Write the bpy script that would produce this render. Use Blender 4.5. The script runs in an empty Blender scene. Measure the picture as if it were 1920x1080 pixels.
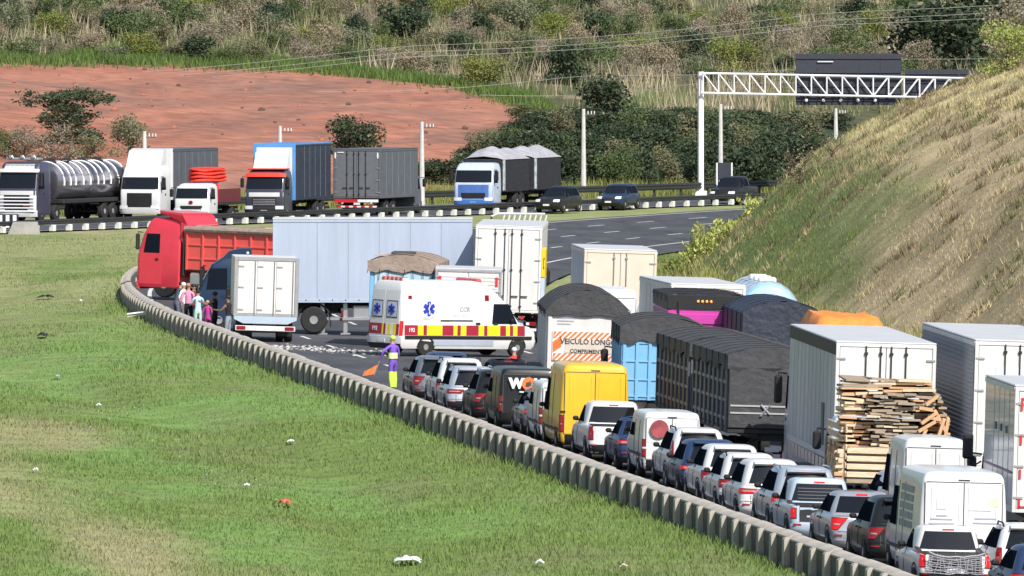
import bpy, bmesh, math, random
import numpy as np
from mathutils import Vector, Matrix, Euler

random.seed(7)
RS = np.random.RandomState(7)
R = math.radians
scene = bpy.context.scene
COL = scene.collection

# ------------------------------------------------------------------ camera, sky, sun, exposure
F = 22000.0                      # focal length in pixels of the 1920 px wide photograph
HC = 13.0                        # the traffic camera stands on a 13 m mast
cam = bpy.data.cameras.new('traffic_camera')
cam_o = bpy.data.objects.new('traffic_camera', cam)
COL.objects.link(cam_o)
cam.sensor_width = 36.0
cam.lens = F / 1920 * 36.0
cam.clip_start = 5.0
cam.clip_end = 9000.0
cam_o.location = (0, 0, HC)
cam_o.rotation_euler = (R(90) - math.atan(540 / F), 0, 0)
scene.camera = cam_o

SUN_EL, SUN_AZ = R(43), R(30)    # sun behind the camera, 30 degrees to its right
world = bpy.data.worlds.new('World')
scene.world = world
world.use_nodes = True
wn = world.node_tree
for n in list(wn.nodes):
    wn.nodes.remove(n)
sky = wn.nodes.new('ShaderNodeTexSky')
sky.sky_type = 'NISHITA'
sky.sun_disc = False
sky.sun_elevation = SUN_EL
sky.sun_rotation = math.pi - SUN_AZ
sky.dust_density = 1.5
bg = wn.nodes.new('ShaderNodeBackground')
bg.inputs['Strength'].default_value = 0.095
wo = wn.nodes.new('ShaderNodeOutputWorld')
wn.links.new(sky.outputs[0], bg.inputs['Color'])
wn.links.new(bg.outputs[0], wo.inputs['Surface'])

sl = bpy.data.lights.new('sun', 'SUN')
sl.energy = 4.5
sl.angle = R(0.5)
sl.color = (1.0, 0.95, 0.87)
so = bpy.data.objects.new('sun', sl)
COL.objects.link(so)
sun_dir = Vector((math.sin(SUN_AZ) * math.cos(SUN_EL), -math.cos(SUN_AZ) * math.cos(SUN_EL), math.sin(SUN_EL)))
so.rotation_euler = sun_dir.to_track_quat('Z', 'Y').to_euler()
so.location = (60, 100, 120)

vs = scene.view_settings
vs.view_transform = 'Standard'
vs.look = 'None'
vs.exposure = 0.35
vs.gamma = 1.0
vs.use_curve_mapping = False
scene.cycles.max_bounces = 5
scene.cycles.diffuse_bounces = 3
scene.cycles.glossy_bounces = 3

# ------------------------------------------------------------------ materials
MATS = {}


def mat(name, col, rough=0.5, metal=0.0, var=0.10, scale=3.0, bump=0.0, bscale=30.0, coat=0.0, emit=0.0, attr=False, spec=0.5, dirt=0.0, stretch=None, trans=0.0):
    """one procedural material: base colour broken up by noise, optional fine relief"""
    if name in MATS:
        return MATS[name]
    m = bpy.data.materials.new(name)
    m.use_nodes = True
    nt = m.node_tree
    p = nt.nodes['Principled BSDF']
    p.inputs['Roughness'].default_value = rough
    p.inputs['Metallic'].default_value = metal
    p.inputs['Specular IOR Level'].default_value = spec
    if coat:
        p.inputs['Coat Weight'].default_value = coat
        p.inputs['Coat Roughness'].default_value = 0.08
    tc = nt.nodes.new('ShaderNodeTexCoord')
    src = tc.outputs['Object']
    if stretch:
        mp = nt.nodes.new('ShaderNodeMapping')
        mp.inputs['Scale'].default_value = stretch
        nt.links.new(src, mp.inputs['Vector'])
        src = mp.outputs[0]
    nz = nt.nodes.new('ShaderNodeTexNoise')
    nz.inputs['Scale'].default_value = scale
    nz.inputs['Detail'].default_value = 6
    nz.inputs['Roughness'].default_value = 0.65
    nt.links.new(src, nz.inputs['Vector'])
    mr = nt.nodes.new('ShaderNodeMapRange')
    mr.inputs['From Min'].default_value = 0.3
    mr.inputs['From Max'].default_value = 0.7
    mr.inputs['To Min'].default_value = 1 - var
    mr.inputs['To Max'].default_value = 1 + var
    nt.links.new(nz.outputs[0], mr.inputs['Value'])
    mx = nt.nodes.new('ShaderNodeMix')
    mx.data_type = 'RGBA'
    mx.blend_type = 'MULTIPLY'
    mx.inputs['Factor'].default_value = 1.0
    nt.links.new(mr.outputs[0], mx.inputs[7])
    if attr:
        at = nt.nodes.new('ShaderNodeAttribute')
        at.attribute_name = 'Col'
        nt.links.new(at.outputs['Color'], mx.inputs[6])
    else:
        mx.inputs[6].default_value = (*col, 1)
    out = mx.outputs[2]
    if dirt:
        # road grime: brownish film, patchy
        n2 = nt.nodes.new('ShaderNodeTexNoise')
        n2.inputs['Scale'].default_value = 1.7
        n2.inputs['Detail'].default_value = 8
        nt.links.new(tc.outputs['Object'], n2.inputs['Vector'])
        sx = nt.nodes.new('ShaderNodeSeparateXYZ')
        nt.links.new(tc.outputs['Object'], sx.inputs[0])
        m3 = nt.nodes.new('ShaderNodeMapRange')
        m3.inputs['From Min'].default_value = 1.5
        m3.inputs['From Max'].default_value = 0.3
        m3.inputs['To Min'].default_value = 0.15
        m3.inputs['To Max'].default_value = 1.0
        nt.links.new(sx.outputs[2], m3.inputs['Value'])
        mu = nt.nodes.new('ShaderNodeMath')
        mu.operation = 'MULTIPLY'
        nt.links.new(m3.outputs[0], mu.inputs[0])
        nt.links.new(n2.outputs[0], mu.inputs[1])
        mu2 = nt.nodes.new('ShaderNodeMath')
        mu2.operation = 'MULTIPLY'
        mu2.inputs[1].default_value = dirt
        nt.links.new(mu.outputs[0], mu2.inputs[0])
        md = nt.nodes.new('ShaderNodeMix')
        md.data_type = 'RGBA'
        nt.links.new(mu2.outputs[0], md.inputs['Factor'])
        nt.links.new(out, md.inputs[6])
        md.inputs[7].default_value = (0.16, 0.13, 0.10, 1)
        out = md.outputs[2]
    nt.links.new(out, p.inputs['Base Color'])
    if bump:
        nb = nt.nodes.new('ShaderNodeTexNoise')
        nb.inputs['Scale'].default_value = bscale
        nb.inputs['Detail'].default_value = 5
        nt.links.new(src, nb.inputs['Vector'])
        bp = nt.nodes.new('ShaderNodeBump')
        bp.inputs['Strength'].default_value = bump
        bp.inputs['Distance'].default_value = 0.05
        nt.links.new(nb.outputs[0], bp.inputs['Height'])
        nt.links.new(bp.outputs[0], p.inputs['Normal'])
    if emit:
        p.inputs['Emission Color'].default_value = (*col, 1)
        p.inputs['Emission Strength'].default_value = emit
    if trans:
        tr = nt.nodes.new('ShaderNodeBsdfTranslucent')
        nt.links.new(out, tr.inputs['Color'])
        ms = nt.nodes.new('ShaderNodeMixShader')
        ms.inputs[0].default_value = trans
        nt.links.new(p.outputs[0], ms.inputs[1])
        nt.links.new(tr.outputs[0], ms.inputs[2])
        nt.links.new(ms.outputs[0], nt.nodes['Material Output'].inputs['Surface'])
    MATS[name] = m
    return m


def paint(name, col, metal=0.0, rough=0.35, dirt=None):
    dirt = (.30 if sum(col) > 1.2 else .07) if dirt is None else dirt
    dk = sum(col) < .4
    return mat('paint_' + name, col, rough=rough, metal=metal, var=0.05, coat=0.12 if dk else 0.4, spec=.22 if dk else .5, dirt=dirt)


WHITE = paint('white', (0.72, 0.73, 0.74))
CREAM = paint('cream', (0.74, 0.68, 0.58))
SILVER = paint('silver', (0.50, 0.53, 0.58), metal=0.5)
LSILVER = paint('pale_silver', (0.56, 0.60, 0.68), metal=0.4)
GREY = paint('grey', (0.20, 0.22, 0.25), metal=0.4)
DKBLUE = paint('dark_blue', (0.04, 0.07, 0.16), metal=0.3)
BLACKP = paint('black', (0.018, 0.02, 0.023))
NAVY = paint('navy', (0.020, 0.040, 0.085))
YELLOW = paint('yellow', (0.82, 0.47, 0.02))
RED = paint('red', (0.70, 0.045, 0.075))
REDBED = paint('bed_red', (0.74, 0.095, 0.085), rough=0.5)
SKYB = paint('light_blue', (0.20, 0.46, 0.72))
PALEB = paint('pale_blue', (0.46, 0.56, 0.68))
MAGENTA = paint('magenta', (0.55, 0.06, 0.36))
BLUEW = paint('blue', (0.06, 0.20, 0.60))
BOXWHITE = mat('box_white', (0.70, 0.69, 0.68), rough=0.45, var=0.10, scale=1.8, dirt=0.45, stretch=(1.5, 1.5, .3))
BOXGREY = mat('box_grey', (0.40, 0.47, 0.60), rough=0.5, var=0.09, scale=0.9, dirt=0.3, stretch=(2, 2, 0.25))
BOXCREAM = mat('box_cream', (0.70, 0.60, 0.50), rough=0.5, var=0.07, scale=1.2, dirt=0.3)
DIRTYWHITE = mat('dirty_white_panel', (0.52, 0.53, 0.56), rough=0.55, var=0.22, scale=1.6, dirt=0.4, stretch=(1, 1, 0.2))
ROOFG = mat('roof_sheet', (0.55, 0.56, 0.58), rough=0.45, var=0.10, scale=1.5)
GLASS = mat('glass_dark', (0.010, 0.012, 0.016), rough=0.07, var=0.05, spec=0.5)
GLASSS = mat('glass_side_tinted', (0.010, 0.014, 0.022), rough=0.45, var=0.05, spec=0.0)
BLACK = mat('black_plastic', (0.016, 0.016, 0.018), rough=0.5, var=0.2)
DARK = mat('chassis_dark', (0.022, 0.022, 0.024), rough=0.65, var=0.3)
RUBBER = mat('rubber', (0.018, 0.018, 0.019), rough=0.8, var=0.25, scale=8)
STEEL = mat('steel', (0.55, 0.56, 0.58), rough=0.35, metal=0.7, var=0.1)
CHROME = mat('chrome', (0.75, 0.77, 0.80), rough=0.15, metal=1.0, var=0.05)
LAMP = mat('tail_lamp_red', (0.27, 0.006, 0.008), rough=0.15, var=0.4, scale=18, coat=0.5)
LAMPON = mat('brake_lamp_lit', (0.60, 0.012, 0.012), rough=0.15, var=0.3, scale=18, emit=0.22)
HEADL = mat('head_lamp', (0.75, 0.78, 0.82), rough=0.1, var=0.05, coat=0.8)
REVL = mat('reversing_lens', (0.40, 0.30, 0.30), rough=0.15, var=0.3, scale=20)
AMBER = mat('amber_lamp', (0.9, 0.42, 0.10), rough=0.25, var=0.1)
PLATE = mat('number_plate', (0.75, 0.76, 0.78), rough=0.4, var=0.05)
PLATEB = mat('plate_band_blue', (0.03, 0.06, 0.35), rough=0.4)
TARPG = mat('tarp_grey', (0.052, 0.054, 0.060), rough=0.75, var=0.2, scale=2, bump=0.9, bscale=5)
TARPL = mat('tarp_light_grey', (0.36, 0.36, 0.40), rough=0.7, var=0.2, scale=2, bump=0.5, bscale=3)
TARPB = mat('tarp_black', (0.020, 0.021, 0.026), rough=0.7, var=0.2, scale=2, bump=0.9, bscale=5)
TARPN = mat('tarp_navy', (0.024, 0.032, 0.055), rough=0.6, var=0.2, scale=2, bump=0.9, bscale=5)
TARPBR = mat('tarp_brown', (0.30, 0.235, 0.20), rough=0.8, var=0.2, scale=2, bump=0.9, bscale=5)
TARPTAN = mat('tarp_tan', (0.50, 0.36, 0.22), rough=0.8, var=0.15, scale=2)
TARPO = mat('tarp_orange', (0.78, 0.26, 0.05), rough=0.65, var=0.15, scale=3, bump=0.6, bscale=5)
TARPR = mat('tarp_red', (0.80, 0.05, 0.03), rough=0.6, var=0.15, scale=3, bump=0.6, bscale=5)
SLATEG = mat('panel_slate', (0.10, 0.11, 0.13), rough=0.6, var=0.15, scale=2, dirt=0.3)
WOODN = mat('timber_new', (0.58, 0.36, 0.20), rough=0.75, var=0.3, scale=3, stretch=(1, 6, 6))
WOODO = mat('timber_weathered', (0.34, 0.27, 0.20), rough=0.85, var=0.35, scale=3, stretch=(1, 6, 6))
WOODP = mat('timber_pale', (0.66, 0.52, 0.36), rough=0.75, var=0.25, scale=3, stretch=(1, 6, 6))
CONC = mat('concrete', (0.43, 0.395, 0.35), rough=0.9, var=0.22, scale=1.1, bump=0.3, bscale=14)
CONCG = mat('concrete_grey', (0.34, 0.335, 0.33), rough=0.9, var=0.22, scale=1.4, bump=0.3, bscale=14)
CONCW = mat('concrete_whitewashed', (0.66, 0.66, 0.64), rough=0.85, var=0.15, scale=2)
CONCD = mat('concrete_slot_shade', (0.105, 0.098, 0.092), rough=0.9, var=0.35, scale=1.4, bump=0.3, bscale=14)  # barrier panels: shade of the slots between posts painted into the colour
GALV = mat('rail_dark', (0.022, 0.023, 0.026), rough=0.6, metal=0.0, var=0.2)
WHITESTEEL = mat('white_steel', (0.80, 0.81, 0.84), rough=0.4, var=0.06)
ASPH = mat('asphalt', (0.060, 0.062, 0.070), rough=0.8, var=0.45, scale=0.5, stretch=(1, .25, 1), bump=0.5, bscale=9)
MARK = mat('road_paint', (0.62, 0.62, 0.60), rough=0.7, var=0.25, scale=2.5)
GROUND = mat('ground_cover', (0.1, 0.1, 0.1), rough=0.95, var=0.28, scale=0.55, attr=True, bump=0.6, bscale=2.5, spec=0.1)
BLADE = mat('grass_blades', (0.1, 0.2, 0.05), rough=0.7, var=0.12, scale=0.25, attr=True, spec=0.2, trans=0.25)
LEAF = mat('leaves', (0.05, 0.1, 0.03), rough=0.6, var=0.18, scale=0.6, attr=True, spec=0.25, trans=0.2)
BARK = mat('bark', (0.13, 0.10, 0.075), rough=0.9, var=0.3, scale=6)
SEAM = mat('door_seam', (0.06, 0.06, 0.065), rough=0.7, var=0.2)
SIGNB = mat('sign_back', (0.030, 0.034, 0.050), rough=0.6, var=0.15)
POLEC = mat('pole_concrete', (0.56, 0.55, 0.54), rough=0.85, var=0.15)
WIRE = mat('wire_aluminium', (0.55, 0.56, 0.56), rough=0.4, metal=0.3)
INSUL = mat('insulator_white', (0.65, 0.66, 0.68), rough=0.3)
TEXTD = mat('print_dark', (0.05, 0.05, 0.055), rough=0.6)
TEXTG = mat('print_grey', (0.34, 0.36, 0.42), rough=0.6)
TEXTB = mat('print_blue', (0.02, 0.05, 0.45), rough=0.5)
TEXTW = mat('print_white', (0.80, 0.80, 0.80), rough=0.5)
ORANGE = mat('print_orange', (0.85, 0.20, 0.05), rough=0.5)
REFR = mat('reflective_red', (0.62, 0.03, 0.04), rough=0.35)
REFY = mat('reflective_yellow', (0.85, 0.72, 0.02), rough=0.4)
REFW = mat('reflective_white', (0.80, 0.80, 0.80), rough=0.4)
MAROON = mat('band_maroon', (0.34, 0.02, 0.045), rough=0.4)
SKIN = mat('skin', (0.42, 0.24, 0.16), rough=0.6, var=0.08)
SKIN2 = mat('skin_brown', (0.24, 0.13, 0.085), rough=0.6, var=0.08)
HAIR = mat('hair', (0.02, 0.015, 0.012), rough=0.7)


def cloth(name, col):
    return mat('cloth_' + name, col, rough=0.85, var=0.15, scale=9, bump=0.3, bscale=18)


# ------------------------------------------------------------------ mesh building
def link(o, parent=None):
    COL.objects.link(o)
    if parent is not None:
        o.parent = parent
    return o


def tag(o, label=None, cat=None, group=None, kind=None):
    if label:
        o['label'] = label
    if cat:
        o['category'] = cat
    if group:
        o['group'] = group
    if kind:
        o['kind'] = kind
    return o


def finish(me, mats, smooth=35, recalc=True):
    if not isinstance(mats, (list, tuple)):
        mats = [mats]
    for m in mats:
        me.materials.append(m)
    if recalc:
        bm = bmesh.new()
        bm.from_mesh(me)
        bmesh.ops.recalc_face_normals(bm, faces=bm.faces)
        bm.to_mesh(me)
        bm.free()
    if smooth:
        me.polygons.foreach_set('use_smooth', [True] * len(me.polygons))
        me.set_sharp_from_angle(angle=R(smooth))
    return me


class MB:
    def __init__(self):
        self.v, self.f, self.mi = [], [], []

    def add(self, verts, faces, m=0):
        b = len(self.v)
        self.v += [tuple(q) for q in verts]
        self.f += [tuple(b + i for i in fc) for fc in faces]
        self.mi += [m] * len(faces)
        return self

    def box(self, x0, x1, y0, y1, z0, z1, b=0.0, m=0):
        xs, ys, zs = (x0, x1), (y0, y1), (z0, z1)
        if b <= 0:
            v = [(xs[i], ys[j], zs[k]) for i in (0, 1) for j in (0, 1) for k in (0, 1)]
            f = [(0, 1, 3, 2), (4, 6, 7, 5), (0, 4, 5, 1), (2, 3, 7, 6), (0, 2, 6, 4), (1, 5, 7, 3)]
            return self.add(v, f, m)
        b = min(b, 0.45 * min(abs(x1 - x0), abs(y1 - y0), abs(z1 - z0)))
        v, idx = [], {}
        for i in (0, 1):
            for j in (0, 1):
                for k in (0, 1):
                    sx, sy, sz = (b, -b)[i], (b, -b)[j], (b, -b)[k]
                    for a, q in enumerate(((xs[i], ys[j] + sy, zs[k] + sz), (xs[i] + sx, ys[j], zs[k] + sz), (xs[i] + sx, ys[j] + sy, zs[k]))):
                        idx[i, j, k, a] = len(v)
                        v.append(q)
        I = idx
        f = []
        for i in (0, 1):
            f.append((I[i, 0, 0, 0], I[i, 1, 0, 0], I[i, 1, 1, 0], I[i, 0, 1, 0]))
            f.append((I[0, i, 0, 1], I[1, i, 0, 1], I[1, i, 1, 1], I[0, i, 1, 1]))
            f.append((I[0, 0, i, 2], I[1, 0, i, 2], I[1, 1, i, 2], I[0, 1, i, 2]))
        for j in (0, 1):
            for k in (0, 1):
                f.append((I[0, j, k, 1], I[1, j, k, 1], I[1, j, k, 2], I[0, j, k, 2]))
                f.append((I[j, 0, k, 0], I[j, 1, k, 0], I[j, 1, k, 2], I[j, 0, k, 2]))
                f.append((I[j, k, 0, 0], I[j, k, 1, 0], I[j, k, 1, 1], I[j, k, 0, 1]))
        for i in (0, 1):
            for j in (0, 1):
                for k in (0, 1):
                    f.append((I[i, j, k, 0], I[i, j, k, 1], I[i, j, k, 2]))
        return self.add(v, f, m)

    def tube(self, pts, r, n=6, m=0, cap=True):
        pts = [Vector(p) for p in pts]
        rs = r if isinstance(r, (list, tuple)) else [r] * len(pts)
        v, f = [], []
        for i, p in enumerate(pts):
            t = (pts[min(i + 1, len(pts) - 1)] - pts[max(i - 1, 0)])
            t = t.normalized() if t.length > 1e-9 else Vector((0, 0, 1))
            a = t.cross(Vector((0, 0, 1)) if abs(t.z) < 0.9 else Vector((1, 0, 0))).normalized()
            b = t.cross(a)
            for k in range(n):
                th = 2 * math.pi * k / n
                v.append(p + (a * math.cos(th) + b * math.sin(th)) * rs[i])
        for i in range(len(pts) - 1):
            for k in range(n):
                f.append((i * n + k, i * n + (k + 1) % n, (i + 1) * n + (k + 1) % n, (i + 1) * n + k))
        if cap:
            f.append(tuple(range(n)))
            f.append(tuple((len(pts) - 1) * n + k for k in range(n)))
        return self.add(v, f, m)

    def lathe_x(self, prof, cx, cy, cz, n=20, m=0):
        """profile [(x, radius)] turned about the X axis"""
        v, f = [], []
        for (x, r) in prof:
            for k in range(n):
                th = 2 * math.pi * k / n
                v.append((cx + x, cy + r * math.cos(th), cz + r * math.sin(th)))
        for i in range(len(prof) - 1):
            for k in range(n):
                f.append((i * n + k, i * n + (k + 1) % n, (i + 1) * n + (k + 1) % n, (i + 1) * n + k))
        f.append(tuple(range(n)))
        f.append(tuple((len(prof) - 1) * n + k for k in range(n)))
        return self.add(v, f, m)

    def blob(self, c, rx, ry, rz, nu=10, nv=6, m=0):
        v, f = [], []
        for i in range(nv + 1):
            ph = math.pi * i / nv
            for k in range(nu):
                th = 2 * math.pi * k / nu
                v.append((c[0] + rx * math.sin(ph) * math.cos(th), c[1] + ry * math.sin(ph) * math.sin(th), c[2] + rz * math.cos(ph)))
        for i in range(nv):
            for k in range(nu):
                f.append((i * nu + k, i * nu + (k + 1) % nu, (i + 1) * nu + (k + 1) % nu, (i + 1) * nu + k))
        return self.add(v, f, m)

    def prism(self, poly, a0, a1, axis='x', m=0):
        """polygon extruded along one axis; poly is in the two other coordinates in order"""
        def P(q, a):
            return {'x': (a, q[0], q[1]), 'y': (q[0], a, q[1]), 'z': (q[0], q[1], a)}[axis]
        n = len(poly)
        v = [P(q, a0) for q in poly] + [P(q, a1) for q in poly]
        f = [tuple(range(n)), tuple(range(n, 2 * n))] + [(k, (k + 1) % n, n + (k + 1) % n, n + k) for k in range(n)]
        return self.add(v, f, m)

    def grid(self, fn, nu, nv, off=0.0, skirt=0.0, m=0):
        """patch of surface fn(u,v), lifted by off along its normal, with a rim of depth skirt"""
        e = 1e-3
        top, low = [], []
        for j in range(nv + 1):
            for i in range(nu + 1):
                u, w = i / nu, j / nv
                p = Vector(fn(u, w))
                du = Vector(fn(min(u + e, 1), w)) - Vector(fn(max(u - e, 0), w))
                dv = Vector(fn(u, min(w + e, 1))) - Vector(fn(u, max(w - e, 0)))
                nrm = du.cross(dv)
                nrm = nrm.normalized() if nrm.length > 1e-12 else Vector((0, -1, 0))
                top.append(p + nrm * off)
                low.append(p + nrm * (off - skirt))
        f = []
        W = nu + 1
        for j in range(nv):
            for i in range(nu):
                f.append((j * W + i, j * W + i + 1, (j + 1) * W + i + 1, (j + 1) * W + i))
        v = list(top)
        if skirt:
            ring = [i for i in range(W)] + [j * W + nu for j in range(1, nv + 1)] + [nv * W + i for i in range(nu - 1, -1, -1)] + [j * W for j in range(nv - 1, 0, -1)]
            b = len(v)
            v += [low[i] for i in ring]
            n = len(ring)
            for k in range(n):
                f.append((ring[k], ring[(k + 1) % n], b + (k + 1) % n, b + k))
        return self.add(v, f, m)

    def mesh(self, name, mats, smooth=35, recalc=True):
        me = bpy.data.meshes.new(name)
        me.from_pydata(self.v, [], self.f)
        if any(self.mi):
            me.polygons.foreach_set('material_index', self.mi)
        finish(me, mats, smooth, recalc)
        return me

    def build(self, name, mats, parent=None, smooth=35, recalc=True):
        return link(bpy.data.objects.new(name, self.mesh(name, mats, smooth, recalc)), parent)


def empty(name, loc=(0, 0, 0)):
    o = bpy.data.objects.new(name, None)
    o.empty_display_size = 0.3
    o.location = loc
    return link(o)


def share(name, me, parent=None, loc=(0, 0, 0), rot=(0, 0, 0), scl=(1, 1, 1)):
    o = bpy.data.objects.new(name, me)
    link(o, parent)
    o.location, o.rotation_euler, o.scale = loc, rot, scl
    return o


def text(body, size, m, parent, loc, rot=(R(90), 0, 0), name='lettering', align='CENTER', sx=1.0, bold=0.0):
    cu = bpy.data.curves.new('t', 'FONT')
    cu.body = body
    cu.size = size
    cu.align_x = align
    cu.align_y = 'CENTER'
    cu.extrude = 0.003
    cu.offset = bold
    cu.resolution_u = 2
    t = bpy.data.objects.new('t', cu)
    COL.objects.link(t)
    me = bpy.data.meshes.new_from_object(t.evaluated_get(bpy.context.evaluated_depsgraph_get()))
    bpy.data.objects.remove(t)
    bpy.data.curves.remove(cu)
    me.materials.clear()
    me.materials.append(m)
    me.transform(Matrix.Translation(loc) @ Euler(rot).to_matrix().to_4x4() @ Matrix.Diagonal((sx, 1, 1, 1)))
    o = bpy.data.objects.new(name, me)
    return link(o, parent)


# ------------------------------------------------------------------ value noise
_perm = RS.rand(256, 256)


def vnoise(x, y, s, seed=0):
    x = np.asarray(x, float) / s + seed * 17.3
    y = np.asarray(y, float) / s + seed * 9.1
    xi, yi = np.floor(x).astype(int), np.floor(y).astype(int)
    fx, fy = x - xi, y - yi
    fx, fy = fx * fx * (3 - 2 * fx), fy * fy * (3 - 2 * fy)
    g = lambda a, b: _perm[a % 256, b % 256]
    return (g(xi, yi) * (1 - fx) + g(xi + 1, yi) * fx) * (1 - fy) + (g(xi, yi + 1) * (1 - fx) + g(xi + 1, yi + 1) * fx) * fy


def fbm(x, y, s, seed=0, o=4):
    r, a, t = 0, 1, 0
    for k in range(o):
        r = r + a * vnoise(x, y, s / 2 ** k, seed + k)
        t += a
        a *= 0.55
    return r / t


# ------------------------------------------------------------------ lie of the land
_ys = np.arange(140.0, 861.0, 1.0)
_sl = np.interp(_ys, [140, 430, 460, 490, 520, 550, 600, 650, 700, 722, 760, 860], [-.103, -.103, -.1, -.07, -.03, .02, .10, .19, .27, .30, .37, .52])
_xb = np.concatenate([[0], np.cumsum((_sl[1:] + _sl[:-1]) / 2)])
_xb += 7.07 - np.interp(266, _ys, _xb)


def XB(y):
    """x of the near median barrier at distance y"""
    return np.interp(y, _ys, _xb)


def SLOPE(y):
    return np.interp(y, _ys, _sl)


def offs(x, y):
    return (x - XB(y)) / np.sqrt(1 + SLOPE(y) ** 2)


ROADW = 18.5
BANK = 0.03
_far = np.array([(-75, 560), (-45, 618), (-27, 657), (-7, 700), (12.7, 743), (28, 768), (50, 796), (90, 836)], float)


def far_pt(t):
    """smooth far-carriageway line, t in metres of distance y"""
    return np.interp(t, _far[:, 1], _far[:, 0])


FG0, FGT = np.array([-16.9, 726.0]), np.array([0.454, 0.891])
FGN = np.array([-0.891, 0.454])


def farq(x, y):
    return (x - FG0[0]) * FGN[0] + (y - FG0[1]) * FGN[1]


def ground_z(x, y):
    x, y = np.asarray(x, float), np.asarray(y, float)
    o = offs(x, y)
    # left of the barrier: rolling verge with a shallow ditch
    d = -o
    left = -0.06 - 0.35 * np.exp(-((d - 8 - 2.0 * np.sin(y / 31.0)) / 2.0) ** 2) + 0.9 * np.clip((d - 11) / 12, 0, 1) ** 1.5
    left = left + (fbm(x, y, 11.0, 3, 3) - 0.5) * 0.3 * np.clip((d - 1.0) / 4, 0, 1)
    fade = np.clip((600 - y) / 90, 0, 1)
    left = np.where(d > 0.5, left * fade - 0.06 * (1 - fade), -0.06)
    road = -BANK * o - 0.14
    hz = np.interp(o, [ROADW, 20, 22.5, 24.5, 26, 31, 35.5, 42, 52, 80, 200], [-.62, -.62, -.5, -.2, .9, 5.3, 8.0, 10.7, 12.6, 15, 19])
    hz = hz + (fbm(x, y * .3, 4.5, 11, 4) - 0.5) * 0.8 * np.clip((o - 24) / 5, 0, 1)
    z = np.where(o < -0.2, left, np.where(o < ROADW, road, hz))
    q = farq(x, y)
    fz = np.interp(q, [-1e4, 2, 8, 60, 160, 300, 700, 2000], [-.06, -.06, .3, 5.0, 13.8, 34, 62, 68])
    fz = fz + (fbm(x, y, 22.0, 21, 4) - 0.5) * 1.6 * np.clip(q / 25, 0, 1)
    w = np.clip((q - 0) / 6, 0, 1) * np.where(o < 6, 1, 0)
    z = np.where((q > 0) & (o < 0), np.maximum(fz, -0.06), z)
    z = np.where(y > 858, np.maximum(fz, np.where(o > 24, np.minimum(hz, 16), -0.06)), z)
    return z


def gz(x, y):
    return float(ground_z(np.array([x]), np.array([y]))[0])


def road_z(x, y):
    o = float(offs(x, y))
    return -BANK * o if -0.3 < o < ROADW else gz(x, y)


def px(u, D):
    return (u - 960.0) * D / F


_march = np.arange(240.0, 2400.0, 1.0)


def hit(u, v):
    """ground point seen at a place of the photograph (for plants on slopes)"""
    xs = (u - 960.0) / F * _march
    zr = HC - v / F * _march
    k = np.nonzero(zr <= ground_z(xs, _march))[0]
    i = k[0] if len(k) else len(_march) - 1
    return xs[i], _march[i], gz(xs[i], _march[i])


def strip(path, o0, o1, z0, z1, mb, m=0):
    v, f = [], []
    for i, (x, y, nx, ny, zb) in enumerate(path):
        v += [(x + nx * o0, y + ny * o0, z0 + zb), (x + nx * o1, y + ny * o1, z1 + zb)]
        if i:
            f.append((2 * i - 2, 2 * i - 1, 2 * i + 1, 2 * i))
    mb.add(v, f, m)


def near_path(y0, y1, st=3.0):
    r = []
    for y in np.arange(y0, y1 + 1e-6, st):
        s = float(SLOPE(y))
        n = math.hypot(1, s)
        r.append((float(XB(y)), float(y), 1 / n, -s / n, 0.0))
    return r


def far_path(y0, y1, st=3.0):
    r = []
    for y in np.arange(y0, y1 + 1e-6, st):
        s = (far_pt(y + 6) - far_pt(y - 6)) / 12
        n = math.hypot(1, s)
        r.append((float((far_pt(y - 6) + far_pt(y + 6) + far_pt(y)) / 3), float(y), 1 / n, -s / n, 0.0))
    return r


# ------------------------------------------------------------------ the ground
def lerp_cols(mask, a, b):
    return a * (1 - mask[..., None]) + b * mask[..., None]


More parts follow.
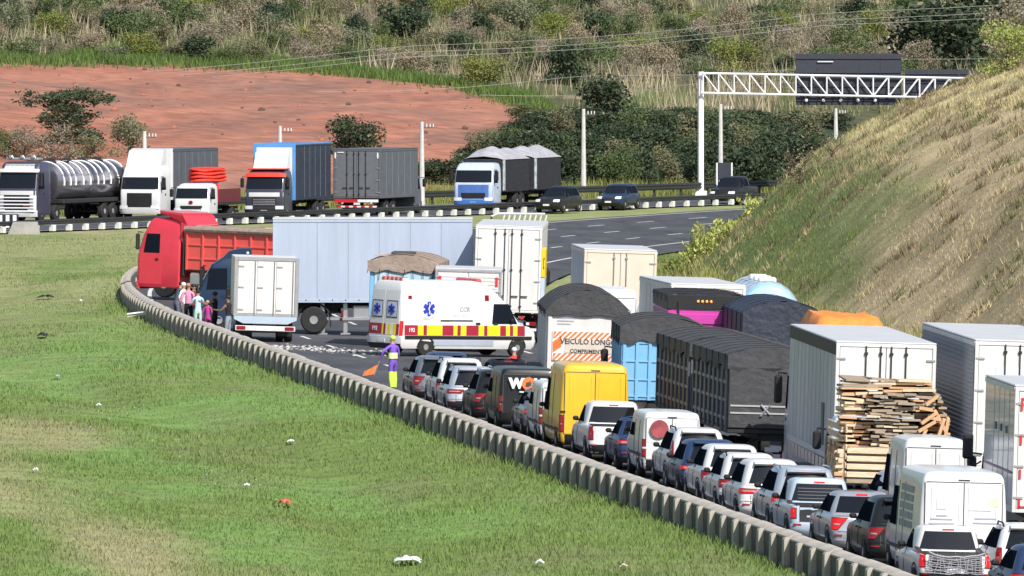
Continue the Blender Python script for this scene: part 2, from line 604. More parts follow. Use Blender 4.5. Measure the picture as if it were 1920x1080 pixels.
def ground_colour(x, y):
    """what grows or lies where: mown green, straw, bare red soil, scrub"""
    n1, n2, n3 = fbm(x, y * 0.25, 5.0, 31), fbm(x, y * 0.35, 2.2, 41), fbm(x, y * 0.5, 14.0, 51)
    green = np.array([0.165, 0.235, 0.070])
    lush = np.array([0.170, 0.275, 0.080])
    straw = np.array([0.345, 0.315, 0.180])
    olive = np.array([0.200, 0.215, 0.105])
    tan = np.array([0.440, 0.350, 0.225])
    yellow = np.array([0.520, 0.455, 0.250])
    shrub = np.array([0.090, 0.095, 0.052])
    soil = np.array([0.365, 0.150, 0.100])
    soil2 = np.array([0.275, 0.150, 0.115])
    o = offs(x, y)
    q = farq(x, y)
    d = -o
    c = np.broadcast_to(green, x.shape + (3,)).copy()
    c = lerp_cols(np.clip((n1 - .45) * 5, 0, 1), c, np.broadcast_to(lush, c.shape))
    c = lerp_cols(np.clip((n2 - .5) * 2.5, 0, .5), c, np.broadcast_to(olive, c.shape))
    dg = fbm(x * 1.0 + y * .12, y * .09 - x * .4, 4.0, 67, 3)
    dry = np.clip((d - 7) / 7, 0, .85) * np.clip((dg * .7 + n3 * .3 - .42) * 4, 0, 1)
    dry = np.maximum(dry, np.clip((y - 440) / 90, 0, 1) * np.clip((n1 - .30) * 4, 0, .5))
    c = lerp_cols(dry, c, np.broadcast_to(straw, c.shape))
    # cutting on the right: straw above, green streaks lower down
    hillm = np.clip((o - 20) / 2, 0, 1)
    n4 = fbm(x, y * .22, 1.5, 57, 3)
    nh, nh2 = fbm(x, y * .16, 4.5, 58, 4), fbm(x, y * .13, 9.0, 59, 3)
    up = np.clip((o - 30 + (nh - .5) * 22) / 7, .2, 1)
    hc = lerp_cols(up, np.broadcast_to(tan, c.shape), np.broadcast_to(yellow, c.shape))
    hc = lerp_cols(np.clip((n4 - .56) * 6, 0, .55), hc, np.broadcast_to(np.array([.23, .19, .11]), c.shape))
    g2 = np.clip((nh2 * .4 + nh * .6 - .44 + .20 * np.clip((y - 470) / 60, -.5, 1)) * 7, 0, 1) * np.clip((34.5 - o + (n4 - .5) * 6) / 5, 0, 1)
    hc = lerp_cols(g2 * .9, hc, np.broadcast_to(green * .85, c.shape))
    hc = lerp_cols(np.clip((26.5 - o + (nh - .5) * 8) / 3, 0, .8), hc, np.broadcast_to(np.array([.24, .25, .095]), c.shape))
    c = lerp_cols(hillm, c, hc)
    # far slope: ploughed red soil on the left, scrub elsewhere
    farm = np.clip(q / 3, 0, 1) * (o < 0)
    fc = lerp_cols(np.clip((n3 - .35) * 3, 0, 1), np.broadcast_to(soil, c.shape), np.broadcast_to(soil2, c.shape))
    band = fbm(x * .25 + q * .9, q * 1.6 - x * .3, 5.0, 63, 4)
    fc = lerp_cols(np.clip((band - .50) * 6, 0, .75), fc, np.broadcast_to(np.array([.40, .185, .125]), c.shape))
    fc = lerp_cols(np.clip((.42 - band) * 6, 0, .7), fc, np.broadcast_to(np.array([.225, .125, .10]), c.shape))
    # upper and right edge of the field as it lies on the slope
    lim = np.interp(x, [-45, -26, -14, -5, 2, 6], [100, 93, 82, 70, 56, 30]) + (n1 - .5) * 8
    scrub = np.clip((q - lim) / 3, 0, 1)
    scrub = np.maximum(scrub, np.clip((x - 1.5 - (q - 30) * .06 + (n1 - .5) * 5) / 2, 0, 1))
    scrub = np.maximum(scrub, np.clip((9 - q + (n2 - .5) * 6) / 3, 0, 1))
    gs = lerp_cols(np.clip((n1 - .55) * 5, 0, 1), np.broadcast_to(shrub, c.shape), np.broadcast_to(green * .8, c.shape))
    gs = lerp_cols(np.clip((n2 - .60) * 5, 0, .8), gs, np.broadcast_to(tan * .8, c.shape))
    fc = lerp_cols(scrub, fc, gs)
    belt = np.clip((x + 3.5) / 3, 0, 1) * np.clip((44 - q + (n1 - .5) * 8) / 4, 0, 1) * np.clip((q - 9) / 3, 0, 1)
    fc = lerp_cols(belt, fc, np.broadcast_to(np.array([.045, .062, .032]), c.shape))
    high = np.clip((q - 175 + (n1 - .5) * 20) / 6, 0, 1) * np.clip((x - 8) / 10, 0, 1)
    fc = lerp_cols(high, fc, np.broadcast_to(soil2 * .95, c.shape))
    c = lerp_cols(farm, c, fc)
    return np.clip(c, 0.01, 1)


def set_cols(me, cols):
    a = me.color_attributes.new('Col', 'FLOAT_COLOR', 'POINT')
    buf = np.ones((len(me.vertices), 4), np.float32)
    buf[:, :3] = cols
    a.data.foreach_set('color', buf.ravel())


def np_mesh(name, verts, faces, mats, cols=None, parent=None):
    me = bpy.data.meshes.new(name)
    verts = np.asarray(verts, np.float32)
    faces = np.asarray(faces, np.int32)
    k = faces.shape[1]
    me.vertices.add(len(verts))
    me.vertices.foreach_set('co', verts.ravel())
    me.loops.add(faces.size)
    me.loops.foreach_set('vertex_index', faces.ravel())
    me.polygons.add(len(faces))
    me.polygons.foreach_set('loop_start', np.arange(0, faces.size, k, dtype=np.int32))
    me.update(calc_edges=True)
    for m in (mats if isinstance(mats, (list, tuple)) else [mats]):
        me.materials.append(m)
    if cols is not None:
        set_cols(me, cols)
    o = bpy.data.objects.new(name, me)
    return link(o, parent)


gxs = np.concatenate([np.linspace(-900, -90, 14), np.linspace(-84, -34, 12), np.arange(-32, 46, 0.7), np.linspace(48, 110, 18), np.linspace(130, 900, 14)])
gys = np.concatenate([np.linspace(-60, 230, 9), np.arange(240, 860, 1.8), np.arange(862, 1250, 4.0), np.linspace(1270, 2600, 20)])
GX, GY = np.meshgrid(gxs, gys)
GZ = ground_z(GX, GY)
nx_, ny_ = len(gxs), len(gys)
ii = np.arange((ny_ - 1) * (nx_ - 1))
jj, kk = ii // (nx_ - 1), ii % (nx_ - 1)
b0 = jj * nx_ + kk
GF = np.stack([b0, b0 + 1, b0 + nx_ + 1, b0 + nx_], 1)
ground = np_mesh('ground', np.stack([GX, GY, GZ], -1).reshape(-1, 3), GF, GROUND, ground_colour(GX, GY).reshape(-1, 3))
ground.data.polygons.foreach_set('use_smooth', [True] * len(ground.data.polygons))
tag(ground, 'grass verge, cutting and red farm slope around the motorway', kind='structure')

# carriageways
npath = near_path(145, 850, 3.0)
mb = MB()
for k in range(6):
    o0, o1 = 0.15 + k * (ROADW - .15) / 6, 0.15 + (k + 1) * (ROADW - .15) / 6
    strip(npath, o0, o1, -BANK * o0, -BANK * o1, mb)
road = mb.build('road', ASPH, None, smooth=0, recalc=False)
tag(road, 'northbound asphalt carriageway curving right behind the crash', kind='structure')
for nm, oo in (('edge_line', 0.85), ('edge_line', 15.6)):
    mb = MB()
    strip(npath, oo - .09, oo + .09, -BANK * (oo - .09) + .004, -BANK * (oo + .09) + .004, mb)
    tag(mb.build(nm, MARK, road, smooth=0, recalc=False), kind='structure')
for oo in (4.45, 8.15, 11.85):
    for y in np.arange(250, 800, 12.0):
        mb = MB()
        strip(near_path(y, y + 4.0, 2.0), oo - .08, oo + .08, -BANK * (oo - .08) + .004, -BANK * (oo + .08) + .004, mb)
        tag(mb.build('lane_dash', MARK, road, smooth=0, recalc=False), kind='structure')

fpath = far_path(570, 830, 3.0)
mb = MB()
strip(fpath, -16.5, -0.2, 0.02, 0.02, mb)
froad = mb.build('far_road', ASPH, None, smooth=0, recalc=False)
tag(froad, 'southbound asphalt carriageway beyond the grass median', kind='structure')
for oo in (-0.9, -15.6):
    mb = MB()
    strip(fpath, oo - .09, oo + .09, .024, .024, mb)
    tag(mb.build('edge_line', MARK, froad, smooth=0, recalc=False), kind='structure')
for oo in (-4.6, -8.2, -11.8):
    for y in np.arange(640, 800, 11.0):
        mb = MB()
        strip(far_path(y, y + 3.6, 1.8), oo - .08, oo + .08, .024, .024, mb)
        tag(mb.build('lane_dash', MARK, froad, smooth=0, recalc=False), kind='structure')

# ------------------------------------------------------------------ median barriers
def barrier(pathfn, y0, y1, side, label, post_mat, wall_mat, hgt, postw, name='concrete_barrier', rail=None):
    """wall panels with a buttress post at every joint; side=-1: posts on the left face"""
    x0, _, _, _, _ = pathfn(y0, y0, 1.0)[0]
    root = empty(name, (x0, y0, 0))
    tag(root, label, 'barrier')
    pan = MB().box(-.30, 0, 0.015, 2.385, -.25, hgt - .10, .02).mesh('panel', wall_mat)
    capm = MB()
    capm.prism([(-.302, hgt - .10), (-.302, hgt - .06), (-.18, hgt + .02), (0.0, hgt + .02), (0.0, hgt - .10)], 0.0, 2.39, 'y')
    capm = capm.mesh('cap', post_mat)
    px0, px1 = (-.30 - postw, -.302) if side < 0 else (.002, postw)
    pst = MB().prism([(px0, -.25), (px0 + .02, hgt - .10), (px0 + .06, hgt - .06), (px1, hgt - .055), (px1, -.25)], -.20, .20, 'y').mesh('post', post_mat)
    y = y0
    rnd = random.Random(3)
    while y < y1:
        x, yy, nx, ny, _ = pathfn(y, y, 1.0)[0]
        rz = math.atan2(ny, nx)
        lo = (x - x0, yy - y0, 0)
        sz = 1 + rnd.uniform(-.025, .025)
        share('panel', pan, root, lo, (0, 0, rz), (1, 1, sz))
        share('cap', capm, root, lo, (0, 0, rz), (1, 1, sz))
        share('post', pst, root, lo, (0, 0, rz), (1, 1, sz))
        y += 2.4 * nx
    return root


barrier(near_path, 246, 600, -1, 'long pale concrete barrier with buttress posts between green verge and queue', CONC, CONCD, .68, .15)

# far median: whitewashed posts under a dark rail
root = empty('guard_rail', (float(far_pt(650)), 650, 0))
tag(root, 'dark rail on short white posts along the far median', 'guard rail')
fx0, fy0 = float(far_pt(650)), 650
pm = MB().box(-.17, .17, -.14, .14, .0, .36, .03).mesh('post', CONCW)
for p in far_path(604, 800, 1.85):
    share('post', pm, root, (p[0] - fx0, p[1] - fy0, 0), (0, 0, math.atan2(p[3], p[2])))
mb = MB()
pp = [Vector((p[0] + .0 - fx0, p[1] - fy0, 0)) for p in far_path(604, 800, 3)]
for z in (.48, .58):
    mb.tube([q + Vector((0, 0, z)) for q in pp], .09, 5)
mb.build('rail', GALV, root)

# guard rail at the back of the far carriageway
root = empty('guard_rail', (float(FG0[0]), float(FG0[1]), 0))
tag(root, 'dark steel guard rail behind the far trucks under the bushes', 'guard rail')
mb = MB()
gp = [Vector((FGT[0] * t - .0, FGT[1] * t, 0)) for t in np.arange(-70, 110, 4.0)]
for z in (.50, .70):
    mb.tube([q + Vector((0, 0, z)) for q in gp], .13, 6)
mb.build('rail', GALV, root)
pm = MB().box(-.09, .09, -.09, .09, -.3, .8).mesh('post', GALV)
for q in gp:
    share('post', pm, root, (q.x, q.y + .15, 0))

# ------------------------------------------------------------------ wheels
_wheels = {}


def wheel(root, x, y, r, w, rim=STEEL, n=18, dual=False):
    key = (round(r, 2), round(w, 2), rim.name)
    if key not in _wheels:
        h = w / 2
        t = MB().lathe_x([(-h, r * .62), (-h, r * .90), (-h * .7, r), (h * .7, r), (h, r * .90), (h, r * .62)], 0, 0, 0, n).mesh('tyre', RUBBER, 40)
        k = MB().lathe_x([(-h * 1.02, r * .18), (-h * 1.04, r * .30), (-h * .55, r * .42), (-h * .60, r * .56), (-h * .96, r * .63), (h * .96, r * .63), (h * .60, r * .56), (h * .55, r * .42), (h * 1.04, r * .30), (h * 1.02, r * .18)], 0, 0, 0, n)
        for a in range(8):
            th = a * math.pi / 4
            for s in (-1, 1):
                k.box(s * h * .62 - .02, s * h * .62 + .02, r * .36 * math.cos(th) - .03, r * .36 * math.cos(th) + .03, r * .36 * math.sin(th) - .03, r * .36 * math.sin(th) + .03)
        _wheels[key] = (t, k.mesh('rim', rim, 40))
    t, k = _wheels[key]
    o = share('wheel', t, root, (x, y, r))
    share('rim', k, o)
    return o


# ------------------------------------------------------------------ bodies lofted from plan outlines
class Hull:
    def __init__(self, slices, sb=.05, r=.18, rf=.28, c=.07, cf=.14):
        # slice: (z, y_rear, y_front, half width)
        self.s = slices
        self.sb, self.r, self.rf, self.c, self.cf = sb, r, rf, c, cf

    def at(self, z):
        s = self.s
        if z <= s[0][0]:
            return s[0]
        for a, b in zip(s, s[1:]):
            if a[0] <= z <= b[0]:
                t = (z - a[0]) / max(1e-6, b[0] - a[0])
                return tuple(a[i] + (b[i] - a[i]) * t for i in range(4))
        return s[-1]

    def half(self, sl):
        z, y0, y1, w = sl
        r, rf = min(self.r, w * .4), min(self.rf, w * .45)
        we = w - self.sb
        L = we - r
        P = [(L * i / 4, y0 + self.c * (L * i / 4 / we) ** 2) for i in range(5)]
        yc = y0 + self.c * (L / we) ** 2 + r
        P += [(L + r * math.sin(R(a)), yc - r * math.cos(R(a))) for a in (22, 45, 67, 90)]
        Lf = we - rf
        ycf = y1 - self.cf * (Lf / we) ** 2 - rf
        ym, hh = (yc + ycf) / 2, max(.1, (ycf - yc) / 2)
        P += [(w - self.sb * (((yc + (ycf - yc) * i / 6) - ym) / hh) ** 2, yc + (ycf - yc) * i / 6) for i in range(1, 6)]
        P += [(Lf + rf * math.cos(R(a)), ycf + rf * math.sin(R(a))) for a in (0, 22, 45, 67, 90)]
        P += [(Lf * i / 4, y1 - self.cf * (Lf * i / 4 / we) ** 2) for i in (3, 2, 1, 0)]
        return P

    def rear(self, z, a):
        _, y0, y1, w = self.at(z)
        r = min(self.r, w * .4)
        we = w - self.sb
        L = we - r
        s, a = (1 if a >= 0 else -1), abs(a)
        yc = y0 + self.c * (L / we) ** 2 + r
        if a <= L:
            return (s * a, y0 + self.c * (a / we) ** 2, z)
        if a <= L + r * math.pi / 2:
            th = (a - L) / r
            return (s * (L + r * math.sin(th)), yc - r * math.cos(th), z)
        y = yc + a - L - r * math.pi / 2
        return (s * self.side(z, y, 1)[0], y, z)

    def front(self, z, a):
        _, y0, y1, w = self.at(z)
        r = min(self.rf, w * .45)
        we = w - self.sb
        L = we - r
        s, a = (1 if a >= 0 else -1), abs(a)
        yc = y1 - self.cf * (L / we) ** 2 - r
        if a <= L:
            return (s * a, y1 - self.cf * (a / we) ** 2, z)
        th = min((a - L) / r, math.pi / 2)
        return (s * (L + r * math.sin(th)), yc + r * math.cos(th), z)

    def side(self, z, y, sgn):
        _, y0, y1, w = self.at(z)
        r, rf = min(self.r, w * .4), min(self.rf, w * .45)
        yc, ycf = y0 + self.c + r, y1 - self.cf - rf
        ym, hh = (yc + ycf) / 2, max(.1, (ycf - yc) / 2)
        t = max(-1.1, min(1.1, (y - ym) / hh))
        return (sgn * (w - self.sb * t * t), y, z)

    def body(self, name, m, root):
        mb = MB()
        rows = []
        for sl in self.s:
            h = self.half(sl)
            full = h + [(-x, y) for (x, y) in h[-2:0:-1]]
            rows.append([(x, y, sl[0]) for x, y in full])
        n = len(rows[0])
        v = [p for r_ in rows for p in r_]
        f = []
        for i in range(len(rows) - 1):
            for k in range(n):
                f.append((i * n + k, i * n + (k + 1) % n, (i + 1) * n + (k + 1) % n, (i + 1) * n + k))
        f.append(tuple(range(n)))
        f.append(tuple((len(rows) - 1) * n + k for k in range(n)))
        mb.add(v, f)
        return mb.build(name, m, root, 32)

    def rp(self, name, m, root, z0, z1, a0, a1, b0=None, b1=None, off=.012, nu=6, nv=4, skirt=.03):
        """panel on the rear face: lower edge a0..a1 at z0, upper edge b0..b1 at z1"""
        b0 = a0 if b0 is None else b0
        b1 = a1 if b1 is None else b1
        fn = lambda u, v: self.rear(z0 + (z1 - z0) * v, (a0 + (b0 - a0) * v) + ((a1 + (b1 - b0 - a1 + a0) * v) - a0) * u if False else (a0 + (a1 - a0) * u) * (1 - v) + (b0 + (b1 - b0) * u) * v)
        return MB().grid(fn, nu, nv, off, skirt).build(name, m, root, 40)

    def fp(self, name, m, root, z0, z1, a0, a1, b0=None, b1=None, off=.012, nu=6, nv=4, skirt=.03):
        b0 = a0 if b0 is None else b0
        b1 = a1 if b1 is None else b1
        fn = lambda u, v: self.front(z0 + (z1 - z0) * v, -((a0 + (a1 - a0) * u) * (1 - v) + (b0 + (b1 - b0) * u) * v))
        return MB().grid(fn, nu, nv, off, skirt).build(name, m, root, 40)

    def sp(self, name, m, root, sgn, z0, z1, y0, y1, t0=None, t1=None, off=.012, nu=5, nv=3, skirt=.03):
        t0 = y0 if t0 is None else t0
        t1 = y1 if t1 is None else t1
        def fn(u, v):
            u2 = u if sgn > 0 else 1 - u
            return self.side(z0 + (z1 - z0) * v, (y0 + (y1 - y0) * u2) * (1 - v) + (t0 + (t1 - t0) * u2) * v, sgn)
        return MB().grid(fn, nu, nv, off, skirt).build(name, m, root, 40)

    def arch(self, root, y, r, m=None):
        for sgn in (-1, 1):
            mb = MB()
            def fn(u, v):
                th = math.pi * u * 1.16 - .25
                rr = r * v
                return self.side(max(self.s[0][0] + .01, .33 + rr * math.sin(th)), y + (rr * math.cos(th)) * (1 if sgn < 0 else -1), sgn)
            mb.grid(fn, 12, 1, .008, .02)
            mb.build('wheel_arch', m or BLACK, root, 40)


TILT = Matrix.Rotation(math.atan(BANK), 4, 'Y')


def place(root, x, y, h, z=None, tilt=True, extra=None):
    zz = road_z(x, y) if z is None else z
    Mx = Matrix.Translation((x, y, zz)) @ (TILT if tilt else Matrix.Identity(4)) @ Matrix.Rotation(-h, 4, 'Z')
    if extra is not None:
        Mx = Mx @ extra
    root.matrix_world = Mx
    return root


def thing(name, label, cat, group=None):
    r = empty(name)
    return tag(r, label, cat, group)


def mirrors(root, hull, y, z, m, r=.10):
    for s in (-1, 1):
        x, _, _ = hull.side(z, y, s)
        mb = MB()
        mb.box(min(x + s * .02, x + s * .19), max(x + s * .02, x + s * .19), y - .05, y + .06, z - .01, z + .12, .04)
        mb.tube([(x - s * .02, y, z), (x + s * .1, y, z + .03)], .03, 5)
        mb.build('mirror', m, root)


# ------------------------------------------------------------------ cars seen from behind
def car(label, u, D, kind, paint_m, W=1.76, L=4.2, H=1.6, lit=False, rails=False, win=None, lamp='mid', plate='bumper', cover=None,
        name=None, cat=None, h=None, group='vehicles queueing in the left lane', x=None, roof=None, front=False, spare=False, third=True,
        bumper=BLACK, chromebar=False, trim=None, mirror=None):
    cat = cat or {'hatch': 'car', 'suv': 'car', 'sedan': 'car', 'pickup': 'pickup', 'van': 'van'}[kind]
    root = thing(name or {'hatch': 'hatchback', 'suv': 'suv_car', 'sedan': 'sedan', 'pickup': 'pickup_truck', 'van': 'panel_van'}[kind], label, cat, group)
    w = W / 2
    zb = {'hatch': .60, 'suv': .59, 'sedan': .62, 'pickup': .60, 'van': .50}[kind] * H
    if kind == 'van':
        ft = H
        S = [(.24, .12, L - .22, w * .84), (.32, .03, L - .06, w * .94), (.48, 0, L, w * .985), (.70, .0, L - .02, w), (.95, .03, L - .10, w), (1.10, .035, L - .32, w * .995)]
        z1 = 1.18
        S += [(z1, .04, L - .62, w * .99)]
        for t, dw, dy0 in ((.35, .975, .05), (.7, .945, .07), (.88, .915, .10), (.95, .87, .13), (.985, .79, .20), (1.0, .62, .34)):
            z = z1 + (H - z1) * t
            S.append((z, dy0, L - .62 - (min(1.15, (H - z1) * .8)) * t - (.25 if t > .97 else 0), w * dw))
        hull = Hull(S, sb=.02, r=.13, rf=.25, c=.03)
    else:
        rr = {'hatch': .46, 'suv': .30, 'sedan': .70, 'pickup': .10}[kind]
        yb = {'hatch': .10, 'suv': .08, 'sedan': .62, 'pickup': 1.55 if L > 4.6 else 1.25}[kind]
        S = [(.20, .16, L - .22, w * .82), (.28, .05, L - .07, w * .93), (.42, .0, L, w * .985), (.60, .02, L - .0, w), (.74, .06, L - .05, w),
             (zb - .10, .06, L - .26, w * .985), (zb - .03, .07, L - .85, w * .965), (zb, .09, L - 1.02, w * .945), (zb + .03, yb, L - 1.15, w * .925)]
        tw = .0 if kind == 'pickup' else 1.0
        for t, dw, dy, df in ((.3, .885 - .015 * tw, .28, .32), (.6, .835 - .03 * tw, .58, .62), (.82, .79 - .04 * tw, .82, .86), (.92, .74 - .05 * tw, .95, 1.02), (.98, .64 - .06 * tw, 1.15, 1.25), (1.0, .46 - .05 * tw, 1.6, 1.7)):
            S.append((zb + .03 + (H - zb - .03) * t, yb + rr * dy, L - 1.15 - .95 * df, w * dw))
        hull = Hull(S, r=.25 if kind in ('suv', 'hatch') else .20, c=.12 if kind != 'pickup' else .05)
    hull.body('body', paint_m, root)
    wv = lambda z: hull.at(z)[3]
    gz0, gz1 = zb + .07, zb + (H - zb) * .77
    if kind == 'van':
        gz0, gz1 = H * .56, H * .86
    # glass
    if kind != 'van' or win:
        mg = .20 if kind in ('suv', 'hatch') else .14
        hull.rp('rear_window', GLASS, root, gz0, gz1, -(wv(gz0) - mg), wv(gz0) - mg, -(wv(gz1) - mg - .02), wv(gz1) - mg - .02)
    fy0 = L - 1.15 - .30
    if kind == 'van':
        for s in (-1, 1):
            hull.sp('door_window', GLASSS, root, s, 1.12, H * .80, L - 2.15, L - 1.05, L - 2.15, L - 1.45)
        hull.fp('windscreen', GLASS, root, 1.22, min(H - .2, 2.0), -(w - .16), w - .16, -(w - .24), w - .24)
    else:
        yr = hull.at(gz0)[1]
        for s in (-1, 1):
            mid = (yr + .5 + L - 1.6) / 2
            hull.sp('rear_door_window', GLASSS, root, s, gz0, gz1, yr + .38, mid - .04, yr + .62, mid - .04)
            hull.sp('front_door_window', GLASSS, root, s, gz0, gz1, mid + .04, L - 1.52, mid + .04, L - 1.95)
        hull.fp('windscreen', GLASS, root, zb + .06, gz1 + .03, -(w - .2), w - .2, -(w - .28), w - .28)
    # lamps
    lm = LAMPON if lit else LAMP
    we = w - hull.sb
    # lamp: lower edge height, upper edge height, inner/outer reach below, inner/outer reach above
    zr = {'mid': (zb - .21, zb - .03, .70, 1.06, .58, 1.12), 'diamond': (zb - .30, zb - .04, .84, 1.02, .56, 1.10), 'tall': (zb - .12, zb + .30, .84, 1.08, .90, 1.10),
          'wide': (zb - .17, zb - .07, .50, 1.12, .40, 1.12), 'vert': (.64, 1.0, .85, 1.04, .85, 1.04), 'van': (.62, 1.08, .89, 1.03, .89, 1.03), 'round': (zb - .26, zb - .06, .72, .98, .72, 1.0)}[lamp]
    for s in (-1, 1):
        a0, a1 = sorted((s * zr[2] * we, s * zr[3] * we))
        c0, c1 = sorted((s * zr[4] * we, s * zr[5] * we))
        bz = hull.rp('lamp_bezel', BLACK, root, zr[0] - .015, zr[1] + .015, a0 - .015, a1 + .015, c0 - .015, c1 + .015, off=.012, nu=6, nv=3)
        ob = hull.rp('tail_lamp', lm, root, zr[0], zr[1], a0, a1, c0, c1, off=.020, nu=6, nv=3)
        zi = zr[0] + (zr[1] - zr[0]) * .45
        e0, e1 = sorted((s * (zr[2] * .5 + zr[4] * .5 + .07) * we, s * (min(zr[3], .96) - .03) * we))
        hull.rp('reversing_lens', REVL, ob, zi - .012, zi + .022, e0, e1, off=.028, nu=3, nv=1)
        if kind != 'van':
            r0, r1 = sorted((s * .70 * we, s * .92 * we))
            hull.rp('bumper_reflector', LAMP, root, .47, .505, r0, r1, off=.034, nu=3, nv=1)
    if lamp == 'wide':
        hull.rp('lamp_garnish', BLACK, root, zr[0] + .01, zr[1] - .01, -.42 * we, .42 * we, off=.012, nu=5, nv=1)
    if kind in ('suv', 'hatch', 'sedan'):
        hull.rp('diffuser', STEEL if kind == 'suv' else DARK, root, .26, .35, -.42 * we, .42 * we, off=.034, nu=5, nv=1)
        zk = zb - .30
        hull.rp('plate_recess', BLACK if plate != 'bumper' else paint_m, root, zk, zk + .2, -.32, .32, off=.008, nu=3, nv=1)
        hull.rp('bumper_crease', paint_m, root, .575, .60, -we, we, off=.018, nu=10, nv=1)
    if third:
        zt = gz1 + (H - gz1) * .30 if kind != 'van' else H * .925
        hull.rp('third_brake_lamp', BLACK if kind == 'van' else (lm if lit else MAROON), root, zt - .014, zt + .016, -.13, .13, off=.014, nu=2, nv=1)
    # bumper, plate, handle bar
    hull.rp('rear_bumper', bumper, root, .23, {'suv': .50, 'van': .54, 'hatch': .42, 'sedan': .38, 'pickup': .50}[kind], -(we * 1.02), we * 1.02, off=.025, nu=10, nv=3)
    zp = .50 if plate == 'bumper' else zb - .24
    if kind == 'van':
        zp = .60
    pl = hull.rp('number_plate', PLATE, root, zp, zp + .13, -.20, .20, off=.032, nu=2, nv=1)
    hull.rp('plate_band', PLATEB, pl, zp + .103, zp + .129, -.198, .198, off=.036, nu=2, nv=1)
    if chromebar:
        hull.rp('chrome_strip', CHROME, root, zb - .10, zb - .05, -.42, .42, off=.02, nu=4, nv=1)
    else:
        hull.rp('emblem', CHROME, root, zb - .09, zb - .02, -.05, .05, off=.018, nu=1, nv=1)
    if kind in ('hatch', 'suv'):
        zs = gz1 + .03
        ys_ = hull.at(zs)[1]
        MB().prism([(ys_ - .10, zs + .02), (ys_ - .10, zs + .05), (ys_ + .25, H - .03), (ys_ + .25, zs + .02)], -(wv(zs) - .20), wv(zs) - .20, 'x').build('roof_spoiler', paint_m, root, 20)
        hull.rp('tailgate', paint_m, root, .52, zb - .22, -.58 * we, .58 * we, off=.006, nu=4, nv=2, skirt=.02)
        for s in (-1, 1):
            a0, a1 = sorted((s * .66 * we, s * (.66 * we + .018)))
            hull.rp('tailgate_seam', SEAM, root, .505, zb - .22, a0, a1, off=.010, nu=1, nv=3, skirt=.01)
        hull.rp('tailgate_shadow_gap', BLACK, root, .505, .520, -.66 * we, .66 * we, off=.006, nu=4, nv=1)
        mb = MB()
        mb.tube([Vector(hull.rear(gz0 + .02, .05)) + Vector((0, -.03, 0)), Vector(hull.rear(gz0 + .16, -.28)) + Vector((0, -.035, 0))], .012, 4)
        mb.build('rear_wiper', BLACK, root)
    if kind == 'pickup':
        hull.rp('tailgate', paint_m, root, .50, zb - .04, -.74 * we, .74 * we, off=.012, nu=4, nv=3)
        bw = w * .80
        MB().box(-bw, bw, .14, (hull.at(zb + .03)[1]) - .08, zb - .02, zb + .035, .015).build('bed_cover', cover or BLACK, root)
    if kind == 'van':
        for s in (-1, 1):
            a0, a1 = sorted((s * .012, s * .86 * we))
            hull.rp('rear_door', paint_m, root, .56, H * .90, a0, a1, off=.010, nu=4, nv=5)
            zz = H * .45
            hull.rp('door_hinge', BLACK if W > 1.8 else paint_m, root, zz, zz + .05, *sorted((s * .84 * we, s * .98 * we)), off=.03, nu=2, nv=1)
        hull.rp('door_handle', BLACK, root, .98, 1.04, .02, .16, off=.022, nu=1, nv=1)
        hull.rp('door_seam', SEAM, root, .56, H * .90, -.012, .012, off=.016, nu=1, nv=6, skirt=.01)
        hull.rp('door_seam', SEAM, root, H * .90, H * .90 + .022, -.84 * we, .84 * we, off=.014, nu=8, nv=1, skirt=.01)
        for s in (-1, 1):
            a0, a1 = sorted((s * .86 * we, s * (.86 * we + .022)))
            hull.rp('door_seam', SEAM, root, .56, H * .90, a0, a1, off=.016, nu=1, nv=6, skirt=.01)
            if not win:
                for (xa, xb) in ((.10, .115), (.72, .735)):
                    b0, b1 = sorted((s * xa * we, s * xb * we))
                    hull.rp('pressed_panel_edge', mat('panel_edge', (.52, .53, .54), rough=.5) if paint_m is WHITE else paint_m, root, H * .56, H * .86, b0, b1, off=.020, nu=1, nv=4, skirt=.01)
            hull.sp('side_seam', SEAM, root, s, .55, H * .86, L - 2.30, L - 2.275, off=.010, nu=1, nv=5, skirt=.01)
            hull.sp('side_seam', SEAM, root, s, .55, H * .86, L - 3.3, L - 3.275, off=.010, nu=1, nv=5, skirt=.01)
            hull.sp('side_moulding', BLACK, root, s, .62, .70, .35, L - 1.3, off=.02, nu=6, nv=1)
    # sides
    if kind != 'van':
        for s in (-1, 1):
            mid = (hull.at(gz0)[1] + .5 + L - 1.6) / 2
            hull.sp('door_seam', SEAM, root, s, .34, gz0, mid - .012, mid + .012, off=.010, nu=1, nv=4, skirt=.01)
            hull.sp('door_seam', SEAM, root, s, .34, gz0, mid + 1.05, mid + 1.075, off=.010, nu=1, nv=4, skirt=.01)
            hull.sp('sill_moulding', BLACK, root, s, .24, .38, 1.15, L - 1.3, off=.02, nu=6, nv=1)
            for yy in (mid - .28, mid + .22):
                hull.sp('door_handle', BLACK if paint_m is not WHITE else STEEL, root, s, zb - .12, zb - .08, yy, yy + .16, off=.03, nu=1, nv=1)
    ty = .78 if kind != 'van' else .95
    wr = .33 if H > 1.55 else .31
    fy = L - .88
    for yy in (ty, fy):
        hull.arch(root, yy, wr + .07)
        for s in (-1, 1):
            wheel(root, s * (w - .115), yy, wr, .20, n=16)
    if rails:
        z = H - .035
        for s in (-1, 1):
            MB().tube([(s * w * .66, L - 2.4, z - .03), (s * w * .67, L - 2.5, z + .05), (s * w * .68, .75, z + .05), (s * w * .67, .62, z - .03)], .022, 5).build('roof_rail', CHROME if rails == 'chrome' else BLACK, root)
    mirrors(root, hull, L - 1.55 if kind != 'van' else L - 1.2, zb + .06 if kind != 'van' else 1.2, mirror or BLACK)
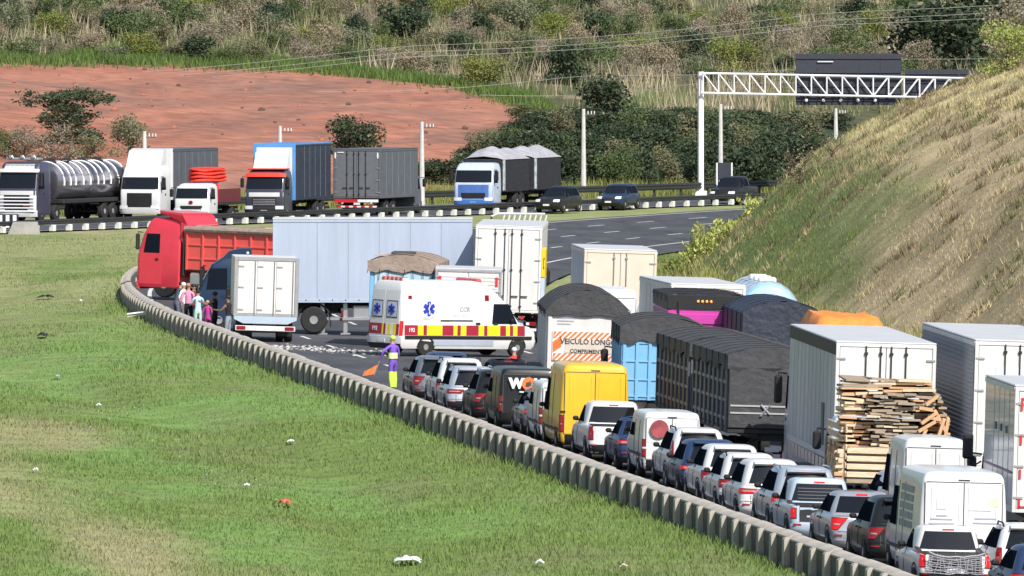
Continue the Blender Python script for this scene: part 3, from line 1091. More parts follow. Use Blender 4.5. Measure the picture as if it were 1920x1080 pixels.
    if spare:
        mb = MB().lathe_x([(-.11, .10), (-.11, .26), (-.06, .31), (.06, .31), (.11, .24)], 0, 0, 0, 18)
        o = mb.build('spare_wheel', RUBBER, root)
        o.rotation_euler = (0, 0, R(90))
        o.location = (-.12, -.13, .88)
    # front end
    for s in (-1, 1):
        a0, a1 = sorted((s * .52 * we, s * .98 * we))
        hull.fp('head_lamp', HEADL, root, .66, .80, a0, a1, off=.014, nu=4, nv=2)
    hull.fp('grille', BLACK, root, .52, .70, -.5 * we, .5 * we, off=.014, nu=4, nv=2)
    hull.fp('front_bumper', BLACK, root, .24, .42, -we * .95, we * .95, off=.02, nu=8, nv=2)
    hull.fp('number_plate', PLATE, root, .42, .53, -.2, .2, off=.03, nu=2, nv=1)
    X = px(u, D) if x is None else x
    hh = math.atan(float(SLOPE(D))) if h is None else h
    place(root, X, D, hh)
    root['hull'] = ''
    del root['hull']
    return root, hull


# ------------------------------------------------------------------ truck parts
def tarp_top(root, x0, x1, y0, y1, z0, rise, m, name='tarpaulin', ny=10, nx=8, drop=.25, seed=0, hoops=True):
    rnd = random.Random(seed)
    nz = [[rnd.uniform(-.03, .03) for _ in range(nx + 1)] for _ in range(ny + 1)]
    def fn(u, v):
        i, j = min(nx, int(u * nx + .5)), min(ny, int(v * ny + .5))
        x = x0 + (x1 - x0) * u
        a = 1 - (2 * u - 1) ** 2
        sag = -.05 * abs(math.sin(v * math.pi * 4)) if hoops else 0
        return (x, y0 + (y1 - y0) * v, z0 + rise * a ** .8 + nz[j][i] * (1 if 0 < i < nx else 0) + sag * a)
    mb = MB()
    mb.grid(fn, nx, ny, 0, 0)
    for s, xx in ((-1, x0), (1, x1)):
        mb.grid(lambda u, v: (xx + s * .012 + s * .03 * math.sin(u * 40 + s) * v, y0 + (y1 - y0) * u, z0 - drop * (v + .25 * v * math.sin(u * 23 + seed))), 18, 2, 0, 0)
    # gable ends
    for yy in (y0, y1):
        mb.grid(lambda u, v: (x0 + (x1 - x0) * u, yy + (-.01 if yy == y0 else .01), (z0 - drop * (1 + .2 * math.sin(u * 17))) * (1 - v) + (z0 + rise * (1 - (2 * u - 1) ** 2) ** .8) * v), nx, 2, 0, 0)
    to = mb.build(name, m, root, 60, recalc=True)
    k = 0
    for yy in np.linspace(y0 + .5, y1 - .5, max(3, int((y1 - y0) / 1.5))):
        pts = [(x0 + (x1 - x0) * u + (-.03 if u == 0 else (.03 if u == 1 else 0)), yy + .02 * math.sin(u * 9), z0 + rise * (1 - (2 * u - 1) ** 2) ** .8 + .025) for u in np.linspace(0, 1, 9)]
        pts = [(pts[0][0], yy, z0 - drop - .1)] + pts + [(pts[-1][0], yy, z0 - drop - .1)]
        MB().tube(pts, .014, 4).build('lashing_rope', m, to)
    return to


def chassis(root, y0, y1, W, axles, r=.50, rim=STEEL, z=.95, guard=True, lampz=.78, dual=True, bumper=True, flaps=True, plate=True, strip=True):
    MB().box(-.42, -.28, y0 + .1, y1, z - .2, z, .02).box(.28, .42, y0 + .1, y1, z - .2, z, .02).box(-.42, .42, y0 + .1, y0 + .2, z - .2, z).build('chassis', DARK, root)
    for y in axles:
        MB().tube([(-W / 2 + .3, y, r), (W / 2 - .3, y, r)], .08, 8).build('axle', DARK, root)
        for s in (-1, 1):
            wheel(root, s * (W / 2 - .17), y, r, .30, rim)
            if dual:
                wheel(root, s * (W / 2 - .50), y, r, .28, DARK)
    if bumper:
        b = MB().box(-W / 2 + .05, W / 2 - .05, y0 + .02, y0 + .12, .48, .62, .02).build('rear_bumper', DARK, root)
        if strip:
            mb = MB()
            n = 10
            for i in range(n):
                xa = -W / 2 + .1 + (W - .2) * i / n
                mb.box(xa, xa + (W - .2) / n, y0 + .006, y0 + .019, .50, .60, 0, i % 2)
            mb.build('reflective_strip', [REFR, REFW], b, 0)
        for s in (-1, 1):
            lo = MB().box(min(s * (W / 2 - .5), s * (W / 2 - .12)), max(s * (W / 2 - .5), s * (W / 2 - .12)), y0 + .0, y0 + .08, lampz - .07, lampz + .07, .02).build('tail_lamp', LAMP, root)
            MB().box(min(s * (W / 2 - .5), s * (W / 2 - .38)), max(s * (W / 2 - .5), s * (W / 2 - .38)), y0 - .008, y0 + .002, lampz - .05, lampz + .05).build('reversing_lens', HEADL, lo)
            MB().tube([(s * (W / 2 - .4), y0 + .08, lampz), (s * .35, y0 + .18, z - .1)], .03, 4).build('lamp_bracket', DARK, root)
        if plate:
            MB().box(-.2, .2, y0 - .01, y0 + .015, .66, .79).build('number_plate', PLATE, root)
    if flaps and axles:
        for s in (-1, 1):
            ya = min(axles) - r - .12
            if ya > y0 + .1:
                MB().box(min(s * (W / 2 - .62), s * (W / 2 - .06)), max(s * (W / 2 - .62), s * (W / 2 - .06)), ya, ya + .015, .22, .85).build('mud_flap', BLACK, root)


def rear_doors(root, W, z0, z1, y, m, frame_m, bars=4, ribs=False, corner=None, single=False):
    f = .09
    mb = MB()
    mb.box(-W / 2 - .004, -W / 2 + f, y - .045, y + .02, z0, z1, .012).box(W / 2 - f, W / 2 + .004, y - .045, y + .02, z0, z1, .012)
    mb.box(-W / 2 + f, W / 2 - f, y - .045, y + .02, z1 - f, z1 + .004, .012).box(-W / 2 + f, W / 2 - f, y - .045, y + .02, z0, z0 + f, .012)
    mb.build('rear_frame', frame_m, root)
    for s in (-1, 1):
        x0, x1 = sorted((s * .012, s * (W / 2 - f - .012)))
        d = MB().box(x0, x1, y - .03, y + .01, z0 + f + .012, z1 - f - .012, .008)
        if ribs:
            nr = int((z1 - z0) / .16)
            for k in range(nr):
                zz = z0 + f + .06 + k * (z1 - z0 - 2 * f - .1) / nr
                d.box(x0 + .05, x1 - .05, y - .045, y - .028, zz, zz + .07)
        d = d.build('rear_door', m, root)
        for k in range(4):
            zz = z0 + (z1 - z0) * (.12 + .25 * k)
            a, b = sorted((s * (W / 2 - f - .16), s * (W / 2 - .02)))
            MB().box(a, b, y - .062, y - .030, zz - .03, zz + .03, .008).build('hinge', STEEL, d)
        if bars:
            for xx in ((.14, .52) if bars == 4 else (.16,)):
                x = s * xx * (W / 2) / 1.3 * (1.0 if bars == 4 else 1.4)
                lb = MB()
                lb.tube([(x, y - .075, z0 + .04), (x, y - .075, z1 - .05)], .017, 6)
                for zz in (z0 + .25, (z0 + z1) / 2, z1 - .25):
                    lb.box(x - .045, x + .045, y - .095, y - .03, zz - .035, zz + .035, .008)
                lb.box(min(x, x + s * .28), max(x, x + s * .28), y - .095, y - .07, z0 + .62, z0 + .66)
                lb.build('locking_bar', DARK if bars == 4 else STEEL, d)


def cargo_box(root, y0, y1, W, z0, z1, side, rear, roof, frame=None, bars=4, ribs=None, doors=True, skirt=None, top_band=None, drib=False):
    b = MB().box(-W / 2, W / 2, y0, y1, z0, z1 - .02, .012)
    o = b.build('cargo_box', side, root)
    MB().box(-W / 2 - .015, W / 2 + .015, y0 - .01, y1 + .015, z1 - .02, z1 + .03, .02).build('roof', roof, root)
    for s in (-1, 1):
        xa, xb = sorted((s * (W / 2 + .002), s * (W / 2 + .022)))
        MB().box(xa, xb, y0 + .01, y1 - .01, z0, z0 + .14, .006).build('side_rail', frame or side, root)
        MB().box(xa, xb, y0 + .01, y1 - .01, z1 - (.14 if not top_band else top_band), z1 - .025, .006).build('top_rail', DARK if top_band else (frame or side), root)
        if ribs == 'h':
            v, f = [], []
            n = int((z1 - z0 - .32) / .115)
            for k in range(n):
                za = z0 + .15 + k * .115
                for (zz, xx) in ((za, .004), (za + .02, .022), (za + .075, .022), (za + .095, .004)):
                    v += [(s * (W / 2 + xx), y0 + .03, zz), (s * (W / 2 + xx), y1 - .03, zz)]
            for k in range(len(v) // 2 - 1):
                f.append((2 * k, 2 * k + 1, 2 * k + 3, 2 * k + 2))
            MB().add(v, f).build('ribbed_panel', SLATEG if side is SLATEG else side, root, 0)
        elif ribs is None:
            for k in range(1, int((y1 - y0) / 1.22)):
                yy = y0 + 1.22 * k
                MB().box(min(s * (W / 2 - .01), s * (W / 2 + .006)), max(s * (W / 2 - .01), s * (W / 2 + .006)), yy - .011, yy + .011, z0 + .142, z1 - (top_band or .14) - .002).build('panel_joint', mat('joint_grey', (.26, .29, .34), rough=.6), root, 0)
        elif ribs == 'v':
            n = int((y1 - y0) / 1.2)
            for k in range(1, n):
                yy = y0 + (y1 - y0) * k / n
                MB().box(xa, xb, yy - .03, yy + .03, z0 + .142, z1 - .142, .004).build('side_post', frame or side, root)
    if doors:
        rear_doors(root, W, z0, z1 - .03, y0 - .012, rear, frame or rear, bars, drib)
    return o


def cab_over(root, y0, L, W, H, m, z0=.42, visor=None, grille=BLACK, glass_z=None, sleeper=True, deflector=None, bumper_m=None, mirror=True, lampz=.72, nose=.10, grille_z=(.85, 1.45), stripe=None):
    """flat-fronted lorry cab: rear wall at y0, front at y0+L"""
    w = W / 2
    y1 = y0 + L
    zw0 = glass_z[0] if glass_z else z0 + (H - z0) * .50
    zw1 = glass_z[1] if glass_z else z0 + (H - z0) * .80
    S = [(z0, y0 + .1, y1 - .05, w * .97), (z0 + .1, y0 + .02, y1, w), (zw0 - .1, y0, y1 - .02, w), (zw0, y0, y1 - .06, w * .995), (zw1, y0, y1 - .06 - nose - .16 * (zw1 - zw0), w * .975),
         (zw1 + .1, y0, y1 - .14 - nose - .1, w * .96)]
    if H > zw1 + .2:
        S += [(H - .18, y0 + .02, y1 - .45 - nose, w * .93), (H - .06, y0 + .05, y1 - .6 - nose, w * .88), (H, y0 + .15, y1 - .8 - nose, w * .76)]
    hull = Hull(S, sb=.01, r=.08, rf=.16, c=.0, cf=.05)
    hull.body('cab', m, root)
    hull.fp('windscreen', GLASS, root, zw0 + .02, zw1 - .02, -(w - .10), w - .10, -(w - .13), w - .13, off=.014, nu=8)
    hull.fp('grille', grille, root, grille_z[0], min(grille_z[1], zw0 - .12), -w * .62, w * .62, off=.02, nu=6)
    for k in range(4):
        zz = grille_z[0] + .06 + (min(grille_z[1], zw0 - .12) - grille_z[0] - .1) * k / 4
        hull.fp('grille_bar', STEEL if grille is not BLACK else DARK, root, zz, zz + .04, -w * .56, w * .56, off=.035, nu=4, nv=1)
    hull.fp('front_bumper', bumper_m or m, root, z0 - .08, z0 + .30, -w * 1.02, w * 1.02, off=.05, nu=10, nv=2, skirt=.08)
    hull.fp('number_plate', PLATE, root, z0 + .02, z0 + .15, -.2, .2, off=.06, nu=1, nv=1)
    for s in (-1, 1):
        a0, a1 = sorted((s * w * .58, s * w * .96))
        hull.fp('head_lamp', HEADL, root, lampz - .11, lampz + .09, a0, a1, off=.06, nu=4, nv=2)
        hull.sp('door_window', GLASSS, root, s, zw0 - .02, zw1 - .04, y1 - 1.25, y1 - .42, y1 - 1.25, y1 - .56)
        hull.sp('door', m, root, s, z0 + .15, zw0 - .06, y1 - 1.36, y1 - .22, off=.010)
        hull.sp('door_handle', BLACK, root, s, zw0 - .35, zw0 - .25, y1 - 1.2, y1 - 1.05, off=.03, nu=1, nv=1)
        if mirror:
            xx = s * (w + .20)
            mb = MB().box(xx - .11, xx + .11, y1 - .30, y1 - .16, zw0 + .10, zw1 - .05, .05)
            mb.tube([(s * (w - .03), y1 - .35, zw1), (xx, y1 - .24, zw1 + .02), (xx, y1 - .24, zw1 - .1)], .025, 5)
            mb.build('mirror', BLACK, root)
    if visor is not None:
        hull.fp('sun_visor', visor, root, zw1 - .02, zw1 + .14, -w * .96, w * .96, off=.16, nu=8, nv=2, skirt=.2)
    if deflector is not None:
        zt, mm = deflector
        mb = MB()
        mb.prism([(y1 - .65 - nose, H - .1), (y0 + .9, zt - .12), (y0 + .4, zt), (y0 + .02, zt), (y0 + .02, H - .1)], -w * .86, w * .86, 'x')
        mb.build('roof_deflector', mm, root, 30)
    if stripe is not None:
        hull.fp('front_panel', stripe[0], root, stripe[1], stripe[2], -w * .97, w * .97, off=.011, nu=8, nv=2)
    return hull


def tail_sign(root, y, x0, x1, z0, z1):
    """LONG VEHICLE warning board, red and black slanting bars round a panel of lettering"""
    b = MB().box(x0, x1, y - .02, y, z0, z1).build('warning_board', TEXTW, root)
    mb = MB()
    n = 13
    wd = (x1 - x0) / n
    sk = .22
    for k in range(-2, n + 2):
        for (za, zb2) in ((z0 + .02, z0 + .24), (z1 - .24, z1 - .02)):
            q = [(x0 + k * wd, za), (x0 + (k + .55) * wd, za), (x0 + (k + .55) * wd + sk, zb2), (x0 + k * wd + sk, zb2)]
            q = [(min(max(a, x0 + .02), x1 - .02), c) for a, c in q]
            if abs(q[1][0] - q[0][0]) + abs(q[2][0] - q[3][0]) > .05:
                mb.prism(q, y - .034, y - .021, 'y')
    for zz in np.linspace(z0 + .26, z1 - .5, 3):
        mb.prism([(x0 + .02, zz), (x0 + .30, zz + .2), (x0 + .30, zz + .34), (x0 + .02, zz + .14)], y - .034, y - .021, 'y')
        mb.prism([(x1 - .22, zz), (x1 - .02, zz + .14), (x1 - .02, zz + .30), (x1 - .22, zz + .16)], y - .034, y - .021, 'y')
    mb.build('warning_stripe', ORANGE, b, 0)
    pnl = MB().box(x0 + .42, x1 - .14, y - .040, y - .021, z0 + .26, z1 - .26).build('warning_panel', mat('sign_face', (.62, .56, .48), rough=.5), b)
    c = (x0 + x1) / 2 + .05
    zc = (z0 + z1) / 2
    text('VEICULO LONGO', .25, TEXTD, b, (c, y - .045, zc + .14), sx=.92, bold=.006)
    text('COMPRIMENTO', .17, TEXTD, b, (c, y - .045, zc - .17), sx=1.0, bold=.004)

# ================================================================== left-lane queue, farthest first
car('blue estate car standing first in the queue behind the ambulance', 842, 385.0, 'hatch', DKBLUE, H=1.5, lit=True, W=1.74)
car('grey hatchback with dark rear glass behind the blue estate car', 822, 378.6, 'hatch', GREY, H=1.54, W=1.74, lamp='diamond')
car('white off-road car with spare wheel on its tailgate', 866, 372.6, 'suv', WHITE, H=1.66, W=1.78, L=4.1, spare=True, lamp='vert', rails='black')
car('pale blue-silver SUV behind the white off-road car', 888, 366.6, 'suv', LSILVER, H=1.58, W=1.78, rails='chrome', lamp='wide')
car('black SUV with chrome rails just ahead of the black lettered van', 940, 360.8, 'suv', BLACKP, H=1.66, W=1.80, rails='chrome', lamp='diamond')
wolf, wh = car('black van with large white letters and an orange disc on its rear doors', 990, 354.8, 'van', BLACKP, H=1.92, W=1.85, L=4.4, lamp='van')
o = text('W', .40, TEXTW, wolf, (-.40, -.035, 1.46), bold=.03)
o = text('LF', .40, TEXTW, wolf, (.32, -.035, 1.46), bold=.03)
disc = MB()
disc.v = [(.20 * math.cos(a * math.pi / 9), -.03 - (.01 if k else 0), .20 * math.sin(a * math.pi / 9)) for k in (0, 1) for a in range(18)]
disc.f = [tuple(range(18)), tuple(range(35, 17, -1))] + [(i, (i + 1) % 18, 18 + (i + 1) % 18, 18 + i) for i in range(18)]
disc.mi = [0] * len(disc.f)
d = disc.build('logo_disc', ORANGE, wolf, 0)
d.location = (-.03, 0, 1.47)
MB().prism([(-.10, -.08), (-.02, -.10), (.07, -.06), (.10, .05), (.05, .02), (.07, .11), (.0, .05), (-.07, .04)], -.048, -.041, 'y').build('wolf_head', TEXTD, d, 0)
MB().box(-.30, .30, -.036, -.026, 1.20, 1.235).build('underline', TEXTW, wolf, 0)
car('bluish silver saloon half hidden between black lettered van and white van', 1034, 349.4, 'sedan', GREY, H=1.46, W=1.74, lamp='wide', lit=True)
car('small white van squeezed in front of the yellow van', 1062, 344.4, 'van', WHITE, H=1.84, W=1.70, L=4.0, win=True, lamp='van')
yv, yh = car('plain yellow panel van with closed rear doors', 1113, 338.2, 'van', YELLOW, H=2.58, W=2.06, L=5.2, lamp='van', lit=False)
car('white double-cab pickup with tinted rear window behind yellow van', 1160, 331.4, 'pickup', WHITE, H=1.68, W=1.84, L=4.9, lamp='vert', plate='tail')
car('dark blue saloon between white pickup and small white van', 1216, 325.6, 'sedan', DKBLUE, H=1.46, W=1.76, lamp='wide', lit=True, mirror=BLACK)
kv, kh = car('white courier van with blurred red disc on rear door', 1258, 319.8, 'van', WHITE, H=1.84, W=1.66, L=4.1, lamp='van')
dd = disc.mesh('round_emblem', mat('emblem_red', (.30, .06, .07), rough=.5, var=.75, scale=2.2), 0)
share('round_emblem', dd, kv, (-.36, 0, 1.38), (0, 0, 0), (1.25, 1.3, 1.25))
for s in (-1, 1):
    kh.rp('door_panel', WHITE, kv, 1.0, 1.66, *sorted((s * .10, s * .66)), off=.020, nu=3, nv=3)
car('white SUV with black roof rails behind the courier van', 1311, 313.8, 'suv', WHITE, H=1.60, W=1.76, L=4.4, rails='black', lamp='tall')
car('dark blue hatchback with glowing brake lamps behind white railed SUV', 1336, 307.8, 'hatch', DKBLUE, H=1.50, W=1.76, lit=True, lamp='wide')
car('white crossover with red wraparound lamps behind the dark blue hatchback', 1376, 302.2, 'hatch', WHITE, H=1.58, W=1.80, lamp='diamond')
car('white car with roof rails squeezed between two white crossovers', 1408, 297.2, 'suv', WHITE, H=1.55, W=1.74, L=4.1, rails='black', lamp='mid')
car('white crossover with glowing third brake light and chrome tailgate bar', 1450, 291.8, 'suv', WHITE, H=1.60, W=1.79, lit=True, lamp='wide', chromebar=True, bumper=WHITE)
car('pale silver SUV with chrome rails and bright red lamps', 1513, 286.2, 'suv', LSILVER, H=1.64, W=1.83, L=4.4, rails='chrome', lit=True, lamp='mid', bumper=LSILVER)
lb_, lbh = car('light blue pickup with black tailgate and striped rear glass', 1547, 280.6, 'pickup', PALEB, H=1.56, W=1.76, L=4.5, lamp='vert', plate='tail', lit=True, bumper=PALEB)
lbh.rp('tailgate_cover', BLACKP, lb_, .56, .93, -.62, .62, off=.022, nu=5, nv=2)
lbh.rp('chrome_letters', CHROME, lb_, .66, .70, -.45, .25, off=.030, nu=5, nv=1)
for k in range(4):
    lbh.rp('defogger_line', mat('defog', (.12, .13, .15), rough=.4), lb_, 1.06 + .08 * k, 1.075 + .08 * k, -.52, .52, off=.018, nu=4, nv=1)
car('silver saloon with red lamps beside a black SUV', 1626, 275.2, 'sedan', SILVER, H=1.48, W=1.78, L=4.5, lit=True, lamp='diamond', bumper=SILVER)
car('black SUV directly left of the big white van', 1698, 269.6, 'suv', BLACKP, H=1.62, W=1.82, L=4.3, lamp='diamond')
bv, bh = car('big white van with faded print on both rear doors', 1804, 262.8, 'van', WHITE, H=2.50, W=2.05, L=5.9, lamp='van', lit=True)
for k, (wd, zz) in enumerate(((.50, 1.42), (.56, 1.32), (.24, 1.50))):
    bh.rp('print_line', TEXTG, bv, zz, zz + .03, -.50 - wd / 2, -.50 + wd / 2, off=.024, nu=3, nv=1, skirt=.01)
    if k < 2:
        bh.rp('print_line', TEXTG, bv, zz + .03, zz + .06, .50 - wd / 2, .50 + wd / 2, off=.024, nu=3, nv=1, skirt=.01)
fade1 = mat('faded_print', (.62, .58, .60), rough=.5, var=.25, scale=5)
fade2 = mat('faded_yellow', (.76, .74, .44), rough=.5, var=.1, scale=5)
bh.rp('faded_logo', fade1, bv, 1.66, 1.90, -.62, -.40, off=.024, nu=2, nv=2, skirt=.01)
bh.rp('faded_logo', fade1, bv, 1.64, 1.78, .10, .62, off=.024, nu=3, nv=2, skirt=.01)
bh.rp('faded_logo', fade2, bv, 1.74, 1.92, .60, .80, off=.024, nu=2, nv=2, skirt=.01)
for k in range(5):
    bh.sp('side_print', mat('side_print', (.25, .28, .34), rough=.5, var=.4), bv, -1, 1.15 + .2 * k, 1.30 + .2 * k, 1.2, 3.2, off=.014, nu=3, nv=1, skirt=.01)

sv, svh = car('white pickup with a rope net over its open tailgate', 1791, 256.4, 'pickup', WHITE, H=1.50, W=1.68, L=4.4, lamp='vert', plate='bumper', cover=DARK, lit=True)
# the tailgate is covered by cargo and the net
svh.rp('cargo_sheet', DARK, sv, .50, .90, -.58, .58, off=.03, nu=6, nv=3)
netm = mat('net_rope', (.36, .36, .40), rough=.8)
nb = MB()
rn = random.Random(5)
for k in range(15):
    x = -.62 + 1.24 * k / 14
    nb.tube([(x + rn.uniform(-.02, .02), -.05 - .03 * rn.random(), .98 - .10 * math.sin(math.pi * k / 14)), (x + rn.uniform(-.04, .04), -.09, .74), (x + rn.uniform(-.05, .05), -.07, .50)], .009, 4)
for k in range(10):
    z = .50 + .46 * k / 9
    nb.tube([(-.62 + 1.24 * i / 8, -.08 + rn.uniform(-.02, .02), z - .10 * math.sin(math.pi * i / 8) * (k / 9) + rn.uniform(-.02, .02)) for i in range(9)], .009 if k < 9 else .02, 4)
nb.build('cargo_net', netm, sv)
car('white hatchback cut by the frame beside the netted pickup', 1936, 258.2, 'hatch', WHITE, H=1.54, W=1.74, L=4.0, lamp='vert', rails='black', group='cars between the lanes')
car('dark blue car in the bottom right corner behind white hatchback', 1968, 249.0, 'hatch', DKBLUE, H=1.46, W=1.72, L=4.0, lit=True, group='cars between the lanes')
car('silver-blue compact car peeping out left of the white delivery van', 1703, 289.9, 'hatch', LSILVER, H=1.50, W=1.68, L=3.7, mirror=BLACK, group='cars between the lanes')
car('tall narrow white delivery van below the timber load', 1751, 284.4, 'van', WHITE, H=2.52, W=1.68, L=4.5, lamp='van', group='vans between the lorries')
car('low dark saloon half hidden left of the striped lorry tail', 958, 381.0, 'sedan', BLACKP, H=1.44, W=1.74, group='cars between the lanes')

HQ = -.055                       # heading of the lorries in the outer lanes

# ================================================================== lorries in the queue
# white box semi-trailer in the second lane
t = thing('semi_trailer', 'tall white box trailer with dirty grey side right behind the timber load', 'trailer', 'lorries stopped in the queue')
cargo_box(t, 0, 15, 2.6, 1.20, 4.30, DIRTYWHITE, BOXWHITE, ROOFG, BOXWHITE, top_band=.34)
chassis(t, 0, 14.5, 2.6, (2.2, 3.5, 4.8), z=1.18)
mb = MB()
for k in range(12):
    mb.box(-1.325, -1.30, 1.0 + k * 1.15, 1.85 + k * 1.15, .86, 1.16, .01)
mb.build('side_guard', STEEL, t)
MB().box(-1.33, -1.303, 3.1, 3.9, 1.50, 2.60, .01).box(-1.335, -1.331, 3.2, 3.45, 1.6, 2.5).build('side_hatch', SLATEG, t)
place(t, px(1653, 304), 304, HQ)
t = thing('lorry_tractor', 'white cab top peeping over the front of the tall white trailer', 'lorry', 'lorries stopped in the queue')
cab_over(t, 1.4, 2.2, 2.5, 3.5, WHITE)
chassis(t, -1.0, 3.4, 2.5, (2.8,), bumper=False, dual=False)
place(t, px(1653, 304) - .055 * 16.2 + .15, 304 + 16.2, -.035)

# ribbed trailer in the third lane
t = thing('semi_trailer', 'white-doored trailer with dark ribbed side at the right edge', 'trailer', 'lorries stopped in the queue')
RIBM = mat('ribbed_sheet', (.30, .31, .34), rough=.5, metal=.3, var=.12, dirt=.2)
cargo_box(t, 0, 15, 2.6, 1.20, 4.52, RIBM, BOXWHITE, ROOFG, BOXWHITE, ribs='h')
chassis(t, 0, 14.5, 2.6, (2.2, 3.5, 4.8), z=1.18)
text('LO', .26, TEXTD, t, (-.02, -.062, 3.32), align='LEFT')
MB().box(-.75, .95, -.058, -.050, 3.62, 3.86).build('faded_logo', mat('faded_blue', (.60, .66, .74), rough=.5, var=.25, scale=4), t)
place(t, px(1914, 301), 301, HQ)
t = thing('lorry_tractor', 'dark lorry cab hidden ahead of the ribbed trailer', 'lorry', 'lorries stopped in the queue')
cab_over(t, 1.4, 2.2, 2.5, 3.3, NAVY)
chassis(t, -1.0, 3.4, 2.5, (2.8,), bumper=False, dual=False)
place(t, px(1914, 301) - .055 * 16.2 + .15, 301 + 16.2, -.035)

# dark canvas road train
t = thing('road_train', 'dark canvas-topped double trailer with lattice sides', 'trailer', 'lorries stopped in the queue')
for k, (ya, yb, hh) in enumerate(((0, 9.3, 3.42), (10.3, 19.6, 3.42))):
    MB().box(-1.27, 1.27, ya, yb, 1.15, 1.30, .02).build('floor', DARK, t)
    MB().box(-1.25, 1.25, ya + .02, yb - .02, 1.30, hh - .45, .02).build('body_side', SLATEG, t)
    n = 9
    for s in (-1, 1):
        for i in range(n):
            yy = ya + .15 + (yb - ya - .3) * i / (n - 1)
            MB().box(min(s * 1.25, s * 1.31), max(s * 1.25, s * 1.31), yy - .06, yy + .06, 1.20, hh - .35, .012).build('stake', SLATEG, t)
        for zz in (1.55, 2.05, 2.55):
            MB().box(min(s * 1.252, s * 1.285), max(s * 1.252, s * 1.285), ya + .1, yb - .1, zz - .05, zz + .05, .01).build('side_board', mat('panel_grey', (.22, .23, .25), rough=.6, var=.2), t)
    tarp_top(t, -1.30, 1.30, ya - .04, yb + .04, hh - .1, .22, TARPG, 'tarpaulin', drop=.38, seed=k)
MB().box(-1.25, 1.25, -.05, -.012, 1.30, 3.0, .02).build('rear_canvas', TARPG, t)
for zz in (1.70, 1.90):
    MB().box(-1.2, 1.2, -.075, -.052, zz, zz + .045).build('strap', mat('strap_pale', (.42, .42, .42), rough=.6), t)
mb = MB()
mb.tube([(-.35, -.09, 1.64), (-.1, -.09, 1.96)], .03, 5).tube([(-.35, -.09, 1.96), (-.1, -.09, 1.70)], .03, 5)
mb.build('strap_buckle', STEEL, t)
MB().box(.72, .92, -.085, -.052, 2.0, 2.62, .01).build('document_tube', BLACK, t)
chassis(t, 0, 18.8, 2.55, (1.6, 2.9, 12.2, 13.5), z=1.15, plate=True)
place(t, px(1446, 325), 325, -.088)

# light blue lorry ahead of it
t = thing('lorry', 'light blue slatted lorry body under a dark tarpaulin edge', 'lorry', 'lorries stopped in the queue')
MB().box(-1.25, 1.25, 0, 6.2, 1.15, 3.15, .02).build('body', SKYB, t)
for i in range(7):
    x = -1.15 + 2.3 * i / 6
    MB().box(x - .05, x + .05, -.05, -.002, 1.15, 3.15, .01).build('tailboard_post', SKYB, t)
for zz in (1.25, 1.75, 2.3, 2.85):
    MB().box(-1.22, 1.22, -.035, -.003, zz, zz + .05, .005).build('tailboard_rail', SKYB, t)
for i in range(8):
    yy = .2 + 5.8 * i / 7
    for s in (-1, 1):
        MB().box(min(s * 1.252, s * 1.30), max(s * 1.252, s * 1.30), yy - .05, yy + .05, 1.15, 3.15, .01).build('side_post', SKYB, t)
tarp_top(t, -1.3, 1.3, -.08, 6.3, 3.35, .30, TARPG, 'tarpaulin', drop=.45, seed=4)
chassis(t, 0, 8.2, 2.5, (1.8, 3.1), z=1.1)
MB().box(-.9, .9, .3, .34, .7, 1.1).build('tail_panel', BOXCREAM, t)
wheel(t, -1.05, 7.4, .5, .3)
wheel(t, 1.05, 7.4, .5, .3)
cab_over(t, 6.5, 2.0, 2.45, 3.0, SKYB)
place(t, px(1238, 352), 352, -.03)

# grain trailer with the long-vehicle board
t = thing('grain_trailer', 'white trailer tail with orange striped LONG VEHICLE board and arched tarpaulin', 'trailer', 'lorries stopped in the queue')
MB().box(-1.3, 1.3, 0, 9.5, 1.10, 2.95, .03).build('body', BOXWHITE, t)
for i in range(9):
    yy = .15 + 9.2 * i / 8
    for s in (-1, 1):
        MB().box(min(s * 1.302, s * 1.37), max(s * 1.302, s * 1.37), yy - .07, yy + .07, 1.05, 2.97, .012).build('side_post', BOXWHITE, t)
for s in (-1, 1):
    MB().box(min(s * 1.16, s * 1.30), max(s * 1.16, s * 1.30), -.06, -.002, .85, 2.95, .015).build('corner_post', BOXWHITE, t)
tarp_top(t, -1.38, 1.38, -.10, 9.6, 2.97, .68, TARPG, 'tarpaulin', drop=.14, seed=9, nx=12)
tail_sign(t, -.03, -1.14, 1.14, 1.32, 2.30)
for (zz, xa, xb) in ((2.70, -1.0, -.35), (2.60, -1.0, -.45), (2.50, -1.0, -.55), (2.14, -1.05, -.5)):
    MB().box(xa, xb, -.008, -.001, zz, zz + .045).build('print_line', TEXTG, t)
chassis(t, 0, 9.3, 2.6, (1.6, 2.9), z=1.08)
place(t, px(1097, 387), 387, -.025)

# cream-doored box lorry
t = thing('box_lorry', 'box lorry with cream rear doors beside the grassy cutting', 'lorry', 'lorries stopped in the queue')
cargo_box(t, 0, 7.6, 2.6, 1.15, 4.42, BOXGREY, BOXCREAM, ROOFG, BOXCREAM, bars=2)
MB().box(-1.0, -.25, -.075, -.045, 1.98, 2.10, .02).build('name_bar', BLACK, t)
chassis(t, 0, 9.4, 2.5, (1.9, 3.2), z=1.1)
cab_over(t, 7.8, 2.0, 2.45, 3.1, WHITE)
wheel(t, -1.05, 8.8, .5, .3)
wheel(t, 1.05, 8.8, .5, .3)
place(t, px(1157, 420), 420, -.055)

# white van in front of it
car('white high-roofed van rising above the arched tarpaulin', 1136, 405, 'van', WHITE, H=3.35, W=2.25, L=6.6, lamp='van', group='vans between the lorries', h=HQ)

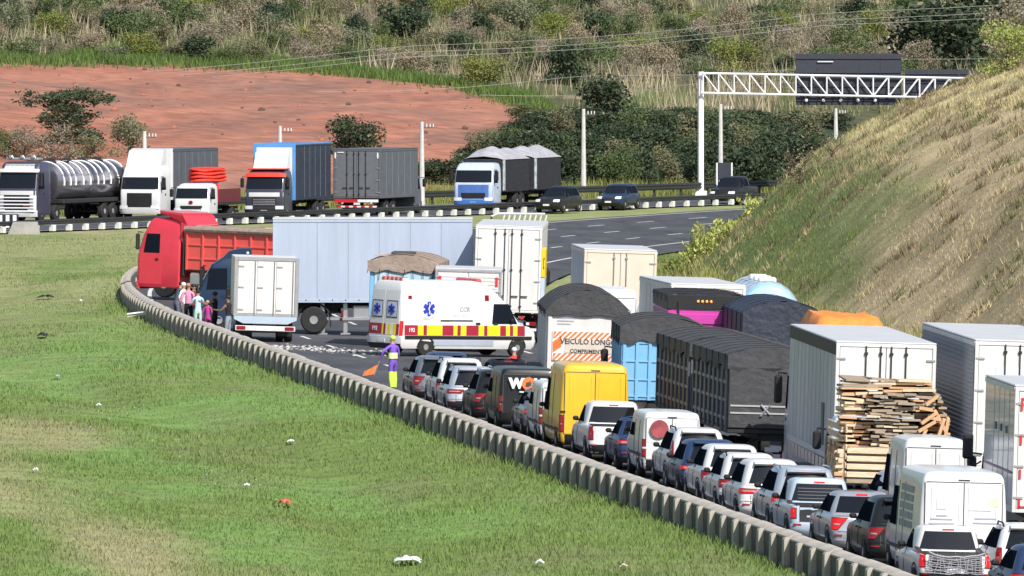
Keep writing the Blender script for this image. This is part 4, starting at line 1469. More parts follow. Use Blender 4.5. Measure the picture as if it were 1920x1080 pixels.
# white refrigerated box
t = thing('box_lorry', 'smooth white refrigerator lorry behind the magenta tailboard', 'lorry', 'lorries stopped in the queue')
cargo_box(t, 0, 9.5, 2.5, 1.1, 3.85, BOXWHITE, BOXWHITE, ROOFG, BOXWHITE, bars=2)
chassis(t, 0, 11.5, 2.5, (2.0, 3.3), z=1.05)
cab_over(t, 9.8, 2.0, 2.4, 3.0, WHITE)
wheel(t, -1.05, 10.8, .5, .3)
wheel(t, 1.05, 10.8, .5, .3)
place(t, px(1322, 392), 392, -.10)

# light blue tanker beyond
t = thing('tank_lorry', 'light blue rounded tank lorry beside the cutting, white hatch rail on top', 'lorry', 'lorries stopped in the queue')
mb = MB()
prof = [(1.12 * math.cos(a), 2.62 + 1.28 * math.sin(a)) for a in np.linspace(0, 2 * math.pi, 22)[:-1]]
v, f = [], []
for k, (yy, sc) in enumerate(((0, .62), (.12, .9), (.35, 1), (7.6, 1), (7.85, .9), (7.95, .6))):
    v += [(x * sc, yy, 2.62 + (z - 2.62) * sc) for x, z in prof]
n = len(prof)
for k in range(5):
    f += [(k * n + i, k * n + (i + 1) % n, (k + 1) * n + (i + 1) % n, (k + 1) * n + i) for i in range(n)]
f += [tuple(range(n)), tuple(5 * n + i for i in range(n))]
TANKB = mat('tank_blue', (.34, .56, .78), rough=.4, var=.06, coat=.3)
mb.add(v, f).build('tank', TANKB, t)
for yy in (.5, 2.2, 3.9, 5.6, 7.3):
    MB().tube([(1.14 * math.cos(a), yy, 2.62 + 1.30 * math.sin(a)) for a in np.linspace(-.2, math.pi + .2, 16)], .035, 5).build('band', STEEL, t)
for yy in (1.0, 3.0, 5.0):
    MB().box(-.3, .3, yy - .3, yy + .3, 3.86, 4.05, .05).build('hatch', WHITESTEEL, t)
MB().box(.75, 1.2, .5, 7.4, 2.6, 3.02, .05).build('side_locker', WHITE, t)
chassis(t, 0, 9.8, 2.4, (1.7, 3.0), z=1.2)
cab_over(t, 8.1, 2.0, 2.4, 3.1, WHITE)
wheel(t, -1.05, 9.1, .5, .3)
wheel(t, 1.05, 9.1, .5, .3)
place(t, px(1436, 397), 397, HQ)

# magenta lorry
t = thing('lorry', 'magenta lorry tail with black top frame and four amber marker lamps', 'lorry', 'lorries stopped in the queue')
MB().box(-1.28, 1.28, 0, 6.8, 1.15, 3.32, .04).build('body', MAGENTA, t)
MB().box(-1.14, 1.14, -.05, -.002, 2.86, 3.20, .08).build('tailboard_ridge', MAGENTA, t)
MB().box(-1.20, 1.20, -.045, -.002, 1.3, 2.40, .06).build('tailboard', MAGENTA, t)
MB().box(-1.30, 1.30, -.04, .06, 3.33, 3.80, .02).box(-1.30, -1.2, .06, 6.8, 3.33, 3.78, .02).box(1.2, 1.30, .06, 6.8, 3.33, 3.78, .02).build('top_frame', BLACK, t)
tarp_top(t, -1.29, 1.29, .1, 6.8, 3.78, .06, TARPB, 'tarpaulin', drop=.1, seed=12)
for k in range(4):
    MB().blob((-.30 + .14 * k, -.06, 3.60), .05, .03, .05, 8, 5).build('marker_lamp', AMBER, t)
MB().tube([(-.92, -.07, 2.5), (-.92, -.07, 3.6)], .03, 6).build('latch_rod', DARK, t)
chassis(t, 0, 8.8, 2.5, (1.8, 3.1), z=1.1)
cab_over(t, 7.0, 2.0, 2.45, 3.0, MAGENTA)
wheel(t, -1.05, 8.0, .5, .3)
wheel(t, 1.05, 8.0, .5, .3)
place(t, px(1320, 378), 378, HQ)

# navy tarpaulin trailer
t = thing('tarpaulin_lorry', 'navy tarpaulin lorry right of the magenta tail', 'lorry', 'lorries stopped in the queue')
MB().box(-1.25, 1.25, 0.02, 8.5, 1.15, 3.35, .03).build('body', TARPN, t)
tarp_top(t, -1.28, 1.28, -.03, 8.6, 3.46, .40, TARPN, 'tarpaulin', drop=1.2, seed=15)
chassis(t, 0, 10.8, 2.5, (1.8, 3.1), z=1.1)
cab_over(t, 8.9, 2.0, 2.45, 3.0, WHITE)
wheel(t, -1.05, 10.0, .5, .3)
wheel(t, 1.05, 10.0, .5, .3)
place(t, px(1463, 369.5), 369.5, HQ)

# orange tarpaulin load
t = thing('lorry', 'stake lorry carrying a load under orange tarpaulin', 'lorry', 'lorries stopped in the queue')
MB().box(-1.25, 1.25, 0, 6.6, 1.15, 2.9, .03).build('body', WOODO, t)
mb = MB()
rn = random.Random(8)
mb.grid(lambda u, v: (-1.28 + 2.56 * u, -.05 + 6.6 * v, 2.9 + (1.02 + .035 * math.sin(u * 9 + v * 7) + .03 * math.sin(u * 27 + v * 5) + .02 * math.sin(v * 41)) * min(1, 6 * u, 6 * (1 - u)) ** .6 * min(1, 9 * v, 9 * (1 - v)) ** .5), 18, 16)
mb.build('tarpaulin', TARPO, t, 60)
chassis(t, 0, 8.6, 2.5, (1.8, 3.1), z=1.1)
cab_over(t, 6.9, 2.0, 2.45, 3.0, WHITE)
wheel(t, -1.05, 7.9, .5, .3)
wheel(t, 1.05, 7.9, .5, .3)
place(t, px(1590, 348), 348, HQ)

# pale blue sided box lorry at the right edge
t = thing('box_lorry', 'box lorry with pale blue side and white red-marked rear at the right edge', 'lorry', 'lorries stopped in the queue')
cargo_box(t, 0, 7.2, 2.5, 1.15, 4.12, PALEB, BOXWHITE, ROOFG, BOXWHITE, bars=0)
mb = MB()
for zz in (1.25, 1.95, 2.75, 3.55):
    for s in (-1, 1):
        mb.box(min(s * 1.06, s * 1.11), max(s * 1.06, s * 1.11), -.075, -.045, zz, zz + .22)
mb.box(-1.1, -.86, -.075, -.045, 3.80, 3.85).box(-1.1, -.86, -.075, -.045, 1.27, 1.31)
mb.build('reflective_strip', REFR, t, 0)
for k in range(3):
    MB().box(-1.268, -1.262, 1.6 + 1.3 * k, 1.95 + 1.3 * k, 2.95, 3.12).build('side_mark', SLATEG, t)
MB().box(-1.278, -1.262, .2, 6.9, 2.05, 2.10).build('side_moulding', mat('mould_red', (.40, .22, .25), rough=.5), t)
chassis(t, 0, 9.0, 2.4, (1.7,), r=.45, z=1.0)
cab_over(t, 7.5, 1.8, 2.3, 2.6, WHITE)
wheel(t, -1.0, 8.4, .45, .28)
wheel(t, 1.0, 8.4, .45, .28)
MB().box(-1.62, -1.36, 8.7, 8.8, 2.05, 2.66, .05).tube([(-1.15, 8.8, 2.0), (-1.3, 8.8, 1.9), (-1.45, 8.78, 2.06)], .025, 5).build('mirror', BLACK, t)
place(t, px(1994, 275), 275, HQ)

# timber lorry
t = thing('stake_lorry', 'old stake lorry overloaded with reclaimed boards', 'lorry', 'lorries stopped in the queue')
MB().box(-1.15, 1.15, 0, 5.6, 1.0, 1.14, .02).build('platform', WOODO, t)
for k in range(4):
    MB().box(-1.15, 1.15, -.05, -.01, 1.16 + .20 * k, 1.30 + .20 * k, .01).build('tail_plank', WOODP, t)
for s in (-1, 1):
    for k in range(6):
        MB().box(min(s * 1.15, s * 1.19), max(s * 1.15, s * 1.19), 0, 5.6, 1.16 + .22 * k, 1.32 + .22 * k, .01).build('side_plank', WOODP, t)
    for k in range(5):
        yy = .1 + 5.4 * k / 4
        MB().box(min(s * 1.19, s * 1.25), max(s * 1.19, s * 1.25), yy - .05, yy + .05, .95, 1.95, .01).build('stake', WOODO, t)
chassis(t, 0, 7.6, 2.3, (1.5,), r=.45, z=.95)
cab_over(t, 5.9, 1.8, 2.2, 2.5, PALEB)
wheel(t, -.95, 6.9, .45, .28)
wheel(t, .95, 6.9, .45, .28)
place(t, px(1670, 294.2), 294.2, HQ)
MB().box(-1.10, 1.10, .05, 5.5, 1.145, 1.93, .02).build('packed_load', WOODO, t)
TM = t.matrix_world.copy()
rn = random.Random(21)
pl_mesh = {}
for m_ in (WOODN, WOODO, WOODP):
    pl_mesh[m_.name] = [MB().box(-.5, .5, -.5, .5, -.5, .5, .04).mesh('board', m_, 30)]


def board(cx, cy, cz, sx, sy, sz, rot, m_, lab, grp):
    o = share('timber_board', pl_mesh[m_.name][0])
    tag(o, lab, 'board', grp)
    o.matrix_world = TM @ Matrix.Translation((cx, cy, cz)) @ Euler(rot).to_matrix().to_4x4() @ Matrix.Diagonal((sx, sy, sz, 1))
    return o


L_OLD = 'weathered brown board in the heap on the stake lorry'
L_NEW = 'long pale board lying across the top of the stake lorry'
L_FRM = 'fresh orange board of a broken frame leaning on the heap'
# crosswise heap from side to side, orange at both ends, weathered in the middle
HT = (1.72, 1.80, 1.88)
z = 1.96
row = 0
while z < 3.62:
    xr = float(np.interp(z, [1.9, 2.5, 3.1, 3.6], [1.40, 1.36, 1.20, .85]))
    x = -1.27 + rn.uniform(-.04, .04)
    while x < xr:
        L_ = rn.uniform(.20, .62)
        top = z > 3.30
        if top:
            L_ *= 2.4
        L_ = min(L_, xr + .08 - x)
        if L_ < .08:
            break
        cx = x + L_ / 2
        if top:
            lab, grp, m_ = 'long pale board lying across the top of the stake lorry', 'long boards on the stake lorry', (WOODN, WOODP, WOODO)[rn.randrange(3)]
        elif cx < -.62:
            lab, grp, m_ = 'orange board end stacked at the left edge of the lorry load', 'orange board ends on the stake lorry', WOODN if rn.random() < .7 else WOODP
        elif cx > .55:
            lab, grp, m_ = 'board wedged behind the broken frames on the stake lorry', 'boards behind the frames', WOODO if rn.random() < .6 else WOODN
        else:
            lab, grp, m_ = 'weathered brown board in the heap on the stake lorry', 'weathered boards on the stake lorry', WOODO if rn.random() < .78 else WOODP
        dp = .10 if -.62 <= cx <= .55 and not top else .38
        board(cx, dp + .75 + rn.uniform(-.10, .10), z + rn.uniform(-.012, .012), L_, 1.5, rn.uniform(.045, .070), (rn.uniform(-.04, .04), rn.uniform(-.06, .06) + .03 * math.sin(row), rn.uniform(-.10, .10)), m_, lab, grp)
        x += L_ * .96
    z += .082
    row += 1
for (xa, za, xb, zb_) in ((.55, 2.35, .98, 2.62), (.60, 2.05, .75, 2.42), (.98, 1.95, 1.20, 2.70), (.78, 2.72, 1.12, 2.66), (.62, 2.55, 1.02, 2.85), (1.02, 2.12, .70, 2.2), (.95, 2.9, 1.26, 2.35), (.72, 3.02, 1.02, 3.26), (1.22, 2.1, 1.3, 2.72), (.55, 2.95, .9, 2.9)):
    L_ = math.hypot(xb - xa, zb_ - za)
    board((xa + xb) / 2 + .08, .12 + rn.uniform(-.05, .05), (za + zb_) / 2, L_, .30, .085, (0, -math.atan2(zb_ - za, xb - xa), 0), WOODN, 'fresh orange board of a broken frame leaning on the heap', 'frame boards on the stake lorry')
sk = MB()
rn = random.Random(4)
for k in range(150):
    y = rn.uniform(-.05, 2.6)
    zz = rn.uniform(.95, 1.75)
    sk.box(-1.34 - rn.uniform(0, .12), -1.24, y, y + rn.uniform(.05, .14), zz, zz + rn.uniform(.06, .16), .01, rn.choice((0, 0, 1)))
sko = sk.build('hanging_offcut', [WOODP, WOODN], None, 30)
sko.matrix_world = TM
tag(sko, 'mass of yellow wood offcuts bulging from the stake lorry\'s side', 'wood offcuts', kind='stuff')

# ================================================================== the crash
# blue-grey semi-trailer broadside across the carriageway, with its navy tractor on the left
t = thing('semi_trailer', 'plain blue-grey trailer standing broadside across the carriageway', 'trailer', 'lorries in the crash')
LT = 7.85
cargo_box(t, 0, LT, 2.5, 1.32, 4.62, BOXGREY, BOXWHITE, ROOFG, BOXGREY, doors=False)
mb = MB()
for k in range(15):
    mb.blob((-1.275, .3 + k * .52, 1.42), .012, .03, .03, 6, 4)
mb.build('rivet', DARK, t)
chassis(t, .3, LT, 2.5, (1.5, 2.8), z=1.28, bumper=False)
mb = MB()
for yy in (5.0, 5.9):
    mb.box(-1.0, -.86, yy - .09, yy + .09, .12, 1.3, .02).box(-1.06, -.80, yy - .2, yy + .2, .04, .12, .02)
mb.box(-1.1, -1.0, 2.9, 6.3, .62, .74, .01).box(-1.05, -.75, 3.6, 4.7, .65, 1.2, .04)
mb.build('landing_leg', STEEL, t)
place(t, -1.56, 462.6, R(-90), z=road_z(-6, 459) - .02, tilt=False)
t = thing('lorry_tractor', 'navy tractor unit with roof deflector standing behind the group of people', 'lorry', 'lorries in the crash')
cab_over(t, 3.6, 2.2, 2.45, 3.0, NAVY, nose=.35, deflector=(3.34, NAVY), glass_z=(1.75, 2.6))
chassis(t, 0, 5.7, 2.5, (1.15, 4.9), z=.98, dual=True, r=.53)
mb = MB()
for s in (-1, 1):
    mb.tube([(s * 1.03, 1.15 + .66 * math.cos(a), .53 + .66 * math.sin(a)) for a in np.linspace(.15, math.pi - .15, 9)], .035, 4)
mb.build('mudguard', DARK, t)
MB().box(-1.22, -.8, 2.3, 3.4, .5, 1.1, .12).build('fuel_tank', STEEL, t)
MB().blob((-1.08, 3.75, 3.16), .05, .06, .06, 8, 5).build('marker_lamp', HEADL, t)
place(t, -6.65, 462.6, R(-90), z=road_z(-9, 459), tilt=False)

# red tipper lorry
t = thing('tipper_lorry', 'red tipper lorry with rolled brown tarpaulin swung against the barrier', 'lorry', 'lorries in the crash')
cab_over(t, 6.3, 2.3, 2.5, 3.50, RED, nose=.14, grille=RED, glass_z=(1.95, 2.80))
tb = MB()
tb.box(-1.25, 1.25, 0, 6.0, 1.25, 2.95, .03)
tb.build('tipper_body', REDBED, t)
for s in (-1, 1):
    for k in range(8):
        yy = .1 + 5.8 * k / 7
        MB().box(min(s * 1.252, s * 1.32), max(s * 1.252, s * 1.285), yy - .05, yy + .05, 1.25, 2.95, .012).build('body_rib', REDBED, t)
    for zz in (1.75, 2.35, 2.85):
        MB().box(min(s * 1.252, s * 1.29), max(s * 1.252, s * 1.29), .1, 5.9, zz - .04, zz + .04, .01).build('body_rail', REDBED, t)
MB().prism([(6.02, 2.0), (6.28, 2.6), (6.28, 3.7), (7.4, 3.78), (7.4, 3.70), (6.20, 3.60), (5.95, 3.2)], -1.22, 1.22, 'x').build('headboard', RED, t, 20)
tarp_top(t, -1.27, 1.27, -.05, 5.9, 3.02, .18, TARPBR, 'tarpaulin', drop=.16, seed=6)
MB().tube([(-1.3, .1, 3.02), (-1.3, 6.0, 3.02)], .13, 8).build('rolled_tarpaulin', TARPBR, t)
MB().box(-1.32, -.9, .5, 1.9, 3.12, 3.22, .04).build('tarp_patch', TARPTAN, t)
chassis(t, 0, 8.4, 2.5, (1.2, 2.5), r=.52, z=1.1)
for s in (-1, 1):
    wheel(t, s * 1.06, 7.1, .56, .32)
    MB().tube([(s * 1.06, 7.1 + .68 * math.cos(a), .56 + .68 * math.sin(a)) for a in np.linspace(-.1, math.pi + .1, 10)], .05, 5).build('wheel_arch', mat('arch_grey', (.30, .29, .28), rough=.7), t)
MB().tube([(-1.2, 6.1, 1.0), (-1.2, 6.1, 2.3), (-1.16, 6.15, 2.9)], .07, 7).build('exhaust_stack', DARK, t)
MB().box(-1.26, -.8, 4.4, 5.8, .55, 1.15, .1).build('fuel_tank', STEEL, t)
place(t, -8.5, 507.4, R(-58), z=road_z(-12, 509))

# white delivery lorry behind it
t = thing('box_lorry', 'small white box lorry with three-panel rear door beside the onlookers', 'lorry', 'lorries in the crash')
MB().box(-1.22, 1.22, 0, 4.6, .98, 3.22, .02).build('cargo_box', BOXWHITE, t)
f_ = .12
mb = MB().box(-1.235, -1.10, -.05, .02, .98, 3.24, .012).box(1.10, 1.235, -.05, .02, .98, 3.24, .012).box(-1.1, 1.1, -.05, .02, 3.10, 3.24, .012).box(-1.1, 1.1, -.05, .02, .98, 1.06, .012)
mb.build('rear_frame', STEEL, t)
for (xa, xb) in ((-1.08, -.37), (-.35, .36), (.38, 1.08)):
    d = MB().box(xa, xb, -.035, .01, 1.08, 3.08, .01).build('rear_door', BOXWHITE, t)
    for zz in (1.2, 2.05, 2.85):
        MB().box(xa + .02, xa + .22, -.06, -.035, zz, zz + .06, .006).build('hinge', STEEL, d)
    MB().tube([(xb - .06, -.065, 1.02), (xb - .06, -.065, 3.12)], .018, 6).build('locking_bar', STEEL, d)
MB().prism([(-1.2, .98), (1.2, .98), (1.2, .86), (.85, .70), (-.85, .70), (-1.2, .86)], -.05, .06, 'y').build('tail_lift', PALEB, t, 10)
MB().box(-1.15, 1.15, -.08, -.02, .42, .62, .02).build('rear_bumper', WHITE, t)
for s in (-1, 1):
    MB().box(min(s * 1.1, s * .75), max(s * 1.1, s * .75), -.105, -.06, .46, .60, .02).build('tail_lamp', LAMP, t)
MB().box(-.35, .2, -.10, -.075, .44, .58).build('number_plate', PLATE, t)
chassis(t, .1, 6.2, 2.2, (1.3,), r=.42, z=.9, bumper=False)
cab_over(t, 4.8, 1.7, 2.1, 2.3, WHITE)
wheel(t, -.92, 5.7, .42, .26)
wheel(t, .92, 5.7, .42, .26)
place(t, px(496, 448), 448, R(-3))

# light blue lorry under a brown tarpaulin
t = thing('lorry', 'light blue lorry under a sagging brown tarpaulin behind the ambulance', 'lorry', 'lorries in the crash')
MB().box(-1.28, 1.28, 0, 6.3, 1.1, 2.95, .02).build('body', SKYB, t)
MB().box(-1.10, 1.10, -.03, -.002, 1.2, 2.85, .02).build('tail_sheet', mat('sheet_blue', (.42, .58, .68), rough=.6, var=.15), t)
tarp_top(t, -1.36, 1.36, -.12, 6.4, 3.22, .30, TARPBR, 'tarpaulin', drop=.34, seed=14)
MB().box(-.55, .35, .8, 2.2, 3.5, 3.62, .06).build('tarp_fold', TARPG, t)
MB().prism([(-1.15, -.05), (-.45, -.1), (-.55, .7), (-1.0, .6)], 3.46, 3.49, 'z').build('tarp_patch', TARPTAN, t)
mb = MB()
for (xa, xb) in ((-1.0, -.9), (-.7, -.55), (-.2, .05), (.5, .35), (.8, .75), (1.05, 1.15)):
    mb.tube([(xa, -.05, 1.5), (xb, -.14, 2.95)], .014, 4)
mb.build('lashing_rope', DARK, t)
chassis(t, 0, 8.3, 2.5, (1.8, 3.1), z=1.05)
cab_over(t, 6.6, 1.8, 2.4, 2.9, SKYB)
wheel(t, -1.05, 7.6, .5, .3)
wheel(t, 1.05, 7.6, .5, .3)
place(t, px(752, 446), 446.5, R(3))

# small ribbed white box
t = thing('box_lorry', 'small white box lorry with ribbed rear doors above the ambulance roof', 'lorry', 'lorries in the crash')
cargo_box(t, 0, 4.6, 2.5, 1.0, 3.12, BOXWHITE, BOXWHITE, ROOFG, mat('frame_grey', (.30, .30, .32), rough=.5), bars=0, drib=True)
mb = MB()
for s in (-1, 1):
    mb.box(min(s * 1.02, s * 1.12), max(s * 1.02, s * 1.12), -.075, -.045, 2.5, 2.85)
mb.build('reflective_strip', REFR, t, 0)
chassis(t, 0, 6.3, 2.3, (1.5,), r=.45, z=.95)
cab_over(t, 4.8, 1.7, 2.1, 2.3, WHITE)
wheel(t, -.95, 5.7, .45, .26)
wheel(t, .95, 5.7, .45, .26)
place(t, px(874, 442.5), 442.5, R(0))

# white trailer tail with yellow board
t = thing('semi_trailer', 'white trailer tail with four locking bars beside the blue-grey trailer', 'trailer', 'lorries in the crash')
cargo_box(t, 0, 12.5, 2.58, 1.2, 4.55, BOXWHITE, BOXWHITE, ROOFG, BOXWHITE)
MB().box(1.295, 1.45, .05, 3.5, 2.60, 3.70, .02).build('yellow_panel', REFY if False else mat('panel_yellow', (.80, .52, .02), rough=.5), t)
MB().box(1.295, 1.45, .05, 3.5, 1.25, 2.58, .02).build('blue_panel', PALEB, t)
mb = MB()
mb.tube([(1.40 + .022 * math.cos(a), .04, 3.15 + .22 * math.sin(a)) for a in np.linspace(.8, 2 * math.pi - .8, 12)], .012, 4)
mb.build('lettering', TEXTD, t)
chassis(t, 0, 12, 2.55, (2.0, 3.3, 4.6), z=1.15)
place(t, px(948, 457), 457, R(1.2))

# dark rack lorry beyond
t = thing('rack_lorry', 'dark lorry with a white hooped rail on top, beyond the white trailer', 'lorry', 'lorries in the crash')
MB().box(-1.2, 1.2, 0, 5.5, 1.1, 4.25, .03).build('body', TARPB, t)
mb = MB()
hp = [(-1.1, 0.1, 4.25), (-1.0, .1, 4.62), (-.75, .1, 4.74), (1.15, .1, 4.78)]
mb.tube(hp, .05, 5)
for k in range(9):
    x = -.6 + 1.7 * k / 8
    mb.tube([(x, .1, 4.25), (x + .12, .1, 4.74)], .035, 4)
mb.tube([(-1.1, .1, 4.27), (1.15, .1, 4.27)], .05, 5)
mb.build('hoop_rail', WHITESTEEL, t)
chassis(t, 0, 7.5, 2.4, (1.5, 2.8), z=1.05)
cab_over(t, 5.8, 1.8, 2.3, 2.9, BLACKP)
wheel(t, -1.05, 6.8, .5, .3)
wheel(t, 1.05, 6.8, .5, .3)
place(t, px(962, 476), 476, R(0))

# ------------------------------------------------------------------ ambulance
amb = thing('ambulance', 'white ambulance with red and yellow chequered band standing across the lanes', 'ambulance')
L, H, w = 6.6, 2.82, 1.02
S = [(.30, .06, L - .12, w * .95), (.42, 0, L - .02, w * .985), (.60, 0, L, w), (.95, .02, L - .10, w), (1.12, .03, L - .30, w * .995), (1.22, .035, L - .75, w * .99),
     (1.65, .05, L - 1.12, w * .975), (2.05, .07, L - 1.48, w * .955), (2.35, .10, L - 1.85, w * .925), (2.62, .14, L - 2.15, w * .88), (2.75, .22, L - 2.45, w * .80), (2.82, .38, L - 2.8, w * .62)]
ah = Hull(S, sb=.02, r=.12, rf=.25, c=.03)
ah.body('body', WHITE, amb)
for s in (-1, 1):
    a0, a1 = sorted((s * .02, s * .90))
    d = ah.rp('rear_door', WHITE, amb, .62, 2.45, a0, a1, a0 * .95, a1 * .93, off=.010, nu=4, nv=6)
    b0, b1 = sorted((s * .16, s * .72))
    wf = ah.rp('window_frame', BLACK, d, 1.42, 2.06, b0 - .03, b1 + .03, off=.018, nu=3, nv=3)
    ah.rp('rear_window', mat('window_frosted', (.55, .60, .70), rough=.3), d, 1.46, 2.02, b0, b1, off=.024, nu=3, nv=3)
    mb = MB()
    cx = (b0 + b1) / 2
    for a in (0, 60, 120):
        q = [(cx + .045 * math.cos(R(a)) * e + .20 * math.cos(R(a + 90)) * g, 1.74 + .045 * math.sin(R(a)) * e + .20 * math.sin(R(a + 90)) * g) for e, g in ((-1, -1), (1, -1), (1, 1), (-1, 1))]
        mb.prism(q, .022 - .012, .032, 'y')
    mb.build('star_of_life', TEXTB, d, 0)
    ah.rp('tail_lamp', LAMPON if s > 0 else LAMP, amb, .78, 1.32, *sorted((s * .93, s * 1.05)), off=.02, nu=3, nv=4)
ah.rp('rear_band', MAROON, amb, .80, 1.20, -.90, -.10, off=.022, nu=4, nv=2, skirt=.01)
for (a, b, m_) in ((-.10, .0, REFY), (.0, .13, MAROON), (.13, .22, REFW), (.22, .42, REFY), (.42, .56, REFW), (.56, .74, REFY), (.74, .90, MAROON)):
    ah.rp('rear_band_block', m_, amb, .80, 1.20, a + .004, b - .004, off=.022, nu=2, nv=2, skirt=.01)
text('192', .22, TEXTW, amb, (-.52, -.012, 1.00), bold=.005)
ah.rp('rear_bumper', WHITE, amb, .48, .72, -1.0, 1.0, off=.07, nu=10, nv=2, skirt=.1)
ah.rp('bumper_lower', BLACK, amb, .30, .47, -.98, .98, off=.05, nu=10, nv=2, skirt=.08)
ah.rp('number_plate', PLATE, amb, .52, .64, -.2, .2, off=.085, nu=1, nv=1)
# chequered band on both sides, block by block
ya = .22
k = 0
pat = ((.62, MAROON), (.26, REFY), (.16, MAROON), (.72, REFY), (.52, MAROON), (.18, REFY), (.16, MAROON), (.26, REFY), (.58, MAROON), (.26, REFY), (.16, MAROON), (.60, REFY), (.28, MAROON), (.18, REFY), (.16, MAROON), (.20, REFY), (.36, MAROON))
for wd, m_ in pat:
    for s in (-1, 1):
        ah.sp('side_band_block', m_, amb, s, .80, 1.17, ya + .006, ya + wd - .006, off=.012, nu=2, nv=2, skirt=.01)
    ya += wd
for s in (-1, 1):
    ah.sp('rubbing_strip', BLACK, amb, s, .66, .78, .25, L - .4, off=.03, nu=8, nv=1)
    ah.sp('sill', BOXGREY, amb, s, .42, .62, 1.6, 4.4, off=.015, nu=4, nv=1)
    ah.sp('door_window', GLASSS, amb, s, 1.24, 1.98, L - 2.28, L - 1.08, L - 2.20, L - 1.50, off=.014, nu=4, nv=3)
    ah.sp('sliding_door', WHITE, amb, s, 1.2, 2.4, 2.3, 3.7, off=.008, nu=4, nv=4)
    ah.sp('door_rail', BLACK, amb, s, 1.32, 1.37, 1.9, 3.4, off=.02, nu=3, nv=1)
    ah.sp('door_handle', BLACK, amb, s, 1.20, 1.28, L - 2.22, L - 2.02, off=.03, nu=1, nv=1)
    ah.sp('door_handle', BLACK, amb, s, 1.20, 1.28, 3.55, 3.75, off=.03, nu=1, nv=1)
    ah.sp('side_lamp', LAMP, amb, s, 2.14, 2.26, .40, .56, off=.02, nu=1, nv=1)
    ah.sp('side_lamp', LAMP, amb, s, 2.10, 2.30, L - 2.62, L - 2.44, off=.03, nu=1, nv=1)
ah.fp('windscreen', GLASS, amb, 1.26, 2.16, -.86, .86, -.78, .78, off=.014)
ah.fp('grille', BLACK, amb, .62, .92, -.5, .5, off=.02)
ah.fp('front_bumper', BLACK, amb, .32, .55, -.98, .98, off=.03, nu=8)
for s in (-1, 1):
    ah.fp('head_lamp', HEADL, amb, .78, 1.0, *sorted((s * .58, s * .98)), off=.02)
sx = 1.0
mb = MB()
for a in (0, 60, 120):
    q = [(1.35 + .07 * math.cos(R(a)) * e + .27 * math.cos(R(a + 90)) * g, 1.78 + .07 * math.sin(R(a)) * e + .27 * math.sin(R(a + 90)) * g) for e, g in ((-1, -1), (1, -1), (1, 1), (-1, 1))]
    mb.prism(q, sx + .0, sx + .012, 'x')
st = mb.build('star_of_life', TEXTB, amb, 0)
mb = MB()
mb.tube([(sx + .016, 1.35, 1.56), (sx + .016, 1.35, 2.0)], .016, 5)
mb.tube([(sx + .016, 1.35 + .05 * math.sin(a * 3), 1.60 + .11 * a) for a in np.linspace(0, 3.2, 14)], .014, 4)
mb.build('serpent_staff', TEXTW, st)
rt = (R(90), 0, R(90))
text('CCR', .24, TEXTG, amb, (sx + .006, 3.02, 1.76), rt, bold=.006)
text('0800 0551111', .20, TEXTB if False else mat('print_pale_blue', (.34, .42, .66), rough=.5), amb, (sx + .006, 3.0, 1.50), rt)
text('RESGATE', .13, mat('print_pale', (.50, .52, .58), rough=.5), amb, (sx + .006, 1.35, 1.42), rt)
text('192', .20, TEXTW, amb, (sx + .022, .55, .985), rt, bold=.004)
lb = MB().box(-.7, .7, .35, .62, 2.76, 2.90, .05).build('light_bar', WHITE, amb)
for k in range(5):
    MB().box(-.62 + .26 * k, -.42 + .26 * k, .33, .64, 2.80, 2.93, .03).build('beacon', mat('beacon_red', (.50, .10, .10), rough=.3), lb)
MB().box(-.66, .66, 3.80, 4.06, 2.72, 2.90, .05).build('front_light_bar', mat('beacon_red', (.50, .10, .10), rough=.3), amb)
for yy in (1.25, L - 1.05):
    ah.arch(amb, yy, .42)
    for s in (-1, 1):
        wheel(amb, s * .89, yy, .36, .24)
mirrors(amb, ah, L - 1.42, 1.32, BLACK)
place(amb, px(717, 434.5), 434.4, R(52))

# motorcycle and rider at the ambulance's front
mo = thing('motorcycle', 'motorcycle standing between the ambulance front and the striped lorry tail', 'motorcycle')
for yy in (.32, 1.62):
    wheel(mo, 0, yy, .31, .12, DARK)
MB().tube([(0, 1.62, .31), (0, 1.42, .75), (0, 1.32, 1.0)], .04, 6).build('fork', STEEL, mo)
MB().tube([(-.36, 1.22, 1.05), (-.2, 1.32, 1.02), (.2, 1.32, 1.02), (.36, 1.22, 1.05)], .02, 5).build('handlebar', DARK, mo)
MB().blob((0, 1.05, .82), .15, .28, .14).build('fuel_tank', RED, mo)
MB().box(-.13, .13, .25, .85, .72, .82, .04).build('seat', BLACK, mo)
MB().box(-.14, .14, .75, 1.25, .32, .65, .06).tube([(-.1, .32, .31), (-.1, .9, .4), (0, 1.3, .8)], .03, 5).tube([(.1, .32, .31), (.1, .9, .4), (0, 1.3, .8)], .03, 5).build('engine', DARK, mo)
MB().tube([(.16, 1.0, .3), (.18, .2, .36)], .05, 7).build('exhaust', CHROME, mo)
MB().box(-.2, .2, -.05, .3, .85, 1.2, .05).build('top_box', RED, mo)
place(mo, .14, 390, R(-6))


